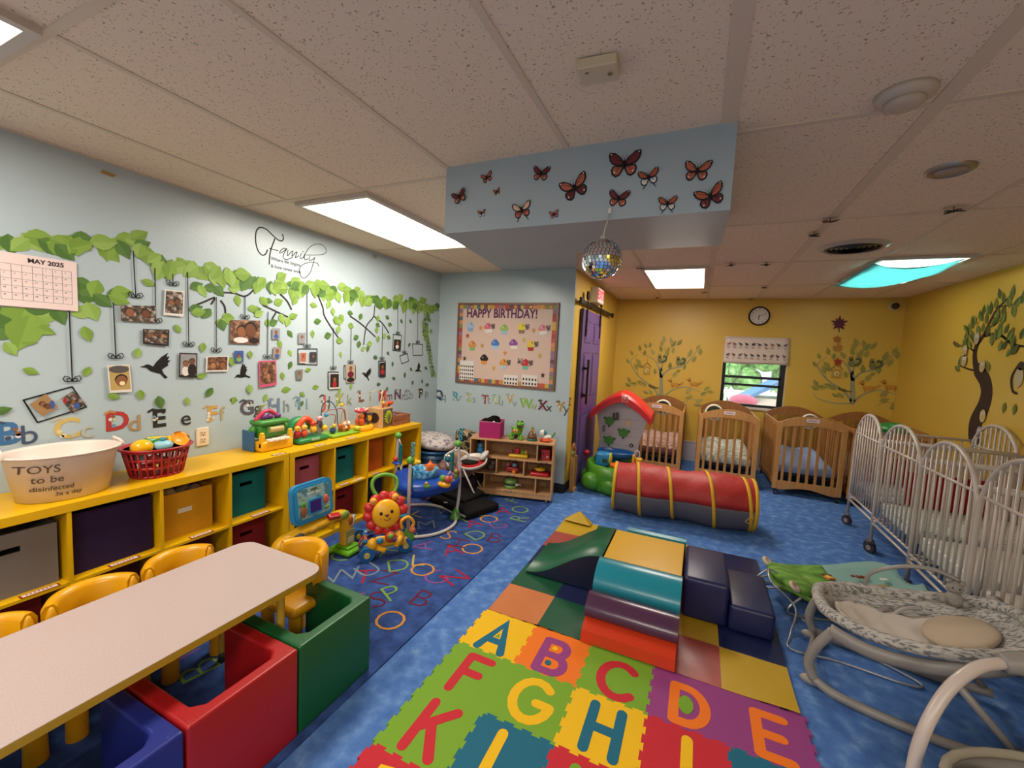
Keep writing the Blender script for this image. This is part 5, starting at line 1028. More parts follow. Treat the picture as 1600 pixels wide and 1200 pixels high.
RL = [('P', 802, 783, m_rgrn, 1.4), ('F', 776, 789, m_rgry, 1.9), ('A', 786, 800, m_rred, .5), ('O', 812, 798, m_rgrn, 0), ('E', 833, 806, m_rora, -.1), ('R', 813, 812, m_rgrn, 1.6), ('L', 749, 803, m_ryel, .6), ('O', 763, 813, m_rora, 0), ('G', 778, 822, m_rpur, 1.0), ('N', 808, 827, m_rred, 1.3),
      ('P', 728, 812, m_rgrn, 1.2), ('A', 740, 820, m_rred, .9), ('K', 648, 806, m_ryel, .7), ('M', 666, 822, m_rgry, .7), ('D', 745, 838, m_rgrn, 1.2), ('B', 772, 843, m_rmar, .2), ('K', 797, 845, m_ryel, .4), ('E', 766, 872, m_rora, -.15), ('O', 737, 860, m_rora, 0), ('R', 745, 885, m_rgrn, 1.3), ('N', 712, 905, m_rred, 1.2),
      ('A', 706, 862, m_rred, .8), ('G', 681, 905, m_rpur, 1.0), ('O', 659, 893, m_rora, 0), ('L', 652, 878, m_ryel, .6), ('D', 622, 886, m_rgrn, .8), ('U', 576, 893, m_rgry, 1.3), ('W', 535, 902, m_rgry, .9), ('T', 569, 904, m_rred, .6), ('P', 612, 930, m_rgrn, 1.1), ('B', 657, 938, m_rmar, .1), ('K', 701, 938, m_ryel, .4),
      ('O', 608, 973, m_rora, 0), ('E', 641, 990, m_rora, -.15), ('R', 602, 1018, m_rgrn, 1.3), ('A', 662, 855, m_rpur, 2.2), ('T', 560, 1085, m_rred, 1.6), ('Y', 515, 1130, m_ryel, 1.3), ('W', 640, 790, m_rpur, .4), ('V', 690, 800, m_rgry, .4), ('S', 700, 838, m_rora, 0), ('H', 718, 850, m_rmar, 1.7), ('Z', 600, 905, m_rmar, .2), ('C', 532, 870, m_rgrn, .4), ('M', 548, 940, m_rpur, 2.1), ('S', 590, 940, m_rmar, .9),
      ('O', 752, 930, m_rgry, 0), ('C', 800, 860, m_rpur, .8)]
mb = MB(Matrix.Translation((1.9, -1.4, 0)))
for i, (c_, x, y, m, r) in enumerate(RL):
    p = atz(x, y, 0)
    if -2.8 < p.x < -1.30: mb.text(c_, m, .235, (p.x, p.y), RZ+.0008+.0003*(i % 3), ext=.0006, rot=r, bold=-.004)
r_ = random.Random(12); used_ = [tuple(atz(x, y, 0)[:2]) for _, x, y, _, _ in RL]; cnt = 0
for k in range(600):
    u, v = r_.uniform(-2.38, -1.36), r_.uniform(.7, 3.75)
    if all(math.hypot(u-a, v-b_) > .2 for a, b_ in used_):
        used_.append((u, v)); mb.text(r_.choice('ABCDEFGHKLMNOPRSTUVWZ'), r_.choice([m_rgrn, m_rgry, m_rora, m_rred, m_rpur, m_rmar]), .22, (u, v), RZ+.0008, ext=.0006, rot=r_.uniform(0, 6.2), bold=-.004)
for i in range(26): mb.text(r_.choice('ABCDEFGHKLMNOPRSTUVWZ'), r_.choice([m_rgrn, m_ryel, m_rora, m_rred, m_rpur, m_rgry]), .26, (r_.uniform(-2.4, -1.4), r_.uniform(-1.1, .6)), RZ+.0008, ext=.0006, rot=r_.uniform(0, 6), bold=-.004)
mb.build('letters', rug)
# ---------------------------------------------------------------- foam puzzle mat
PC = {'Y': '#dfb012', 'O': '#e0701a', 'G': '#6f9a28', 'P': '#8a3a78', 'R': '#b82430', 'T': '#17607a'}
def foam(c): return mat('foam_'+c, PC[c], .75, bump=(220, .12), spec=.3)
def edgewave(p, q, amp, n=4):
    """points from p to q with square teeth; deterministic so that neighbours match"""
    p, q = Vector(p), Vector(q); t = (q-p); L = t.length; t.normalize(); nrm = Vector((-t.y, t.x)); out = []
    for k in range(n):
        a = L*(k+.22)/n; b_ = L*(k+.5+.22)/n
        s = amp
        out += [p+t*a, p+t*(a-L*.03/n*2)+nrm*s, p+t*(b_+L*.03/n*2)+nrm*s, p+t*b_]
    return [p]+out
S_ = .3055; ox, oy = -1.0, 2.034
def tile_poly(i, j):
    x0, x1, y1, y0 = ox+S_*i, ox+S_*(i+1), oy-S_*j, oy-S_*(j+1); am = .011; P = []
    P += edgewave((x0, y0), (x1, y0), am)
    P += edgewave((x1, y0), (x1, y1), am)
    P += [v for v in edgewave((x0, y1), (x1, y1), am)[::-1]]
    e = edgewave((x0, y0), (x0, y1), am)
    P2_ = edgewave((x0, y0), (x1, y0), am)+edgewave((x1, y0), (x1, y1), am)+[Vector((x1, y1))]+edgewave((x0, y1), (x1, y1), am)[:0:-1]+[Vector((x0, y1))]+e[:0:-1]
    return [(p.x, p.y) for p in P2_]
def arc(cx, cy, rx, ry, a0, a1, n=14): return [(cx+rx*math.cos(math.radians(a0+(a1-a0)*k/n)), cy+ry*math.sin(math.radians(a0+(a1-a0)*k/n))) for k in range(n+1)]
LT = {'A': [[(-.3, -.5), (0, .5), (.3, -.5)], [(-.2, -.18), (.2, -.18)]], 'B': [[(-.27, -.48), (-.27, .48)], [(-.27, .48), (0, .48)]+arc(.03, .25, .2, .23, 90, -90)+[(-.27, .02)], [(-.27, .02), (.03, .02)]+arc(.06, -.24, .23, .25, 90, -90)+[(-.27, -.49)]],
      'C': [arc(.05, 0, .38, .48, 45, 315)], 'D': [[(-.27, -.46), (-.27, .46)], [(-.27, .46), (-.07, .46)]+arc(-.05, 0, .36, .46, 90, -90)+[(-.27, -.46)]], 'E': [[(-.22, .48), (-.22, -.48)], [(-.22, .48), (.25, .48)], [(-.22, -.48), (.27, -.48)], [(-.22, 0), (.18, 0)]], 'F': [[(.27, .48), (-.22, .48)], [(-.22, .48), (-.22, -.5)], [(-.22, .02), (.18, .02)]],
      'G': [arc(0, 0, .38, .48, 48, 350), [(.37, -.04), (.1, -.04)]], 'H': [[(-.26, -.5), (-.26, .5)], [(.26, -.5), (.26, .5)], [(-.26, 0), (.26, 0)]], 'I': [[(0, -.5), (0, .5)]], 'J': [[(.2, .5), (.2, -.2)]+arc(-.02, -.22, .22, .26, 0, -160)], 'K': [[(-.24, -.5), (-.24, .5)], [(.28, .48), (-.2, -.05)], [(-.05, .1), (.3, -.5)]],
      'L': [[(-.2, .5), (-.2, -.46)], [(-.2, -.46), (.25, -.46)]], 'M': [[(-.34, -.5), (-.26, .48)], [(-.26, .48), (0, -.2)], [(0, -.2), (.26, .48)], [(.26, .48), (.34, -.5)]], 'N': [[(-.26, -.5), (-.26, .48)], [(-.26, .48), (.26, -.48)], [(.26, -.48), (.26, .5)]], 'O': [arc(0, 0, .38, .48, 0, 360, 24)], 'P': [[(-.24, -.5), (-.24, .48), (0, .48)]+arc(.02, .22, .24, .26, 90, -90)+[(-.24, -.04)]],
      'Q': [arc(0, 0, .38, .48, 0, 360, 24), [(.1, -.2), (.36, -.5)]], 'R': [[(-.24, -.5), (-.24, .48), (0, .48)]+arc(.02, .22, .24, .26, 90, -90)+[(-.24, -.04)], [(0, -.04), (.28, -.5)]], 'S': [arc(.0, .24, .26, .25, 40, 270)+arc(0, -.25, .27, .25, 90, -140)], 'T': [[(-.3, .48), (.3, .48)], [(0, .48), (0, -.5)]]}
TL = [('A', 'Y', 'T'), ('B', 'O', 'P'), ('C', 'G', 'R'), ('D', 'P', 'O'), ('E', 'P', 'O'), ('F', 'G', 'R'), ('G', 'G', 'Y'), ('H', 'Y', 'T'), ('I', 'R', 'Y'), ('J', 'T', 'R'), ('K', 'G', 'R'), ('L', 'T', 'Y'), ('M', 'R', 'G'), ('N', 'Y', 'P'), ('O', 'P', 'G'), ('P', 'R', 'Y'), ('Q', 'O', 'T'), ('R', 'G', 'P'), ('S', 'T', 'O'), ('T', 'Y', 'R')]
CN = {'Y': 'yellow', 'O': 'orange', 'G': 'green', 'P': 'purple', 'R': 'red', 'T': 'teal blue'}
PT = .012
for k, (L_, c1, c2) in enumerate(TL):
    i, j = k % 5, k//5; cx, cy = ox+S_*(i+.5), oy-S_*(j+.5)
    t = thing('puzzle_tile', '%s interlocking foam floor tile with a %s letter %s' % (CN[c1], CN[c2], L_), 'foam tile', (cx, cy, 0), 0, 'alphabet foam tiles')
    mb = MB(Matrix.Translation((-cx, -cy, 0))); mb.prism(tile_poly(i, j), .0005, PT, foam(c1)); mb.build('tile', t)
    mb = MB(); sc = .215; dx = -.0; dy = -.02 if j == 0 else 0
    for n_, st_ in enumerate(LT[L_]): mb.ribbon([(dx+x*sc, dy+y*sc) for x, y in st_], .042, foam(c2), PT-.001, PT+.0008+.0002*n_)
    if L_ == 'B': mb.disc((.0*sc-.01, .25*sc+dy), .014, foam('Y'), PT, PT+.0022); mb.disc((-.01, -.24*sc+dy), .016, foam('T'), PT, PT+.0022)
    if L_ == 'D': mb.disc((-.01, dy), .03, foam('G'), PT, PT+.0022, 18, .05)
    if L_ == 'A': mb.prism([(-.012, dy-.01), (.012, dy-.01), (0, dy+.022)], PT, PT+.0022, foam('G'))
    mb.build('letter', t)
# ---------------------------------------------------------------- vinyl patchwork mat and foam climber
def vin(name, c1, c2): return mat('vinyl_'+name, c1, .32, noise=(3, [(.3, c1), (.7, c2)]), bump=(7, .35), spec=.5)
V = {'o': vin('orange', '#b86a3a', '#c47a4a'), 'g': vin('green', '#12482f', '#16543a'), 'n': vin('navy', '#151d42', '#1a2450'), 'y': vin('yellow', '#b08e1c', '#bc9a2a'), 'r': vin('dull_red', '#93403a', '#a04a42'), 'p': vin('plum', '#2a2044', '#302450'), 'd': vin('bright_red', '#a83218', '#b43a1c')}
pm = thing('play_mat', 'thin patchwork vinyl mat of coloured squares under the foam climber', 'mat', (-.25, 2.76, 0))
rows = ['ogdry', 'gngyp', 'ngyrg', 'gyrgn', 'dynyn']; rows = ['ogdry', 'gngyn', 'nyryg', 'rgynr', 'ygdyn']
mb = MB(); a = .3; n = 6
for j, row in enumerate(rows):
    for i, c_ in enumerate(row):
        vs, fs = [], []
        for q in range(n+1):
            for p_ in range(n+1):
                x, y = -.745+a*(i+p_/n), -.725+.3*(j+q/n)
                z = .014+.0035*math.sin(7*x+2*y)*math.sin(9*y)+(.006*max(0, math.sin(11*x))*max(0, 1-(y+.725)/.12))
                vs.append((x+(.02*math.sin(y*4) if i in (0, 4) and (p_ in (0, n)) and 0 else 0), y, z))
        fs = [(q*(n+1)+p_, q*(n+1)+p_+1, (q+1)*(n+1)+p_+1, (q+1)*(n+1)+p_) for q in range(n) for p_ in range(n)]
        mb.add(vs, fs, V[c_], True)
mb.b2(-.745, .755, -.728, .775, .0005, .009, vin('border', '#1a1c2a', '#20222e')); mb.build('patchwork', pm)
mb = MB(); mb.add([(-.745, .775, .02), (-.50, .775, .02), (-.62, .79, .10), (-.73, .70, .03), (-.5, .68, .03)], [(0, 1, 2), (0, 2, 3), (2, 1, 4), (3, 2, 4)], V['y']); mb.build('turned_up_corner', pm)
FZ = .0195
def vn(n_, c, r=.3): return mat('vinyl_'+n_, c, r, bump=(9, .12), spec=.5)
m_fy, m_fr, m_fn, m_fg, m_ft, m_fp, m_fn2 = vn('block_yellow', '#cf9f1c'), vn('block_red', '#c2381a'), vn('block_navy', '#161c4a', .4), vn('block_green', '#14573a', .35), vn('block_teal', '#1d7f93', .28), vn('block_plum', '#4a2c46', .25), vn('block_dark_navy', '#131a38', .4)
cb = thing('foam_block', 'square foam centre block with yellow top and red sides on the patchwork mat', 'foam block', (-.225, 2.735, FZ))
mb = MB(); mb.box((0, 0, .112), (.452, .46, .224), m_fr, .012); mb.build('body', cb); mb = MB(); mb.box((0, 0, .228), (.452, .46, .012), m_fy, .005); mb.build('top_panel', cb)
st_ = thing('foam_stairs', 'red foam step wedge carrying a purple and a turquoise bolster, before the yellow topped block', 'foam block', (-.225, 2.27, FZ))
def extr(mb, prof, x0, x1, m, smooth=False):   # profile in (y,z)
    n = len(prof); vs = [(x0, y, z) for y, z in prof]+[(x1, y, z) for y, z in prof]
    mb.add(vs, [tuple(range(n)), tuple(range(2*n-1, n-1, -1))], m); mb.add(vs, [((k+1) % n, k, n+k, n+(k+1) % n) for k in range(n)], m, smooth)
mb = MB(); extr(mb, [(.233, 0), (.233, .225), (.19, .215), (-.2, .07), (-.235, .055), (-.245, 0)], -.228, .228, m_fr); mb.build('wedge', st_)
def bolster(y, z, ry, rz_, m, nm, tilt=.45):
    mb = MB(); P = []
    for k in range(16):
        a = 2*PI*k/16; yy, zz = ry*math.cos(a), rz_*math.sin(a); P.append((y+yy*math.cos(tilt)-zz*math.sin(tilt), z+yy*math.sin(tilt)+zz*math.cos(tilt)))
    extr(mb, P, -.23, .23, m, True); mb.build(nm, st_)
bolster(-.115, .135, .072, .045, m_fp, 'purple_bolster'); bolster(.09, .2, .11, .062, m_ft, 'turquoise_bolster', .5)
rp_ = thing('foam_ramp', 'foam wave ramp with green top and dark navy side, left of the yellow topped block', 'foam block', (-.71, 2.735, FZ))
mb = MB(); n = 16; W2 = .23; L_ = .5
vsT = []
hz = lambda s: .012+.225*(1-(.5-.5*math.cos(PI*s)))*1.0
for k in range(n+1): s = k/n; x = .252-L_*s; vsT.append((x, hz(s)))
Pn = vsT+[(.252-L_, 0), (.252, 0)]
N_ = len(Pn); mb.add([(x, -W2, z) for x, z in Pn], [tuple(range(N_))], m_fn2); mb.add([(x, W2, z) for x, z in Pn], [tuple(range(N_))[::-1]], m_fn2)
mb.add([(x, -W2+.001, z-.001) for x, z in Pn]+[(x, W2-.001, z-.001) for x, z in Pn], [((k+1) % N_, k, N_+k, N_+(k+1) % N_) for k in range(n, N_)], m_fn2); mb.build('body', rp_)
mb = MB(); mb.add([(x, -W2-.003, z+.001) for x, z in vsT]+[(x, W2+.003, z+.001) for x, z in vsT]+[(x, -W2-.003, z-.006) for x, z in vsT]+[(x, W2+.003, z-.006) for x, z in vsT], [(k+1, k, n+1+k, n+2+k) for k in range(n)]+[(k, k+1, 2*n+3+k, 2*n+2+k) for k in range(n)]+[(n+2+k, n+1+k, 3*n+3+k, 3*n+4+k) for k in range(n)], m_fg, True); mb.build('top_cover', rp_)
put('foam_step', 'taller navy foam step block right of the yellow topped block', 'foam block', (.13, 2.735, FZ), [('body', lambda m: m.box((0, 0, .1205), (.235, .46, .241), m_fn, .022, seg=3))])
put('foam_step', 'lower navy foam step block at the right end of the foam climber', 'foam block', (.362, 2.72, FZ), [('body', lambda m: m.box((0, 0, .074), (.22, .45, .148), m_fn, .02, seg=3))])
bk = thing('foam_slide', 'turquoise foam slide wedge hidden behind the yellow topped block', 'foam block', (-.19, 3.16, FZ))
mb = MB(); extr(mb, [(-.19, 0), (.26, 0), (.26, .02), (.05, .12), (-.10, .235), (-.15, .25), (-.19, .245)], -.19, .2, m_ft); mb.build('body', bk)
# ---------------------------------------------------------------- crawl tunnel
tu = thing('play_tunnel', 'crawl tunnel with red nylon top, yellow ribs and grey mesh sides', 'play tunnel', (-.075, 4.11, 0), .1)
R0 = .235; TLn = .595; m_tred, m_try = mat('red_nylon', '#a3211c', .55, bump=(14, .5)), mat('yellow_webbing', '#cf9f1a', .7)
m_mesh = mat('grey_mesh', '#62606c', .8, alpha=.72)
def tpt(x, a, r=R0):
    sag = .012*math.cos((x+TLn)*10.5)
    return (x, -(r-sag)*math.cos(a), (R0)+(r-sag)*math.sin(a)*1.0)
def shell(a0, a1, m, nm, r=R0, nx=48, na=14):
    mb = MB(); vs = []
    for i in range(nx+1):
        x = -TLn+2*TLn*i/nx
        for k in range(na+1):
            a = a0+(a1-a0)*k/na; w_ = .004*math.sin(i*1.7+k*2.1)+.003*math.sin(i*.6-k*1.3) if nm == 'red_cover' else 0
            vs.append(tpt(x, a, r+w_))
    mb.add(vs, [(i*(na+1)+k, (i+1)*(na+1)+k, (i+1)*(na+1)+k+1, i*(na+1)+k+1) for i in range(nx) for k in range(na)], m, True); o = mb.build(nm, tu)
    md = o.modifiers.new('s', 'SOLIDIFY'); md.thickness = .002
a1 = .02
shell(a1, PI-a1, m_tred, 'red_cover'); shell(a1-1.35, a1, m_mesh, 'mesh_side'); shell(PI-a1, PI-a1+1.35, m_mesh, 'mesh_side'); shell(a1-1.35-.45, a1-1.35, m_tred, 'ground_cloth')
for k in range(6):
    mb = MB(); x0 = -TLn+2*TLn*(0, .12, .33, .6, .87, 1)[k]; x1 = -TLn+2*TLn*(0, .22, .46, .75, .985, 1)[k]
    if k == 0: x0 = x1 = -TLn+.006
    if k == 5: x0 = x1 = TLn-.006
    pts = []
    for i in range(33):
        a = a1-1.4+(PI-2*a1+2.8)*i/32; s = i/32; pts.append(tpt(x1+(x0-x1)*s, a, R0+.004))
    vs = []
    for p in pts: vs += [(p[0]-.014, p[1], p[2]), (p[0]+.014, p[1], p[2])]
    mb.add(vs, [(2*i, 2*i+1, 2*i+3, 2*i+2) for i in range(32)], m_try, True); o = mb.build('yellow_rib', tu); md = o.modifiers.new('s', 'SOLIDIFY'); md.thickness = .004; md.offset = 1
mb = MB(); mb.tube(cr([(TLn-.02, -.235, .215), (TLn-.06, -.25, .2), (TLn-.09, -.245, .16), (TLn-.06, -.24, .15), (TLn-.03, -.24, .2)], 5), .003, m_try, 6); mb.build('tie_loop', tu)
# ---------------------------------------------------------------- baby cribs, wooden
W1, W2c, W3c = wood('#b07c42', '#c08d52'), wood('#8a5a2c', '#9a6836'), wood('#a5713a', '#b58048')
m_cast = pl('#1d1b1a')
def wood_crib(x, lb, sheet, cover, rz=0, yf=5.52):
    t = thing('wooden_crib', lb, 'crib', (x, yf+.475, 0), rz); hw, hl = .325, .475
    def arch(y, m, nm, hmid, hs=.83):
        mb = MB(); n = 14; top = [(-hw+2*hw*k/n, hs+(hmid-hs)*(1-((2*k/n-1)**2))) for k in range(n+1)]; bot = [(hw-2*hw*k/n, hs-.06+(hmid-hs)*.55*(1-((2*k/n-1)**2))) for k in range(n+1)]
        P = top+bot; N = len(P); mb.add([(a, y-.012, b_) for a, b_ in P]+[(a, y+.012, b_) for a, b_ in P], [tuple(range(N))[::-1], tuple(range(N, 2*N))]+[(k, (k+1) % N, N+(k+1) % N, N+k) for k in range(N)], m); mb.build(nm, t)
    for y, m, hm in ((-hl, W1, .925), (hl, W2c, .945)):
        arch(y, m, 'top_rail', hm)
        for sx in (-1, 1): mb = MB(); mb.b2(sx*(hw-.025)-.025, sx*(hw-.025)+.025, y-.014, y+.014, .07, .84, m, .004); mb.build('post', t)
        mb = MB(); n = 10; P = [(-hw+.05, .17), (hw-.05, .17)]+[(hw-.05-(2*hw-.1)*k/n, .085+.02*math.cos(PI*(2*k/n-1))) for k in range(n+1)]; N = len(P)
        mb.add([(a, y-.01, b_) for a, b_ in P]+[(a, y+.01, b_) for a, b_ in P], [tuple(range(N)), tuple(range(2*N-1, N-1, -1))]+[((k+1) % N, k, N+k, N+(k+1) % N) for k in range(N)], m); mb.build('bottom_rail', t)
        for k in range(7):
            xx = -hw+.05+(2*hw-.1)*(k+.5)/7; mb = MB(); mb.b2(xx-.014, xx+.014, y-.007, y+.007, .165, .85, W3c if m is W1 else m, .003); mb.build('slat', t)
    for sx in (-1, 1):
        for z, nm in ((.80, 'side_rail'), (.14, 'side_rail')): mb = MB(); mb.b2(sx*(hw-.012)-.011, sx*(hw-.012)+.011, -hl+.014, hl-.014, z-.03, z+.03, W3c, .003); mb.build(nm, t)
        for k in range(11):
            y = -hl+.014+(2*hl-.03)*(k+.5)/11; mb = MB(); mb.b2(sx*(hw-.012)-.006, sx*(hw-.012)+.006, y-.014, y+.014, .165, .775, W3c, .003); mb.build('slat', t)
        for sy in (-1, 1):
            mb = MB(); mb.cyl((sx*(hw-.03), sy*(hl-.0), .022), .022, .02, m_cast, 12, rot=(0, PI/2, 0)); mb.cyl((sx*(hw-.03), sy*(hl-.0), .055), .008, .04, m_cast, 8); mb.build('caster', t)
    mb = MB(); mb.b2(-hw+.03, hw-.03, -hl+.02, hl-.02, .235, .25, pl('#241a14')); mb.build('mattress_board', t)
    mb = MB(); mb.b2(-.06, .06, -hl-.014, -hl-.012, .862, .902, pp('#d8c8c8')); mb.text('crib', pp('#a84a6a'), .001, (0, 0)) if 0 else None
    for k in range(4): mb.b2(-.04+.02*k, -.028+.02*k, -hl-.015, -hl-.014, .875, .89, pp('#b86a8a'))
    mb.build('name_card', t)
    bx = thing('crib_mattress', 'mattress with %s sheet inside the %s' % (sheet[1], lb.split(' wooden')[0]+' wooden crib'), 'mattress', (x, yf+.475, .2505), rz)
    mb = MB(); mb.box((0, 0, .045), (.56, .88, .09), cl(sheet[0]), .03, seg=3); mb.build('padding', bx)
    mb = MB(); r2_ = random.Random(int(x*100)); mc = cl(cover); n = 14; vs = []
    for i in range(n+1):
        for k in range(n+1):
            a, b_ = -.285+.57*i/n, -.43+.86*k/n; vs.append((a, b_, .095+.07*(k/n)+.012*math.sin(a*22+b_*9)+.008*r2_.random()-(.06 if k == 0 or i in (0, n) else 0)))
    mb.add(vs, [(i*(n+1)+k, (i+1)*(n+1)+k, (i+1)*(n+1)+k+1, i*(n+1)+k+1) for i in range(n) for k in range(n)], mc, True); mb.build('sheet', bx)
mat('cloth_c9a8a4', '#c9a8a4', .9, noise=(45, [(.42, '#8a5a5a'), (.52, '#d0b4ae'), (.7, '#d8c4bc')], (1, 1, 1), 5)); mat('cloth_c4cfc2', '#c4cfc2', .9, noise=(20, [(.4, '#9aac98'), (.55, '#d4d8d0'), (.7, '#dcdcd8')], (1, 1, 1), 5))
wood_crib(-.455, 'leftmost wooden crib under the left painted tree', ('#5a3a40', 'pinkish patterned'), '#c9a8a4')
wood_crib(.365, 'middle wooden crib under the window', ('#b8c0b4', 'white and pale green'), '#c4cfc2')
wood_crib(1.175, 'third wooden crib, beside the white metal cribs', ('#8aa0c4', 'light blue'), '#9ab0d8', .02)
wood_crib(1.88, 'rearmost wooden crib in the far right corner behind the white cribs', ('#c8c4bc', 'cream'), '#cfcac0')
def crib_toy(x, y, z, lb, c_, r=.1):
    t = thing('crib_toy', lb, 'crib toy', (x, y, z)); mb = MB(M2); mb.lathe([(r*.78, 0), (r, 0), (r*1.02, .03), (r*.9, .045), (r*.78, .03), (r*.78, 0)], (0, 0, 0), pl('#d8d4c4'), 28); mb.build('white_rim', t)
    mb = MB(M2); mb.lathe([(.001, .01), (r*.8, .01)], (0, 0, 0), pl(c_), 24); mb.build('disc', t)
    mb = MB(M2); mb.ell((r*.2, r*.15, .02), (r*.25, r*.2, .01), pl('#7fae4a')); mb.ell((-r*.3, r*.3, .02), (r*.2, r*.12, .01), pl('#3a5a3a')); mb.ell((0, -r*.1, .02), (r*.12, r*.12, .01), pl('#c8a83a')); mb.build('leaf_figures', t)
crib_toy(-.385, 5.585, .868, 'round green centred crib toy with white rim on the leftmost wooden crib', '#2f4a34'); crib_toy(.2, 5.585, .865, 'round green centred crib toy with white rim on the middle wooden crib', '#2f4a34')
crib_toy(1.17, 5.60, .865, 'white rimmed crib toy rising behind the rail of the third wooden crib', '#8fb0c4', .085)
# ---------------------------------------------------------------- white metal cribs
m_wm = mat('cream_enamel_metal', '#c4bab2', .35, .1)
def metal_crib(x0, y0, y1, lb, sheet, hh=1.09, near=False, xb=2.17, scale=1):
    cx, cy = (x0+xb)/2, (y0+y1)/2; hx, hy = (xb-x0)/2, (y1-y0)/2-.008; t = thing('metal_crib', lb, 'crib', (cx, cy, 0), 0, None); hs = .80
    for sx in (-1, 1):
        x = sx*hx; P = [(x, -hy, .02+.09), (x, -hy, .5), (x, -hy, hs)]+[(x, -hy*math.cos(PI*k/16), hs+(hh-hs)*math.sin(PI*k/16)) for k in range(1, 16)]+[(x, hy, hs), (x, hy, .5), (x, hy, .11)]
        mb = MB(); mb.tube(P, .0125, m_wm, 10); mb.build('end_frame', t)
        for z in (.25, .30, hs+.09 if sx < 0 else hs+.09):
            w_ = hy if z < hs else hy*math.sqrt(max(0, 1-((z-hs)/(hh-hs))**2)); mb = MB(); mb.tube([(x, -w_, z), (x, w_, z)], .009, m_wm, 8); mb.build('end_rail', t)
        for k in range(9):
            y = -hy+2*hy*(k+1)/10; zt = hs+(hh-hs)*math.sqrt(1-(y/hy)**2); mb = MB(); mb.tube([(x, y, .30), (x, y, zt)], .0075, m_wm, 8); mb.build('bar', t)
    for sy in (-1, 1):
        for z in (.27, .92): mb = MB(); mb.tube([(-hx, sy*(hy-.012), z), (hx, sy*(hy-.012), z)], .0105, m_wm, 8); mb.build('side_rail', t)
        for k in range(11): xx = -hx+2*hx*(k+1)/12; mb = MB(); mb.tube([(xx, sy*(hy-.012), .27), (xx, sy*(hy-.012), .92)], .006, m_wm, 8); mb.build('bar', t)
        for sx in (-1, 1):
            mb = MB(); mb.box((sx*hx, sy*hy, .09), (.05, .034, .02), pl('#5a5654'), .004); mb.cyl((sx*hx, sy*hy, .115), .01, .06, m_wm, 8); cs_ = mb.build('caster', t); mb = MB(); mb.cyl((sx*hx, sy*hy, .045), .043, .024, pl('#34302e'), 16, rot=(0, PI/2, .6)); mb.cyl((sx*hx, sy*hy, .045), .02, .03, pl('#8a8684'), 12, rot=(0, PI/2, .6)); mb.build('wheel', cs_)
    mb = MB()
    for k in range(7): xx = -hx+2*hx*(k+1)/8; mb.tube([(xx, -hy+.01, .335), (xx, hy-.01, .335)], .005, m_wm, 6)
    mb.build('mattress_support', t)
    bx = thing('crib_mattress', 'mattress with %s sheet in the %s' % (sheet[1], lb), 'mattress', (cx, cy, .341)); mb = MB(); mb.box((0, 0, .05), (2*hx-.05, 2*hy-.05, .10), cl(sheet[0]), .025, seg=3); mb.build('padding', bx)
mat('cloth_c8cfc6', '#c8cfc6', .9, noise=(60, [(.36, '#4f6a60'), (.42, '#c8cfc6'), (.7, '#d4d8d2')], (1, 1, 1), 2)); mat('cloth_b8b0ac', '#b8b0ac', .9, noise=(34, [(.4, '#6a5e5c'), (.5, '#c0b8b2'), (.7, '#ccc4be')], (1, 1, 1), 3))
metal_crib(1.385, 4.235, 4.84, 'farthest white metal crib with arched ends', ('#b8b0ac', 'grey dotted')); metal_crib(1.37, 3.53, 4.20, 'second farthest white metal crib with arched ends', ('#c8cfc6', 'green flecked white'))
metal_crib(1.345, 2.87, 3.49, 'third white metal crib, next to the nearest one', ('#d8d8d4', 'plain white')); metal_crib(1.33, 2.20, 2.83, 'nearest white metal crib, at the right edge', ('#d2ccc8', 'pale grey'), 1.13)
mb = MB(); mb.box((0, 0, .14), (.5, .02, .26), cl('#8f1c1c'), .004)
for k in range(5): mb.box((-.2+.1*k, -.011, .2), (.012, .001, .012), pp('#d8ccc8'))
mb.build('red_pad', loc=(1.78, 4.15, .442), label='dark red padded bumper standing inside the second farthest white crib', cat='crib bumper')
mb = MB(); mb.box((0, 0, .13), (.3, .02, .24), cl('#8f2a2a'), .004); mb.build('red_pad', loc=(1.62, 4.79, .442), label='faded red cloth panel seen through the bars of the farthest white crib', cat='crib bumper')
put('toy_dome', 'bright green dome toy resting on the rail of the farthest white metal crib', 'toy', (1.64, 4.825, .932), [('dome', lambda m: m.lathe([(.001, 0), (.12, 0), (.118, .03), (.095, .06), (.05, .078), (.001, .083)], (0, 0, 0), pl('#1f7a2f'), 20)), ('leaf_crown', lambda m: [m.ell((.07*math.cos(a), .07*math.sin(a), .055), (.03, .018, .012), pl('#3f9a3a'), rot=(0, .5, a)) for a in (0, 1.2, 2.4, 3.6, 4.8)])])
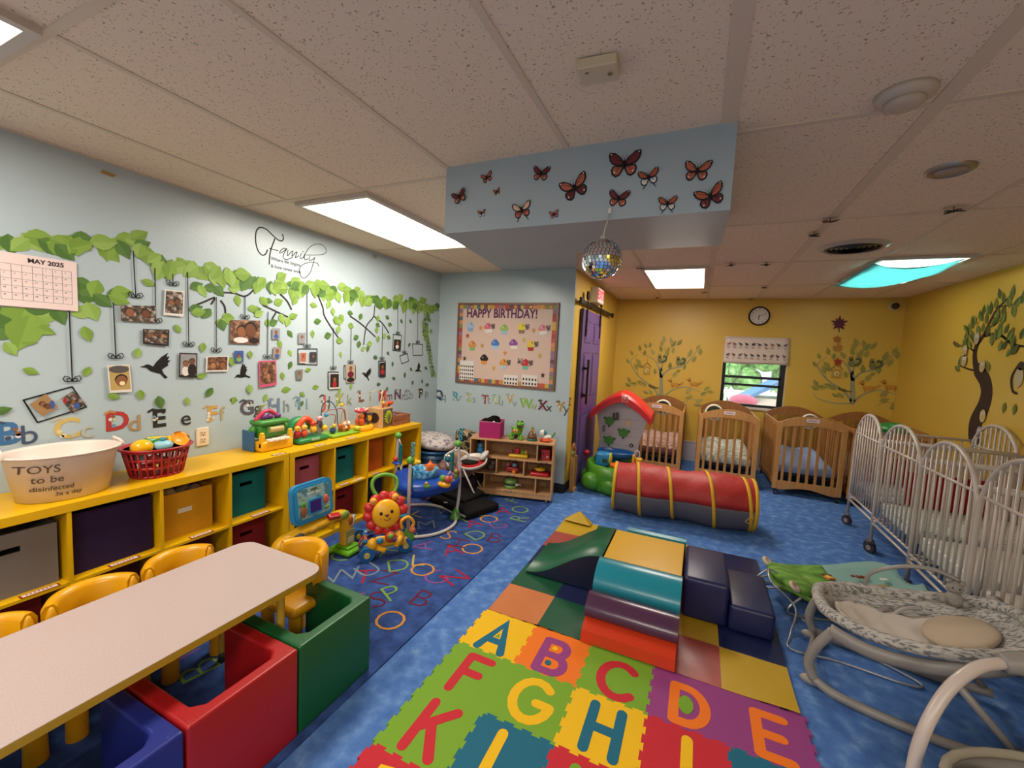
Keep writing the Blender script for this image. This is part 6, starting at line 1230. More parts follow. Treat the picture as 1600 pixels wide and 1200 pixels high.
# ---------------------------------------------------------------- wooden toy shelf (local x from -w to 0 along its front, y back)
WSw, WSr = .85, math.radians(14.2); WSo = Vector((-1.232, 3.812, 0))
ws = thing('toy_shelf', 'birch wooden toy shelf with three rows of cubbies on casters against the alcove wall', 'shelf', WSo, WSr)
mw1, mw2 = wood('#b3875c', '#c0966c'), wood('#a07850', '#ac845a')
def wsp(u, y, z): return (WSo.x+u*math.cos(WSr)-y*math.sin(WSr), WSo.y+u*math.sin(WSr)+y*math.cos(WSr), z)
D_ = .27
for nm, b_ in (('top_board', (-WSw, 0, 0, D_, .585, .6)), ('side_panel', (-WSw, -WSw+.014, 0, D_, .035, .585)), ('side_panel', (-.014, 0, 0, D_, .035, .585)), ('shelf_board', (-WSw+.014, -.014, .002, D_-.008, .405, .418)), ('shelf_board', (-WSw+.014, -.014, .002, D_-.008, .242, .255)), ('bottom_board', (-WSw+.014, -.014, .002, D_-.008, .08, .093)), ('kick_board', (-WSw+.014, -.014, .006, .018, .035, .08)), ('back_panel', (-WSw+.014, -.014, D_-.008, D_, .035, .585))):
    mb = MB(); mb.b2(*b_, mw2 if nm == 'back_panel' else mw1, .001); mb.build(nm, ws)
for u, z0, z1 in ((-.687, .418, .585), (-.163, .418, .585), (-.567, .255, .405), (-.288, .255, .405), (-.687, .093, .242), (-.163, .093, .242)): mb = MB(); mb.b2(u-.006, u+.006, .004, D_-.008, z0, z1, mw1); mb.build('divider', ws)
for u in (-WSw+.05, -.05):
    for y in (.04, D_-.04): mb = MB(); mb.cyl((u, y, .0165), .0155, .014, pl('#b8b0a4'), 10, rot=(0, PI/2, 0)); mb.cyl((u, y, .031), .006, .01, pl('#8a8478'), 8); mb.build('caster', ws)
for u, z in ((-.40, .4055), (-.09, .4055), (-.41, .243), (-.43, .0805)): mb = MB(); mb.box((u, .0, z+.006), (.07, .002, .012), pp('#5a4438')); mb.box((u, -.0012, z+.006), (.05, .001, .006), pp('#a89880')); mb.build('edge_label', ws)
ZT = .6005
pb = thing('fabric_bin', 'magenta pink fabric bin with a black plush toy in it, on the birch shelf', 'storage bin', (*wsp(-.66, .145, 0)[:2], ZT), WSr); mk = cl('#a02a62')
mb = MB(); w_, h = .108, .165
for b_ in ((-w_, w_, -w_, w_, 0, .005), (-w_, -w_+.005, -w_, w_, .005, h), (w_-.005, w_, -w_, w_, .005, h), (-w_+.005, w_-.005, -w_, -w_+.005, .005, h), (-w_+.005, w_-.005, w_-.005, w_, .005, h)): mb.b2(*b_, mk)
mb.build('body', pb); mb = MB()
for b_ in ((-w_-.002, w_+.002, -w_-.002, -w_+.003), (-w_-.002, w_+.002, w_-.003, w_+.002), (-w_-.002, -w_+.003, -w_, w_), (w_-.003, w_+.002, -w_, w_)): mb.b2(*b_, h-.005, h+.004, cl('#b8688a'))
mb.build('hem', pb)
q = wsp(-.66, .145, 0); m_pb = mat('black_plush', '#14100e', 1, bump=(120, 1), spec=.1)
put('plush_toy', 'black fluffy plush toy heaped in the pink bin', 'plush toy', (q[0], q[1], ZT+.13), [('body', lambda m: (m.ell((0, 0, .02), (.09, .085, .05), m_pb), m.ell((-.06, -.02, .02), (.04, .05, .04), m_pb), m.ell((.02, .02, .05), (.06, .05, .035), m_pb))), ('white_spot', lambda m: m.ell((.035, -.082, .035), (.012, .008, .008), pl('#e0dcd4')))], WSr)
fg = pl('#5a9a22')
def frog(t):
    mb = MB(); mb.ell((0, 0, .07), (.055, .05, .045), fg); mb.ell((-.055, -.0, .03), (.022, .03, .035), fg); mb.ell((.05, -.02, .025), (.02, .025, .03), fg); mb.ell((-.045, -.02, .012), (.03, .04, .014), fg); mb.ell((.05, -.03, .01), (.028, .035, .012), fg); mb.tube([(.02, 0, .08), (.035, -.005, .13), (.04, -.01, .15)], .035, fg, 12); mb.ell((.035, -.02, .155), (.042, .045, .035), fg); mb.ell((-.01, .0, .11), (.05, .02, .02), fg); mb.build('body', t)
    mb = MB(); mb.ell((.035, -.052, .142), (.028, .022, .014), pl('#3a0f14')); mb.build('mouth', t)
    for x in (.015, .055): mb = MB(); mb.ell((x, -.03, .188), .012, fg); mb.ell((x, -.038, .19), .006, BK); mb.build('eye', t)
    mb = MB(); mb.disc((0, 0), .001, BK) if 0 else None; mb.ell((-.005, -.045, .09), (.035, .012, .018), pl('#d8a83a'))
    for k in range(3): mb.ell((-.03+.025*k, -.054, .092), (.009, .006, .01), pl(('#c8402a', '#3a6aa0', '#c8502a')[k]))
    mb.build('button_panel', t)
    mb = MB(); mb.ell((0, -.04, .035), (.022, .016, .025), m_dark); mb.build('arch_opening', t)
q = wsp(-.395, .12, 0); frog(thing('dinosaur_toy', 'bright green open mouthed toy dinosaur on the birch shelf beside the pink bin', 'toy', (q[0], q[1], ZT), WSr))
q = wsp(-.235, .12, 0); put('stacking_toy', 'brown dome shaped toy on a teal base between the dinosaur and the puppy toy', 'toy', (q[0], q[1], ZT), [('teal_base', lambda m: m.lathe([(.001, 0), (.055, 0), (.056, .014), (.05, .02), (.001, .02)], (0, 0, 0), pl('#2a6a62'), 20)), ('dome', lambda m: m.lathe([(.05, .02), (.048, .045), (.036, .075), (.02, .095), (.001, .1)], (0, 0, 0), pl('#6a4a38', .2), 20)), ('knob', lambda m: (m.cyl((0, 0, .105), .016, .02, pl('#c88a2a')), m.ell((0, 0, .125), .016, pl('#6a8a2a'))))])
q = wsp(-.085, .11, 0); put('puppy_toy', 'white orange and teal puppy shaped toy at the right end of the birch shelf top', 'toy', (q[0], q[1], ZT), [('orange_base', lambda m: (m.ell((0, -.01, .015), (.06, .035, .015), pl('#d8501a')), m.ell((-.055, -.02, .02), (.018, .018, .02), pl('#c83a1a')))), ('body', lambda m: m.ell((.01, 0, .045), (.045, .03, .025), pl('#d8d4d0'))), ('head', lambda m: (m.ell((-.045, 0, .085), (.03, .028, .032), pl('#e0dcd8')), m.ell((-.02, 0, .09), (.02, .03, .025), pl('#2a7a80')), m.ell((-.06, -.024, .09), .005, BK))), ('wheel', lambda m: m.cyl((.025, -.035, .03), .02, .012, pl('#d86a2a'), rot=(PI/2, 0, 0))), ('tail', lambda m: m.tube([(.05, 0, .05), (.07, 0, .08), (.075, 0, .1)], .01, pl('#5aa04a')))], WSr)
def shelf_toy(name, lb, u, z, parts, y=.1): q = wsp(u, y, 0); return put(name, lb, 'toy', (q[0], q[1], z), parts, WSr)
shelf_toy('plush_toy', 'small light blue plush toy in the upper left cubby of the birch shelf', -.76, .4185, [('body', lambda m: (m.ell((0, 0, .04), (.035, .03, .04), cl('#2f7ab0')), m.ell((.0, -.01, .085), (.028, .026, .028), cl('#3a86bc')), m.ell((.03, -.02, .015), (.015, .02, .015), cl('#2f7ab0')))), ('eye', lambda m: (m.ell((.008, -.036, .092), .007, pl('#e0e0e0')), m.ell((.008, -.042, .092), .004, BK)))])
shelf_toy('popup_toy', 'yellow edged toy with coloured pop up animals in the wide upper cubby', -.36, .4185, [('yellow_base', lambda m: m.box((0, 0, .018), (.2, .1, .034), pl('#c8a41a'), .015)), ('red_house', lambda m: m.box((-.015, 0, .065), (.05, .04, .06), pl('#b8242a'), .01)), ('animals', lambda m: [m.ell((x, -.01, .055), (.02, .02, .026), pl(c_)) for x, c_ in ((-.075, '#8a3a4a'), (.04, '#6a8a2a'), (.075, '#a8902a'))])])
shelf_toy('toy_box', 'red square toy with small pictures in the upper right cubby', -.085, .4185, [('body', lambda m: m.box((0, 0, .055), (.09, .08, .11), pl('#a01a22'), .008)), ('pictures', lambda m: [m.box((x, -.041, z), (.02, .003, .012), pl(c_)) for x, z, c_ in ((-.02, .07, '#2a2a3a'), (.02, .04, '#d8c8c8'), (-.015, .03, '#3a5a3a'))])])
shelf_toy('vehicle_toy', 'red toy vehicle with an orange wheel in the middle cubby', -.415, .2555, [('body', lambda m: (m.box((0, 0, .035), (.13, .07, .05), pl('#9a1c24'), .015), m.box((.02, 0, .08), (.06, .05, .05), pl('#7a2a4a'), .012))), ('window', lambda m: m.cyl((.02, -.028, .085), .018, .006, pl('#4aa0b0'), rot=(PI/2, 0, 0))), ('wheel', lambda m: m.cyl((.02, -.038, .02), .019, .012, pl('#d87a1a'), rot=(PI/2, 0, 0))), ('rotor', lambda m: m.ell((-.05, 0, .075), (.018, .018, .018), pl('#c85a8a')))])
shelf_toy('turntable_toy', 'red toy with a round yellow spinning top plate in the middle right cubby', -.135, .2555, [('red_base', lambda m: m.box((0, 0, .018), (.19, .13, .036), pl('#b01c24'), .014)), ('yellow_disc', lambda m: (m.lathe([(.001, .05), (.05, .05), (.058, .058), (.055, .075), (.03, .082), (.001, .082)], (0, 0, 0), pl('#c89a1a'), 22), m.cyl((0, 0, .043), .02, .02, pl('#8a6a1a')))), ('figures', lambda m: [m.ell((.03*math.cos(k*2), .03*math.sin(k*2), .083), .009, BK, seg=8, rings=5) for k in range(3)])])
shelf_toy('plush_toy', 'small grey brown plush toy in the middle row left cubby of the birch shelf', -.64, .2555, [('body', lambda m: (m.ell((0, 0, .035), (.04, .03, .035), cl('#6a5f58')), m.ell((.02, -.01, .08), (.025, .025, .025), cl('#8a7a70'))))])
shelf_toy('drum_toy', 'pale green round drum toy with a white handle in the wide lower cubby', -.43, .0935, [('drum', lambda m: (m.lathe([(.001, 0), (.06, 0), (.065, .015), (.065, .035)], (0, 0, 0), pl('#6f9a4a'), 22), m.lathe([(.065, .055), (.065, .08), (.05, .095), (.001, .1)], (0, 0, 0), pl('#7aa452'), 22))), ('dark_band', lambda m: m.cyl((0, 0, .045), .0645, .022, pl('#2f3a34'), 22)), ('handle', lambda m: (m.tube([(.065, -.02, .045), (.12, -.03, .05)], .012, pl('#8a8a80')), m.ell((.07, -.03, .045), .015, pl('#d8d4c8'))))])
# toy leaning by the door, easel stand
ea = thing('wooden_abacus', 'small wooden stand with rows of red beads leaning by the purple door', 'toy', (-1.16, 4.27, 0), .1)
mb = MB(); mb.box((0, 0, .25), (.05, .02, .5), wood('#a87c3a', '#b88a48'), .004); mb.box((0, .13, .19), (.05, .02, .38), wood('#a87c3a', '#b88a48'), .004); mb.box((0, .065, .015), (.06, .15, .03), wood('#a87c3a', '#b88a48'), .004); mb.build('frame', ea)
mb = MB()
for k in range(6): mb.tube([(0, .01, .08+.05*k), (0, .12, .08+.05*k)], .003, pl('#b8a070'), 6); [mb.ell((0, .03+.022*j, .08+.05*k), .011, pl(('#9a2a22', '#c8a070')[(j+k) % 2]), seg=8, rings=6) for j in range(4)]
mb.build('beads', ea)
mb = MB(); mb.ell((0, .0, .5), (.02, .045, .045), pl('#8a5a3a')); mb.ell((0, .0, .43), (.018, .05, .04), pl('#6a7a2a')); mb.build('painted_top', ea)
# ---------------------------------------------------------------- corner: tub chair, pillows, cushions, black mat
put('blue_tub', 'round dark blue plastic tub standing in the corner behind the far shelf end', 'tub', (-2.56, 3.72, 0), [('body', lambda m: m.lathe([(.001, 0), (.17, 0), (.2, .2), (.215, .38), (.205, .38), (.19, .2), (.001, .02)], (0, 0, 0), pl('#16446c'), 28)), ('rim', lambda m: m.lathe([(.205, .37), (.225, .375), (.225, .4), (.2, .4), (.205, .37)], (0, 0, 0), pl('#1a5080'), 28)), ('ridge', lambda m: [m.lathe([(.2+.01*k, .2+.06*k), (.212+.008*k, .205+.06*k), (.2+.012*k, .21+.06*k)], (0, 0, 0), pl('#123a5c'), 28) for k in (0, 1, 2)])])
m_pil = mat('patterned_pillow', '#b8b0b0', .9, noise=(26, [(.38, '#6f6a78'), (.46, '#bab2b0'), (.75, '#cac2be')], (1, 1, 1), 4), bump=(10, .4))
put('pillow', 'round white pillow with a grey pattern lying on the blue tub', 'pillow', (-2.56, 3.72, .40), [('body', lambda m: m.ell((0, 0, .075), (.27, .24, .08), m_pil, rot=(0, .12, 0)))])
put('toy_tent_piece', 'small green fabric cone at the left of the white patterned pillow', 'toy', (-2.66, 3.56, .49), [('cone', lambda m: m.lathe([(.06, 0), (.001, .12)], (0, 0, 0), cl('#2f7a4a'), 10))])
m_zeb = mat('zebra_cloth', '#2a2422', .8, noise=(11, [(.42, '#14100f'), (.5, '#a89470'), (.58, '#1c1614')], (1, 2.2, 1), 5), bump=(12, .5)); m_fl = mat('floral_cloth', '#6a4a4a', .9, noise=(30, [(.4, '#4a2c30'), (.5, '#8a6a60'), (.65, '#5a3a3e')], (1, 1, 1), 4), bump=(12, .5)); m_tan = mat('tan_cloth', '#a88a6a', .9, bump=(14, .4))
put('cushion', 'black and tan streaked cushion propped up behind the others in the corner', 'cushion', (-2.24, 3.93, .31), [('body', lambda m: m.box((0, 0, .13), (.34, .13, .32), m_zeb, .05, rot=(.25, .15, .1), seg=4))])
put('cushion', 'plain tan cushion in the corner between the pillow and the floral cushion', 'cushion', (-2.27, 3.76, .22), [('body', lambda m: m.box((0, 0, .09), (.22, .12, .2), m_tan, .05, rot=(.2, -.1, .3), seg=4))])
put('cushion', 'maroon floral cushion lying lowest of the corner cushions', 'cushion', (-2.17, 3.55, .2), [('body', lambda m: m.box((0, 0, .09), (.38, .3, .14), m_fl, .06, rot=(.15, -.12, .2), seg=4))])
put('cushion', 'dark bolster cushion under the floral and streaked cushions', 'cushion', (-2.2, 3.72, 0), [('body', lambda m: m.box((0, 0, .115), (.42, .5, .23), cl('#2a2028'), .07, rot=(0, 0, .2), seg=4))])
m_bm = mat('black_padding', '#0c0b0c', .8, bump=(12, .5), spec=.2)
bm_ = thing('black_mat', 'folded black padded mat on the floor between the jumper and the birch shelf', 'mat', (-2.02, 3.32, RZ), -.35)
mb = MB(); mb.box((-.02, .02, .04), (.8, .40, .075), m_bm, .03, seg=3); mb.box((-.12, .05, .105), (.6, .3, .05), m_bm, .022, rot=(.05, .04, .1), seg=3); mb.build('padding', bm_)
mb = MB(); mb.box((.33, -.22, .062), (.16, .01, .012), pl('#6a6a6a')); mb.build('piping', bm_); mb = MB()
for x in (.08, .1, .07, .11): mb.ell((x, -.19, .08+.01*(x > .09)), .006, pl('#d0d0d0'), seg=6, rings=4)
mb.build('studs', bm_)
sw = thing('baby_lounger', 'white shelled infant lounger with red and black lining in front of the birch shelf', 'baby lounger', (-1.98, 3.49, RZ), .35)
mb = MB(); mb.lathe([(.001, -.03), (.08, -.025), (.12, .01), (.13, .04), (.12, .042), (.105, .01), (.001, -.015)], (.03, 0, .36), pl('#c9c2bc'), 26, sx=1.15, rot=(.35, -.15, 0)); mb.ell((.13, .05, .44), (.06, .09, .03), pl('#c9c2bc'), rot=(0, -.8, 0)); mb.build('shell', sw)
mb = MB(); mb.ell((.03, 0, .368), (.12, .1, .018), cl('#9a1c20'), rot=(.35, -.15, 0)); mb.build('red_lining', sw); mb = MB(); mb.ell((.02, .02, .395), (.075, .05, .02), cl('#8a8480'), rot=(.35, 0, 0)); mb.ell((.0, -.02, .385), (.09, .04, .014), cl('#1c1816'), rot=(.35, 0, 0)); mb.build('cushion', sw)
for s_ in (-1, 1): mb = MB(); mb.tube([(-.05, s_*.1, .34), (.05, s_*.14, .16), (.14, s_*.16, .012), (-.12, s_*.16, .012)], .009, pl('#b0aaa4')); mb.build('leg', sw)
mb = MB(); mb.tube(cr([(-.2, -.05, .33), (-.24, -.04, .42), (-.16, 0, .48), (-.05, .02, .46), (0, .02, .4)], 6), .012, pl('#c0bab4')); mb.build('toy_bar', sw)
# ---------------------------------------------------------------- baby jumper
feet = [Vector((-1.943, 2.512)), Vector((-1.842, 3.033)), Vector((-2.41, 2.93))]
ctr = sum(feet, Vector((0, 0)))/3; jp = thing('baby_jumper', 'baby jumper with white ring base, green topped posts and a blue seat tray', 'baby jumper', (ctr.x, ctr.y, RZ))
m_jw, m_jg, m_jb = pl('#c2bcb8'), pl('#4a8a30'), pl('#123f9a', .35)
# circle through the feet
def circ(a, b_, c_):
    ax, ay, bx, by, cx, cy = a.x, a.y, b_.x, b_.y, c_.x, c_.y; d = 2*(ax*(by-cy)+bx*(cy-ay)+cx*(ay-by))
    ux = ((ax*ax+ay*ay)*(by-cy)+(bx*bx+by*by)*(cy-ay)+(cx*cx+cy*cy)*(ay-by))/d; uy = ((ax*ax+ay*ay)*(cx-bx)+(bx*bx+by*by)*(ax-cx)+(cx*cx+cy*cy)*(bx-ax))/d
    return Vector((ux, uy))
cc0 = circ(*feet)-ctr; cc = cc0; RR = (feet[0]-ctr-cc).length
mb = MB(); mb.tube([(cc.x+RR*math.cos(2*PI*k/48), cc.y+RR*math.sin(2*PI*k/48), .016) for k in range(48)], .013, m_jw, 8, closed=True); mb.build('base_ring', jp)
tops = [.62, .665, .68]
for f_, zt in zip(feet, tops):
    v = f_-ctr; inn = (cc-v).normalized()
    mb = MB(); mb.tube(cr([(v.x, v.y, .03), (v.x-inn.x*.02, v.y-inn.y*.02, .2), (v.x-inn.x*.02, v.y-inn.y*.02, .4), (v.x, v.y, zt-.02)], 5), .0135, m_jw, 8); po = mb.build('post', jp)
    mb = MB(); mb.lathe([(.055, 0), (.05, .02), (.03, .06), (.018, .09), (.001, .09)], (v.x, v.y, .0), m_jg, 14); mb.build('foot', jp)
    mb = MB(); mb.ell((v.x, v.y, zt), .031, pl('#5a9a3a')); mb.build('green_ball', po)
    mb = MB(); sx, sy = v.x+inn.x*.05, v.y+inn.y*.05
    mb.tube([(v.x+inn.x*.01, v.y+inn.y*.01, zt-.02), (sx, sy, zt-.07)], .006, m_jw, 6)
    for k in range(12): mb.lathe([(.012, 0), (.018, .006), (.012, .012)], (sx, sy, zt-.23+.013*k), cl('#1f7a78'), 10)
    mb.cyl((sx, sy, zt-.16), .011, .17, cl('#17605f')); mb.build('spring_sleeve', jp)
    mb = MB(); mb.tube([(sx, sy, zt-.23), (sx+inn.x*.03, sy+inn.y*.03, .39)], .008, m_jw, 6); mb.build('strap', jp)
for i in (0, 1):    # curly seaweed on two posts
    v = feet[i]-ctr; mb = MB()
    for s_ in (-1, 1): mb.tube([(v.x+.014*s_*math.sin(k*.9)+.02, v.y, tops[i]+.03+.011*k) for k in range(11)], .0055, pl('#2a9ab0'), 6)
    mb.build('seaweed', jp)
v = feet[0]-ctr
mb = MB(); mb.ell((v.x, v.y, .24), (.02, .02, .014), pl('#b82a5a')); mb.ell((v.x, v.y, .36), (.019, .019, .012), pl('#b82a5a')); mb.build('pink_ring', jp)
v = feet[2]-ctr; mb = MB(); mb.ell((v.x+.02, v.y-.03, .44), (.05, .04, .012), m_jb); mb.ell((v.x, v.y-.03, .47), .02, pl('#c83a2a')); mb.tube([(v.x+.04, v.y-.03, .45), (v.x+.09, v.y-.04, .34)], .005, pl('#b8c08a')); mb.build('side_toy', jp)
v = feet[1]-ctr; mb = MB(); mb.ell((v.x, v.y-.02, .42), (.03, .025, .035), pl('#a83a4a')); mb.ell((v.x-.02, v.y-.03, .40), .018, pl('#b85a6a')); mb.build('pink_sea_toy', jp)
cc = Vector((-2.07, 2.87))-ctr
mb = MB(); n = 28; vs = []; TZ = .35; prof = [(.001, .0, 0), (.10, .0, 0), (.115, .035, 1), (.21, .045, 1), (.265, .03, 1), (.275, -.01, 1), (.255, -.06, 1), (.14, -.09, 1), (.1, -.1, 0), (.001, -.11, 0)]
for r, z, l in prof:
    for k in range(n): a = 2*PI*k/n; rr = r*(1+.13*math.cos(3*(a-math.atan2(v.y, v.x)))*l); vs.append((cc.x+rr*math.cos(a)*1.02, cc.y+rr*math.sin(a), TZ+z))
mb.add(vs, [(i*n+k, (i+1)*n+k, (i+1)*n+(k+1) % n, i*n+(k+1) % n) for i in range(len(prof)-1) for k in range(n)], m_jb, True); mb.build('tray', jp)
mb = MB(); mb.lathe([(.001, -.0), (.09, .0), (.115, .05), (.118, .1), (.11, .105), (.1, .06), (.001, .02)], (cc.x, cc.y, TZ+.0), mat('ocean_cloth', '#2a6a9a', .9, noise=(24, [(.35, '#14406a'), (.5, '#3a86b0'), (.7, '#9ac4d0')], (1, 1, 1), 4)), 26); mb.build('seat', jp)
def pt(a, r, z=.05): return (cc.x+r*math.cos(a), cc.y+r*math.sin(a), TZ+z)
star = []
def jx(px, py, z): p = atz(px, py, z+RZ); return (p.x-ctr.x, p.y-ctr.y, z)
mb = MB(Matrix.Translation(jx(672, 729, .46)) @ Euler((PI/2-.2, 0, .6)).to_matrix().to_4x4())
for k in range(10): a = PI/2+2*PI*k/10; r = .062 if k % 2 == 0 else .032; star.append((r*math.cos(a), r*math.sin(a)))
mb.prism(star, 0, .022, pl('#d8601c')); mb.ell((0, 0, .018), (.035, .035, .012), pl('#d8641c'))
for x in (-.01, .01): mb.ell((x, .008, .03), .004, BK, seg=6, rings=4)
mb.ribbon([(-.01, -.008), (0, -.014), (.01, -.008)], .003, BK, .029, .032); mb.build('orange_starfish', jp)
for nm, a, r, its in (('octopus_toy', 700, 724, [((0, 0, .04), (.035, .03, .03), '#1a6a7a'), ((-.015, -.02, .075), .013, '#e0e0d8'), ((.02, -.02, .075), .013, '#e0e0d8'), ((-.015, -.032, .077), .005, '#141414'), ((.02, -.032, .077), .005, '#141414')]), ('yellow_boat', 694, 757, [((0, 0, .0), (.06, .035, .025), '#d89a14'), ((-.015, 0, .045), (.025, .022, .03), '#4a9a2a'), ((.03, 0, .045), (.032, .028, .032), '#a84a3a'), ((.06, .01, .05), (.012, .012, .03), '#d8601a')]),
                      ('turtle_toy', 667, 760, [((0, 0, 0), (.03, .025, .02), '#4a7a2a'), ((0, -.01, .028), .012, '#c89a2a')]), ('fish_toy', 650, 730, [((0, 0, .04), (.04, .02, .03), '#d8a81a'), ((.03, 0, .05), (.02, .02, .02), '#d8b82a')]), ('seahorse_toy', 712, 748, [((0, 0, .02), (.016, .016, .03), '#5a7a1a'), ((0, 0, .06), (.018, .016, .018), '#6a8a2a')])):
    mb = MB(); p = Vector(jx(a, r, TZ+.06))
    for c_, rr, k_ in its: mb.ell(tuple(p+Vector(c_)), rr, pl(k_), seg=12, rings=7)
    mb.build(nm, jp)
mb = MB(); mb.ell((cc.x, cc.y, TZ-.13), (.07, .05, .05), mat('ocean_cloth_dark', '#4a4a6a', .9, noise=(24, [(.4, '#3a3050'), (.6, '#a07a8a')]))); mb.build('seat_sling', jp)
# ---------------------------------------------------------------- tablet activity arch
ga = thing('activity_arch', 'yellow baby activity arch on lime green feet with a blue screen panel on top', 'toy', (-2.20, 1.94, RZ), 1.57)
Yg, Gg, Bg = pl('#d8a412'), pl('#5a9a1c', .25), pl('#2a86b8', .3)
mb = MB(); mb.box((.21, .0, .02), (.17, .2, .036), Gg, .016); mb.box((.21, .0, .045), (.11, .13, .02), Gg, .01); mb.build('foot', ga); mb = MB(); mb.box((-.3, .04, .02), (.17, .18, .036), Gg, .016); mb.box((-.04, .07, .016), (.38, .05, .026), Gg, .012); mb.build('foot', ga)
mb = MB(); mb.tube(cr([(.2, .01, .05), (.2, .01, .16), (.2, .01, .25), (.15, .01, .285), (.0, .01, .285), (-.2, .02, .275), (-.31, .03, .23), (-.33, .04, .05)], 5), .043, Yg, 14, flat=.8); mb.build('arch', ga)
mb = MB(Matrix.Translation((.2, -.035, 0)) @ M2); mb.b2(-.035, .035, .07, .17, -.0, .008, pl('#8a8a5a')); mb.b2(-.027, .027, .08, .12, .008, .01, pl('#b8b08a')); mb.build('picture_panel', ga)
mb = MB(); mb.box((.06, -.03, .315), (.09, .04, .03), pl('#a81c20'), .006, rot=(.5, .17, -.07)); mb.build('red_button', ga)
mb = MB(); mb.ell((.16, -.03, .29), (.035, .015, .03), pl('#7a9a3a')); mb.build('animal_relief', ga); mb = MB(); mb.ell((.21, -.03, .23), (.02, .012, .035), pl('#a8521a')); mb.ell((-.2, -.02, .27), (.04, .012, .025), pl('#4a4440')); mb.ell((-.1, -.032, .28), (.03, .01, .02), pl('#b88a1a')); mb.build('animal_relief', ga)
mb = MB(Matrix.Translation((-.08, -.0, .335)) @ Euler((PI/2-.12, 0, 0)).to_matrix().to_4x4() @ Matrix.Rotation(.0, 4, 'Z'))
mb.prism(rrect(-.15, .15, 0, .25, .045), -.018, .018, Bg); mb.prism(rrect(-.135, .135, .015, .235, .035), .018, .024, Bg); o = mb.build('screen_frame', ga); bv = o.modifiers.new('b', 'BEVEL'); bv.width = .006; bv.segments = 3
mb = MB(Matrix.Translation((-.08, -.0, .335)) @ Euler((PI/2-.12, 0, 0)).to_matrix().to_4x4()); m_pan = mat('panel_print', '#6f9aa8', .4, noise=(14, [(.4, '#4a7a80'), (.5, '#8fb0b8'), (.65, '#6a8a60')], (1, 1, 1), 3))
mb.prism(rrect(-.118, .118, .03, .222, .02), .024, .026, m_pan); mb.prism(rrect(-.05, .055, .045, .145, .012), .026, .032, Bg); mb.b2(-.038, .043, .058, .133, .032, .034, pl('#3a2470', .15))
mb.ell((-.085, .085, .03), (.022, .04, .008), pl('#8a5a3a')); mb.ell((-.085, .125, .032), (.018, .018, .006), pl('#4a8a2a')); mb.ell((.085, .115, .03), (.022, .03, .008), pl('#b85a4a')); mb.ell((.09, .06, .03), (.02, .01, .005), pl('#5a8a3a'))
mb.text('Touch & Learn' if 0 else 'vtech', pl('#16222c'), .022, (.0, .205), .0265); mb.text('Sort & Learn', pl('#e0e4e8'), .02, (.0, .183), .0265); mb.text('Car', pl('#e0e4e8'), .001, (.0, .165), .0265) if 0 else None
mb.build('screen_panel', o)
wd = thing('toy_wheelset', 'grey footed push toy frame with a blue wheel behind the activity arch', 'toy', (-2.27, 2.29, RZ), 1.2)
mb = MB(); mb.tube(cr([(-.1, .0, .03), (-.05, -.03, .06), (.05, -.03, .06), (.16, 0, .05)], 4), .02, pl('#7a7570'), 10); mb.tube([(-.06, -.02, .05), (0, .02, .2)], .02, pl('#8a827a'), 10); mb.build('frame', wd); mb = MB(); mb.cyl((0, -.05, .055), .052, .035, pl('#1a5a9a'), 20, rot=(PI/2, 0, 0)); mb.cyl((0, -.07, .055), .018, .01, pl('#c8a41a'), 12, rot=(PI/2, 0, 0)); mb.build('wheel', wd)
# ---------------------------------------------------------------- lion walker
lw = thing('lion_walker', 'lion faced push walker with red mane, green handle ring and blue wheels', 'toy', (-1.965, 2.27, RZ), .85)
m_ly, m_lr, m_lb = pl('#dfa416'), pl('#c02a2a'), pl('#1a62a0')
for s_, x in ((-1, -.13), (1, .14)):
    for y in ((-.1, .0) if s_ < 0 else (-.04,)):
        mb = MB(); mb.cyl((x, y, .05), .049, .045, m_lb, 22, rot=(PI/2, 0, 0)); mb.cyl((x, y-.026, .05), .02, .01, pl('#c8b46a'), 14, rot=(PI/2, 0, 0)); mb.build('wheel', lw)
mb = MB(); mb.tube(cr([(-.13, -.06, .06), (-.06, -.07, .1), (.06, -.06, .1), (.14, -.03, .07)], 4), .034, m_ly, 10); mb.ell((-.09, -.09, .11), (.04, .035, .045), m_ly); mb.ell((.09, -.07, .13), (.04, .035, .045), m_ly); mb.tube([(-.06, -.11, .09), (-.01, -.14, .075)], .02, m_ly); mb.tube([(.1, -.1, .15), (.06, -.13, .09)], .02, m_ly); mb.build('lower_body', lw)
for x in (-.12, .12): mb = MB(); mb.tube([(x, -.02, .06), (x*1.0, .2, .05)], .016, pl('#b8601a')); mb.cyl((x, .22, .045), .043, .035, m_lb, 18, rot=(PI/2*0, PI/2, 0)); mb.build('rear_leg', lw)
HC = Vector((.0, -.03, .30)); hM = Matrix.Translation(HC) @ Euler((PI/2-.2, -.12, 0)).to_matrix().to_4x4()
mb = MB(hM); mb.ell((0, 0, -.01), (.135, .135, .04), m_lr, seg=24)
for k in range(12): a = 2*PI*k/12; mb.ell((.118*math.cos(a), .118*math.sin(a), 0), (.038, .038, .026), m_lr)
mn = mb.build('mane', lw)
mb = MB(hM); mb.ell((0, 0, .03), (.095, .1, .035), m_ly, seg=24, rings=12); mb.build('face', mn)
mb = MB(hM)
for x in (-.075, .075): mb.ell((x, .1, .02), (.026, .026, .016), m_ly); mb.ell((x, .1, .033), (.014, .014, .008), pl('#d88a5a'))
mb.build('ears', mn)
mb = MB(hM)
for x in (-.036, .036): mb.ell((x, .012, .060), (.0115, .013, .008), BK)
mb.prism([(-.017, 0), (.017, 0), (0, -.021)], .062, .071, pl('#5a2a1c')); mb.ribbon(arc(-.0, -.02, .024, .02, 200, 340, 8), .004, pl('#5a2a1c'), .064, .068)
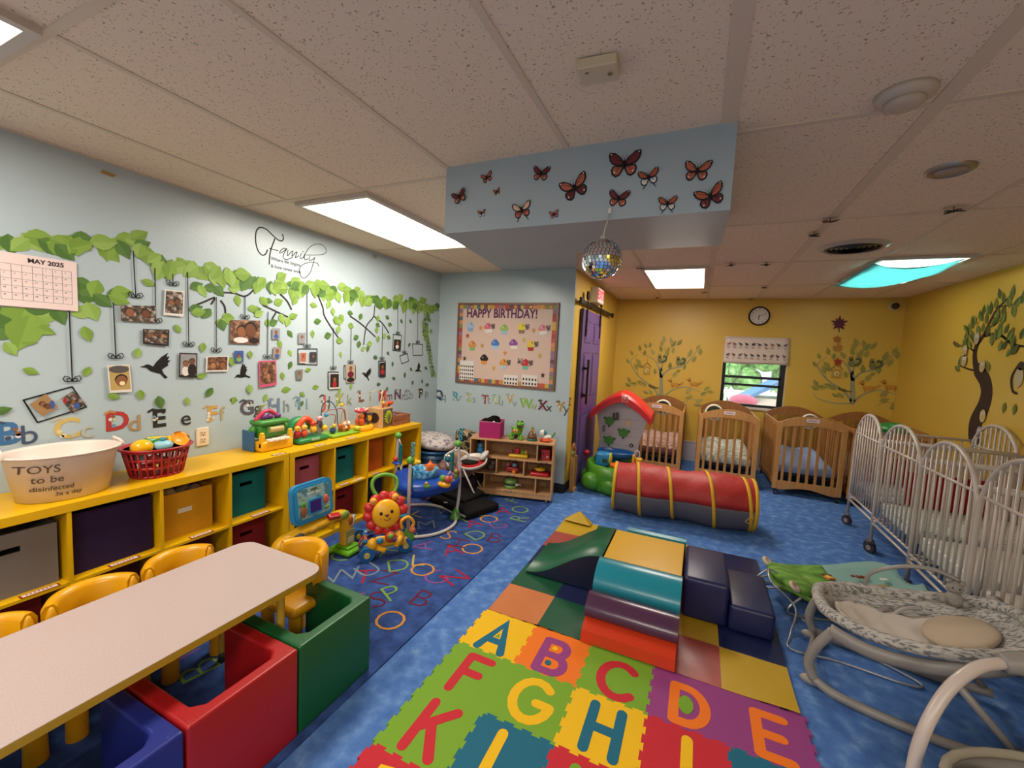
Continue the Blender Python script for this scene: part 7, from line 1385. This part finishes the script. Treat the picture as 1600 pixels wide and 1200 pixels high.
for x in (-.045, -.035, -.04): mb.ell((x, -.035+abs(x+.04)*2, .06), .003, pl('#a86a1c'), seg=6, rings=4)
mb.build('features', mn)
mb = MB(); mb.tube(cr([(-.05, .03, .40), (-.085, .05, .46), (-.075, .07, .52), (0, .08, .545), (.075, .07, .52), (.085, .05, .46), (.05, .03, .40)], 6), .014, pl('#5f9a2a'), 10); mb.build('handle_ring', lw)
mb = MB(); mb.box((-.03, -.12, .15), (.1, .03, .05), m_ly, .015); mb.ell((.02, -.13, .165), (.038, .03, .038), pl('#a8401c')); mb.ell((.02, -.148, .175), (.02, .016, .02), pl('#5a9a2a')); mb.ell((.045, -.14, .15), (.018, .02, .018), pl('#5a2a7a')); mb.ell((-.05, -.14, .15), (.024, .016, .024), pl('#2a7aa0')); mb.build('activity_panel', lw)
mb = MB(); mb.tube(cr([(.11, -.08, .19), (.1, -.09, .25), (.15, -.08, .27), (.19, -.07, .22), (.17, -.07, .17)], 5), .011, m_ly); mb.ell((.18, -.08, .17), .024, pl('#b8603a')); mb.build('yellow_loop', lw)
mb = MB()
for k, c_ in enumerate(('#b02a5a', '#2a6a9a', '#8ab02a', '#6a2a7a')): mb.tube([(-.15, -.08, .17-.01*k), (-.185, -.1, .14-.018*k), (-.17, -.1, .1-.012*k)], .005, pl(c_), 6)
mb.build('ribbon_tags', lw)
mb = MB(); mb.cyl((.115, -.05, .27), .016, .05, pl('#1a7aa0'), rot=(0, PI/2, 0)); mb.build('clicker', lw)
# ---------------------------------------------------------------- toy house water table
hs = thing('toy_house', 'toy playhouse with arched red roof, grey wall and green base beside the purple door', 'toy playhouse', (-.775, 4.80, 0))
m_gw, m_rr, m_gb = pl('#aaa4a8'), pl('#b81c1e', .35), pl('#4a8a1e', .35)
mb = MB(); prof = []
for k in range(25):
    a = 2*PI*k/24
mb.lathe([(.001, .0), (.3, 0), (.34, .05), (.35, .2), (.335, .3), (.31, .305), (.3, .26), (.001, .24)], (.02, -.14, 0), m_gb, 32, sy=.92); mb.build('green_base', hs)
mb = MB(); mb.ell((-.2, -.38, .12), (.12, .08, .1), m_gb); mb.ell((.02, -.43, .1), (.12, .06, .09), m_gb); mb.ell((-.3, -.2, .12), (.07, .12, .1), m_gb); mb.build('rock_relief', hs)
Pw = [(-.27, .24), (-.27, .36), (-.255, .5), (-.29, .7), (-.31, .80), (-.2, .9), (-.015, 1.0), (.17, .9), (.285, .80), (.26, .7), (.2, .5), (.2, .36), (.2, .24)]
mb = MB(Matrix.Translation((0, .16, 0)) @ M2); mb.prism(Pw[::-1] if 0 else Pw[::-1], -.03, .03, m_gw); bw_ = mb.build('back_wall', hs)
mb = MB(Matrix.Translation((0, .128, 0)) @ M2)
for z in (.45, .56, .66, .76): mb.b2(-.23, .19, z-.002, z+.002, 0, .003, pl('#96909a'))
for x, z in ((-.15, .72), (.02, .60), (-.14, .49)):
    mb.disc((x, z), .055, pl('#3f7a24'), 0, .018, 12, .05, .3); mb.ell((x-.055, z+.03, .01), .014, pl('#2f6a24')); mb.ell((x+.06, z+.025, .01), .014, pl('#2f6a24')); mb.ell((x, z-.06, .01), (.01, .014, .01), pl('#2a2a24'))
mb.disc((.07, .72), .035, pl('#c0a080'), 0, .004)
mb.tube([(.12+.018*math.cos(2*PI*k/12), .46+.018*math.sin(2*PI*k/12), .004) for k in range(12)], .005, BK, 6, closed=True); mb.tube([(-.21+.012*math.cos(2*PI*k/12), .62+.04*math.sin(2*PI*k/12), .004) for k in range(12)], .005, pl('#5a5a60'), 6, closed=True)
mb.build('leaf_shapes', bw_)
mb = MB(); n = 18; vs = []
def rz_(s): return .805+.235*(1-abs(s)**1.55)-.0
for i in range(n+1):
    s = -1+2*i/n; x = s*.345-.015; z = rz_(s)
    for y, dz in ((-.0, -.075), (-.0, .0), (.03, .03), (.31, .05), (.34, .03), (.34, -.05)): vs.append((x, y, z+dz))
k6 = 6; mb.add(vs, [(i*k6+j, i*k6+j+1, (i+1)*k6+j+1, (i+1)*k6+j) for i in range(n) for j in range(5)]+[((i+1)*k6, (i+1)*k6+5, i*k6+5, i*k6) for i in range(n)]+[tuple(range(5, -1, -1)), tuple(n*k6+j for j in range(6))], m_rr, False)
for y in (.08, .15, .22): mb.tube([(-.015+.345*(-1+2*i/n), y, rz_(-1+2*i/n)+.022) for i in range(n+1)], .005, m_rr, 6)
rf_ = mb.build('red_roof', hs)
mb = MB(Matrix.Translation((.03, -.001, 1.005)) @ M2); mb.prism(rrect(-.035, .035, -.032, .032, .006), 0, .003, pl('#cfa8a4')); mb.prism(rrect(-.029, .029, -.026, .026, .004), .003, .004, m_rr); mb.text('A', pl('#cfa8a4'), .045, (0, 0), .005); mb.prism([(-.03, .01), (0, .03), (.03, .01)], .004, .006, pl('#cfa8a4')); mb.build('emblem', rf_)
mb = MB(); mb.box((-.06, .1, .79), (.02, .02, .09), pl('#3a2a2a')); mb.box((-.1, .1, .79), (.02, .02, .07), pl('#3a2a2a')); mb.build('hanging_hooks', hs)
mb = MB(); mb.lathe([(.001, .36), (.17, .365), (.2, .40), (.21, .405), (.215, .39), (.2, .35), (.16, .33), (.001, .33)], (-.03, .0, 0), pl('#14569a', .3), 28, sy=.6); mb.cyl((-.03, .0, .3), .06, .08, pl('#14569a')); mb.build('blue_basin', hs)
mb = MB(); mb.lathe([(.001, 0), (.015, .0), (.02, .02), (.001, .035)], (-.16, -.02, .37), pl('#3a1a2a'), 12); mb.build('stopper', hs)
mb = MB(); mb.box((-.13, -.2, .34), (.16, .12, .15), pl('#1f7ab0'), .03, seg=3); mb.box((-.14, -.2, .25), (.1, .1, .05), pl('#14508a'), .01); mb.ell((-.05, -.2, .35), (.02, .06, .07), pl('#b8b83a')); mb.box((-.1, -.262, .33), (.05, .005, .05), pl('#2a3a34'), .004); mb.build('blue_faucet_house', hs)
mb = MB(); mb.lathe([(.0, .0), (.155, 0), (.17, .02), (.165, .035), (.0, .045)], (.13, -.28, .285), pl('#d0601a'), 26, sy=.7); mb.build('orange_tray', hs)
mb = MB(); mb.box((.26, -.22, .35), (.06, .08, .12), pl('#c89a14'), .012); mb.box((.2, -.2, .36), (.03, .06, .15), pl('#c89a14'), .01); mb.tube([(.235+.025*math.cos(a), -.22, .44+.045*math.sin(a)) for a in [2*PI*k/14 for k in range(14)]], .006, pl('#c8c0c0'), 6, closed=True); mb.build('yellow_tower', hs)
mb = MB(); mb.ell((-.34, -.12, .36), (.04, .04, .035), pl('#a81c24')); mb.cyl((-.34, -.12, .30), .012, .08, pl('#a81c24')); mb.build('red_knob', hs)
mb = MB(); mb.tube([(.17, -.02, .36), (.24, -.1, .32)], .02, pl('#a81c24')); mb.build('red_chute', hs)
# ---------------------------------------------------------------- infant gear at the right
m_knit = mat('grey_knit', '#a8a49e', .95, noise=(70, [(.42, '#6f706f'), (.5, '#b0aca6'), (.72, '#bab6b0')], (.5, 2.2, 1), 4), bump=(50, .5)); m_wmesh = mat('white_cotton', '#bdb4aa', .95, bump=(40, .4)); m_gp = mat('grey_plastic', '#8a8580', .4); m_wire = mat('wire_metal', '#a8aab0', .3, .6)
rk = thing('infant_rocker', 'grey infant rocker seat with patterned padding and round beige head cushion', 'baby rocker', (.965, 2.40, 0), -.2)
def rk_h(x): return .35+.14*(x+.33)/.66 if x > -.33 else .36
def rimpt(a):
    ca, sa = math.cos(a), math.sin(a); x = .345*math.copysign(abs(ca)**.8, ca); y = .25*math.copysign(abs(sa)**.8, sa)*(1+.10*ca)
    return Vector((x, y, rk_h(x)-.045*math.cos(PI*x/.69)))
NR = 44; mb = MB(); mb.tube([rimpt(2*PI*k/NR) for k in range(NR)], .026, m_knit, 10, closed=True); mb.build('padded_rim', rk)
mb = MB(); vs = []; rings = [1, .9, .76, .55, .3, .02]
def sling(x, y, s): return rk_h(x)-.045*math.cos(PI*x/.69)-(1-s**1.8)*.12
for i, s in enumerate(rings):
    for k in range(NR): p = rimpt(2*PI*k/NR); vs.append((p.x*s, p.y*s, sling(p.x*s, 0, s)+.004*math.sin(k*2.3+i*2)*(0 < i < 4)))
fs = [(i*NR+k, i*NR+(k+1) % NR, (i+1)*NR+(k+1) % NR, (i+1)*NR+k) for i in range(len(rings)-1) for k in range(NR)]
mb.add(vs, fs, m_knit, True); o = mb.build('seat_fabric', rk); md = o.modifiers.new('s', 'SOLIDIFY'); md.thickness = .006
mb = MB(); n1, n2 = 24, 12; vs = []
for i in range(n1+1):
    for k in range(n2+1):
        x = -.27+.47*i/n1; t = -1+2*k/n2; w_ = (.105+.03*math.sin(PI*i/n1)+.02*(i/n1))*min(1, .45+.55*math.sqrt(i/5)) if i < 5 else .105+.03*math.sin(PI*i/n1)+.02*(i/n1); y = t*w_; s = min(1, math.hypot(x/.345, y/.225)); e = 1-abs(t)**4
        vs.append((x, y, sling(x, y, s)+.012+.018*e+.004*math.sin(x*60+y*25)+.003*math.sin(y*70)))
mb.add(vs, [(i*(n2+1)+k, (i+1)*(n2+1)+k, (i+1)*(n2+1)+k+1, i*(n2+1)+k+1) for i in range(n1) for k in range(n2)], m_wmesh, True); o = mb.build('white_liner', rk); md = o.modifiers.new('s', 'SOLIDIFY'); md.thickness = .01
mb = MB(); mb.ell((.15, .005, rk_h(.15)-.075), (.125, .14, .03), mat('beige_cushion', '#b3a28c', .9, bump=(20, .2)), rot=(0, -.42, 0), seg=26, rings=10); mb.build('head_cushion', rk)
mb = MB(); mb.tube(cr([(-.06, .17, .325), (-.12, .1, .29), (-.13, .0, .275), (-.10, -.1, .28)], 5), .014, m_gp, 8, flat=.35); mb.tube(cr([(-.05, .13, .3), (.0, .16, .345), (.06, .17, .37)], 5), .012, m_gp, 8, flat=.4); mb.cyl((-.1, -.09, .285), .016, .014, pl('#5a5650')); mb.build('harness', rk)
for s_ in (-1, 1):
    y = s_*.225
    mb = MB(); mb.tube(cr([(-.335, y*.95, .05), (-.25, y*1.05, .026), (-.05, y*1.08, .018), (.15, y*1.05, .022), (.33, y*.95, .05)], 6), [.02]*25, m_gp, 10); mb.build('rocker_rail', rk)
    mb = MB(); mb.tube(cr([(-.335, y*.95, .05), (-.36, y*.95, .12), (-.335, y*1.0, .22), (-.285, y*1.0, .31)], 5), .021, m_gp, 10); mb.build('front_upright', rk)
    mb = MB(); mb.tube([(.07, y*1.05, .31), (.31, y*1.0, .05)], .015, m_gp, 10); mb.build('rear_upright', rk)
    mb = MB(); mb.tube(cr([(-.30, y*1.0, .31), (-.15, y*1.08, .285), (.05, y*1.1, .32), (.24, y*1.08, .42), (.31, y*.9, .48)], 6), .022, m_gp, 10, flat=1.4); mb.build('side_frame', rk)
mb = MB(); mb.tube([(-.33, -.2, .05), (-.35, 0, .045), (-.33, .2, .05)], .012, m_gp); mb.build('cross_bar', rk)
for y in (-.2, .2): mb = MB(); mb.ell((-.345, y, .028), (.045, .022, .022), pl('#8f8982')); mb.build('foot_pad', rk)
mb = MB(); mb.tube(cr([(-.15, .235, .35), (-.13, .22, .45), (-.03, .2, .53), (.08, .19, .56), (.17, .19, .54)], 6), .012, m_gp, 10, flat=.7); mb.build('toy_bar', rk)
mb = MB(); p = Vector((.16, .19, .50)); m_bear = mat('grey_plush', '#908a84', 1, bump=(90, .8))
mb.ell(p, (.03, .027, .03), m_bear); mb.ell(p+Vector((0, -.01, -.052)), (.035, .03, .034), m_bear)
for dx in (-.022, .022): mb.ell(p+Vector((dx, 0, .027)), .012, m_bear); mb.ell(p+Vector((dx*1.6, -.02, -.06)), (.014, .018, .02), m_bear); mb.ell(p+Vector((dx*.5, -.025, .005)), .0035, BK, seg=6, rings=4)
mb.build('hanging_bear', rk)
gb = thing('infant_bouncer', 'green and pale blue infant bouncer with jungle animal pictures and a wire frame', 'baby bouncer', (.915, 3.16, 0), .36)
m_grf = mat('green_bouncer_cloth', '#5f8f34', .85, noise=(7, [(.35, '#466f24'), (.55, '#6a9a3a'), (.75, '#8aac54')], (1, 3, 1), 4), bump=(12, .5)); m_bcf = mat('blue_bouncer_cloth', '#7aa09a', .85, bump=(14, .3))
def bp(s, t): # s along -1..1, t across
    w_ = .225*(1-.15*max(0, -s-.3))*(1-.5*max(0, s-.55)**1.2)*(.75 if s < -.85 else 1)*math.sqrt(max(.05, 1-max(0, abs(s)-.8)**2*18))
    return (.39*s, w_*t, .12+.05*abs(s)**2+.04*s-.03*(1-t*t)+.02*t*t)
mb = MB(); n1, n2 = 30, 10
vs = [bp(-1+2*i/n1, -1+2*k/n2) for i in range(n1+1) for k in range(n2+1)]; fa = [(i*(n2+1)+k, (i+1)*(n2+1)+k, (i+1)*(n2+1)+k+1, i*(n2+1)+k+1) for i in range(n1) for k in range(n2)]
cut = int(n1*.55)*n2; mb.add(vs, fa[:cut], m_grf, True); mb.add(vs, fa[cut:], m_bcf, True); sc_ = o = mb.build('seat_cloth', gb); md = o.modifiers.new('s', 'SOLIDIFY'); md.thickness = .02
mb = MB(); mb.ell((-.31, 0, .145), (.11, .19, .04), m_grf, rot=(0, .2, 0), seg=20); mb.build('headrest', gb)
for y in (-.15, .15): mb = MB(); mb.lathe([(.012, 0), (.034, .003), (.036, .02), (.012, .022), (.012, 0)], (-.38, y, .165), pl('#c8b8a0'), 16, rot=(.4, .5, 0)); mb.build('white_ring', gb)
def pic(mb, x, y, z, items):
    for dx, dy, r, c_, dz in items: mb.ell((x+dx, y+dy, z+dz), (r, r, .006), pp(c_), seg=10, rings=6)
def bz(x, y): s = x/.39; return bp(s, y/.2)[2]+.026
for nm, x, y, its in (('red_bird_picture', -.29, .02, [(0, 0, .025, '#a8241c', .03), (.02, .015, .015, '#b8341c', .032), (-.02, -.012, .014, '#a8241c', .032)]), ('tiger_picture', -.01, .09, [(0, 0, .035, '#c87a1c', 0), (.0, .0, .02, '#d8a84a', .004), (-.02, .025, .012, '#5a3418', .003), (.02, .025, .012, '#5a3418', .003), (0, -.03, .015, '#5a3418', .002)]), ('monkey_picture', .16, .08, [(0, 0, .018, '#7a3418', .002), (.025, 0, .016, '#6a2c14', .003), (-.03, .006, .012, '#7a3418', .002), (.055, .0, .012, '#7a3418', .003)]), ('cloud_picture', .27, .03, [(0, 0, .018, '#c8ccc4', .002), (.02, 0, .016, '#c8ccc4', .003)]), ('brown_picture', .22, -.03, [(0, 0, .02, '#a87a3a', .002), (.025, 0, .014, '#8a8a3a', .003)])):
    mb = MB(); pic(mb, x, y, bz(x, y), its); mb.build(nm, sc_)
mb = MB(); mb.tube(cr([(-.38, -.06, .12), (-.47, -.05, .1), (-.48, .05, .1), (-.38, .07, .12)], 5), .006, m_wire, 8); mb.tube(cr([(-.34, -.17, .12), (-.4, -.18, .02), (0, -.2, .008), (.34, -.17, .01), (.38, 0, .01), (.34, .17, .01), (0, .2, .008), (-.4, .18, .02), (-.34, .17, .12)], 6), .007, m_wire, 8); mb.tube([(.26, -.15, .13), (.3, -.18, .01)], .006, m_wire); mb.tube([(.26, .15, .13), (.3, .18, .01)], .006, m_wire); mb.build('wire_frame', gb)
wf = thing('wire_bouncer_frame', 'bent thin white wire frame standing under and left of the grey rocker', 'bouncer frame', (.66, 2.84, 0))
mb = MB(); mb.tube(cr([(-.12, .12, .20), (-.17, .1, .22), (-.17, -.02, .2), (-.05, -.06, .1), (-.09, -.2, .015), (-.11, -.33, .008), (.1, -.32, .008), (.36, -.35, .008), (.4, -.29, .008), (.1, -.1, .008), (-.0, .0, .012)], 5), .0055, m_wire, 8); mb.build('wire', wf)
# swing nearest to the camera at the lower right
wg = thing('baby_swing', 'grey baby swing with white tube legs at the lower right corner of the view', 'baby swing', (1.05, 1.85, 0))
o_ = Vector((1.05, 1.85, 0)); m_tub2 = pl('#c2b4ac', .3)
def L3(*p): return tuple(Vector(p)-o_)
mb = MB(); mb.tube(cr([L3(1.04, 1.97, .495), L3(.96, 1.93, .475), L3(.87, 1.87, .405), L3(.80, 1.81, .29), L3(.77, 1.78, .15), L3(.76, 1.72, .04), L3(.8, 1.4, .02), L3(1.1, 1.3, .02)], 8), .019, m_tub2, 14); mb.build('front_leg', wg)
mb = MB(); mb.lathe([(.001, -.04), (.06, -.04), (.075, -.02), (.075, .02), (.06, .04), (.001, .045)], L3(1.19, 1.92, .44), m_gp, 26, rot=(PI/2, 0, .3)); mh_ = mb.build('motor_hub', wg)
mb = MB(); mb.cyl(tuple(Vector(L3(1.175, 1.865, .44))), .028, .02, pl('#9a948e'), 20, rot=(PI/2, 0, .3)); mb.build('hub_cap', mh_)
mb = MB(); mb.tube([L3(1.19, 1.93, .40), L3(1.22, 2.03, .22), L3(1.24, 2.11, .06)], [.05, .045, .04], m_gp, 12, flat=.6); mb.build('hub_arm', wg)
mb = MB(); mb.lathe([(.001, -.03), (.05, -.03), (.055, .0), (.05, .03), (.001, .032)], L3(1.22, 2.10, .056), m_gp, 20, rot=(PI/2, 0, 0)); mb.tube([L3(1.27, 2.08, .03), L3(1.5, 1.85, .02)], .02, m_gp); mb.build('base_joint', wg)
mb = MB(); mb.tube(cr([L3(1.04, 1.97, .495), L3(1.11, 1.98, .505), L3(1.2, 1.92, .5), L3(1.28, 1.86, .48)], 6), [.03+.002*k for k in range(19)], m_gp, 12); mb.build('upper_housing', wg)
mb = MB(); n = 30; vs = []
for i, (s, d) in enumerate(((1, 0), (1.04, -.015), (1.0, -.04), (.8, -.1), (.5, -.14), (.02, -.15))):
    for k in range(n): a = 2*PI*k/n; vs.append(L3(1.13+.33*s*math.cos(a), 1.66+.19*s*math.sin(a), .27+d+.03*math.cos(a)))
mb.add(vs, [(i*n+k, (i+1)*n+k, (i+1)*n+(k+1) % n, i*n+(k+1) % n) for i in range(5) for k in range(n)], m_gp, True); o = mb.build('seat_shell', wg); md = o.modifiers.new('s', 'SOLIDIFY'); md.thickness = .008
mb = MB(); mb.tube([L3(1.13+.33*math.cos(2*PI*k/n), 1.66+.19*math.sin(2*PI*k/n), .272+.03*math.cos(2*PI*k/n)) for k in range(n)], .014, mat('khaki_piping', '#8f8878', .9), 8, closed=True); mb.build('seat_rim', wg)
mb = MB(); mb.ell(L3(1.13, 1.66, .225), (.29, .155, .04), mat('taupe_cloth', '#857e72', .95, bump=(20, .4)), seg=22); mb.ell(L3(.95, 1.64, .262), (.1, .09, .03), m_wmesh, seg=14); mb.build('seat_pad', wg)
mb = MB(); mb.tube([L3(1.35, 1.70, .27), L3(1.2, 1.9, .42)], .018, m_gp); mb.build('swing_arm', wg)
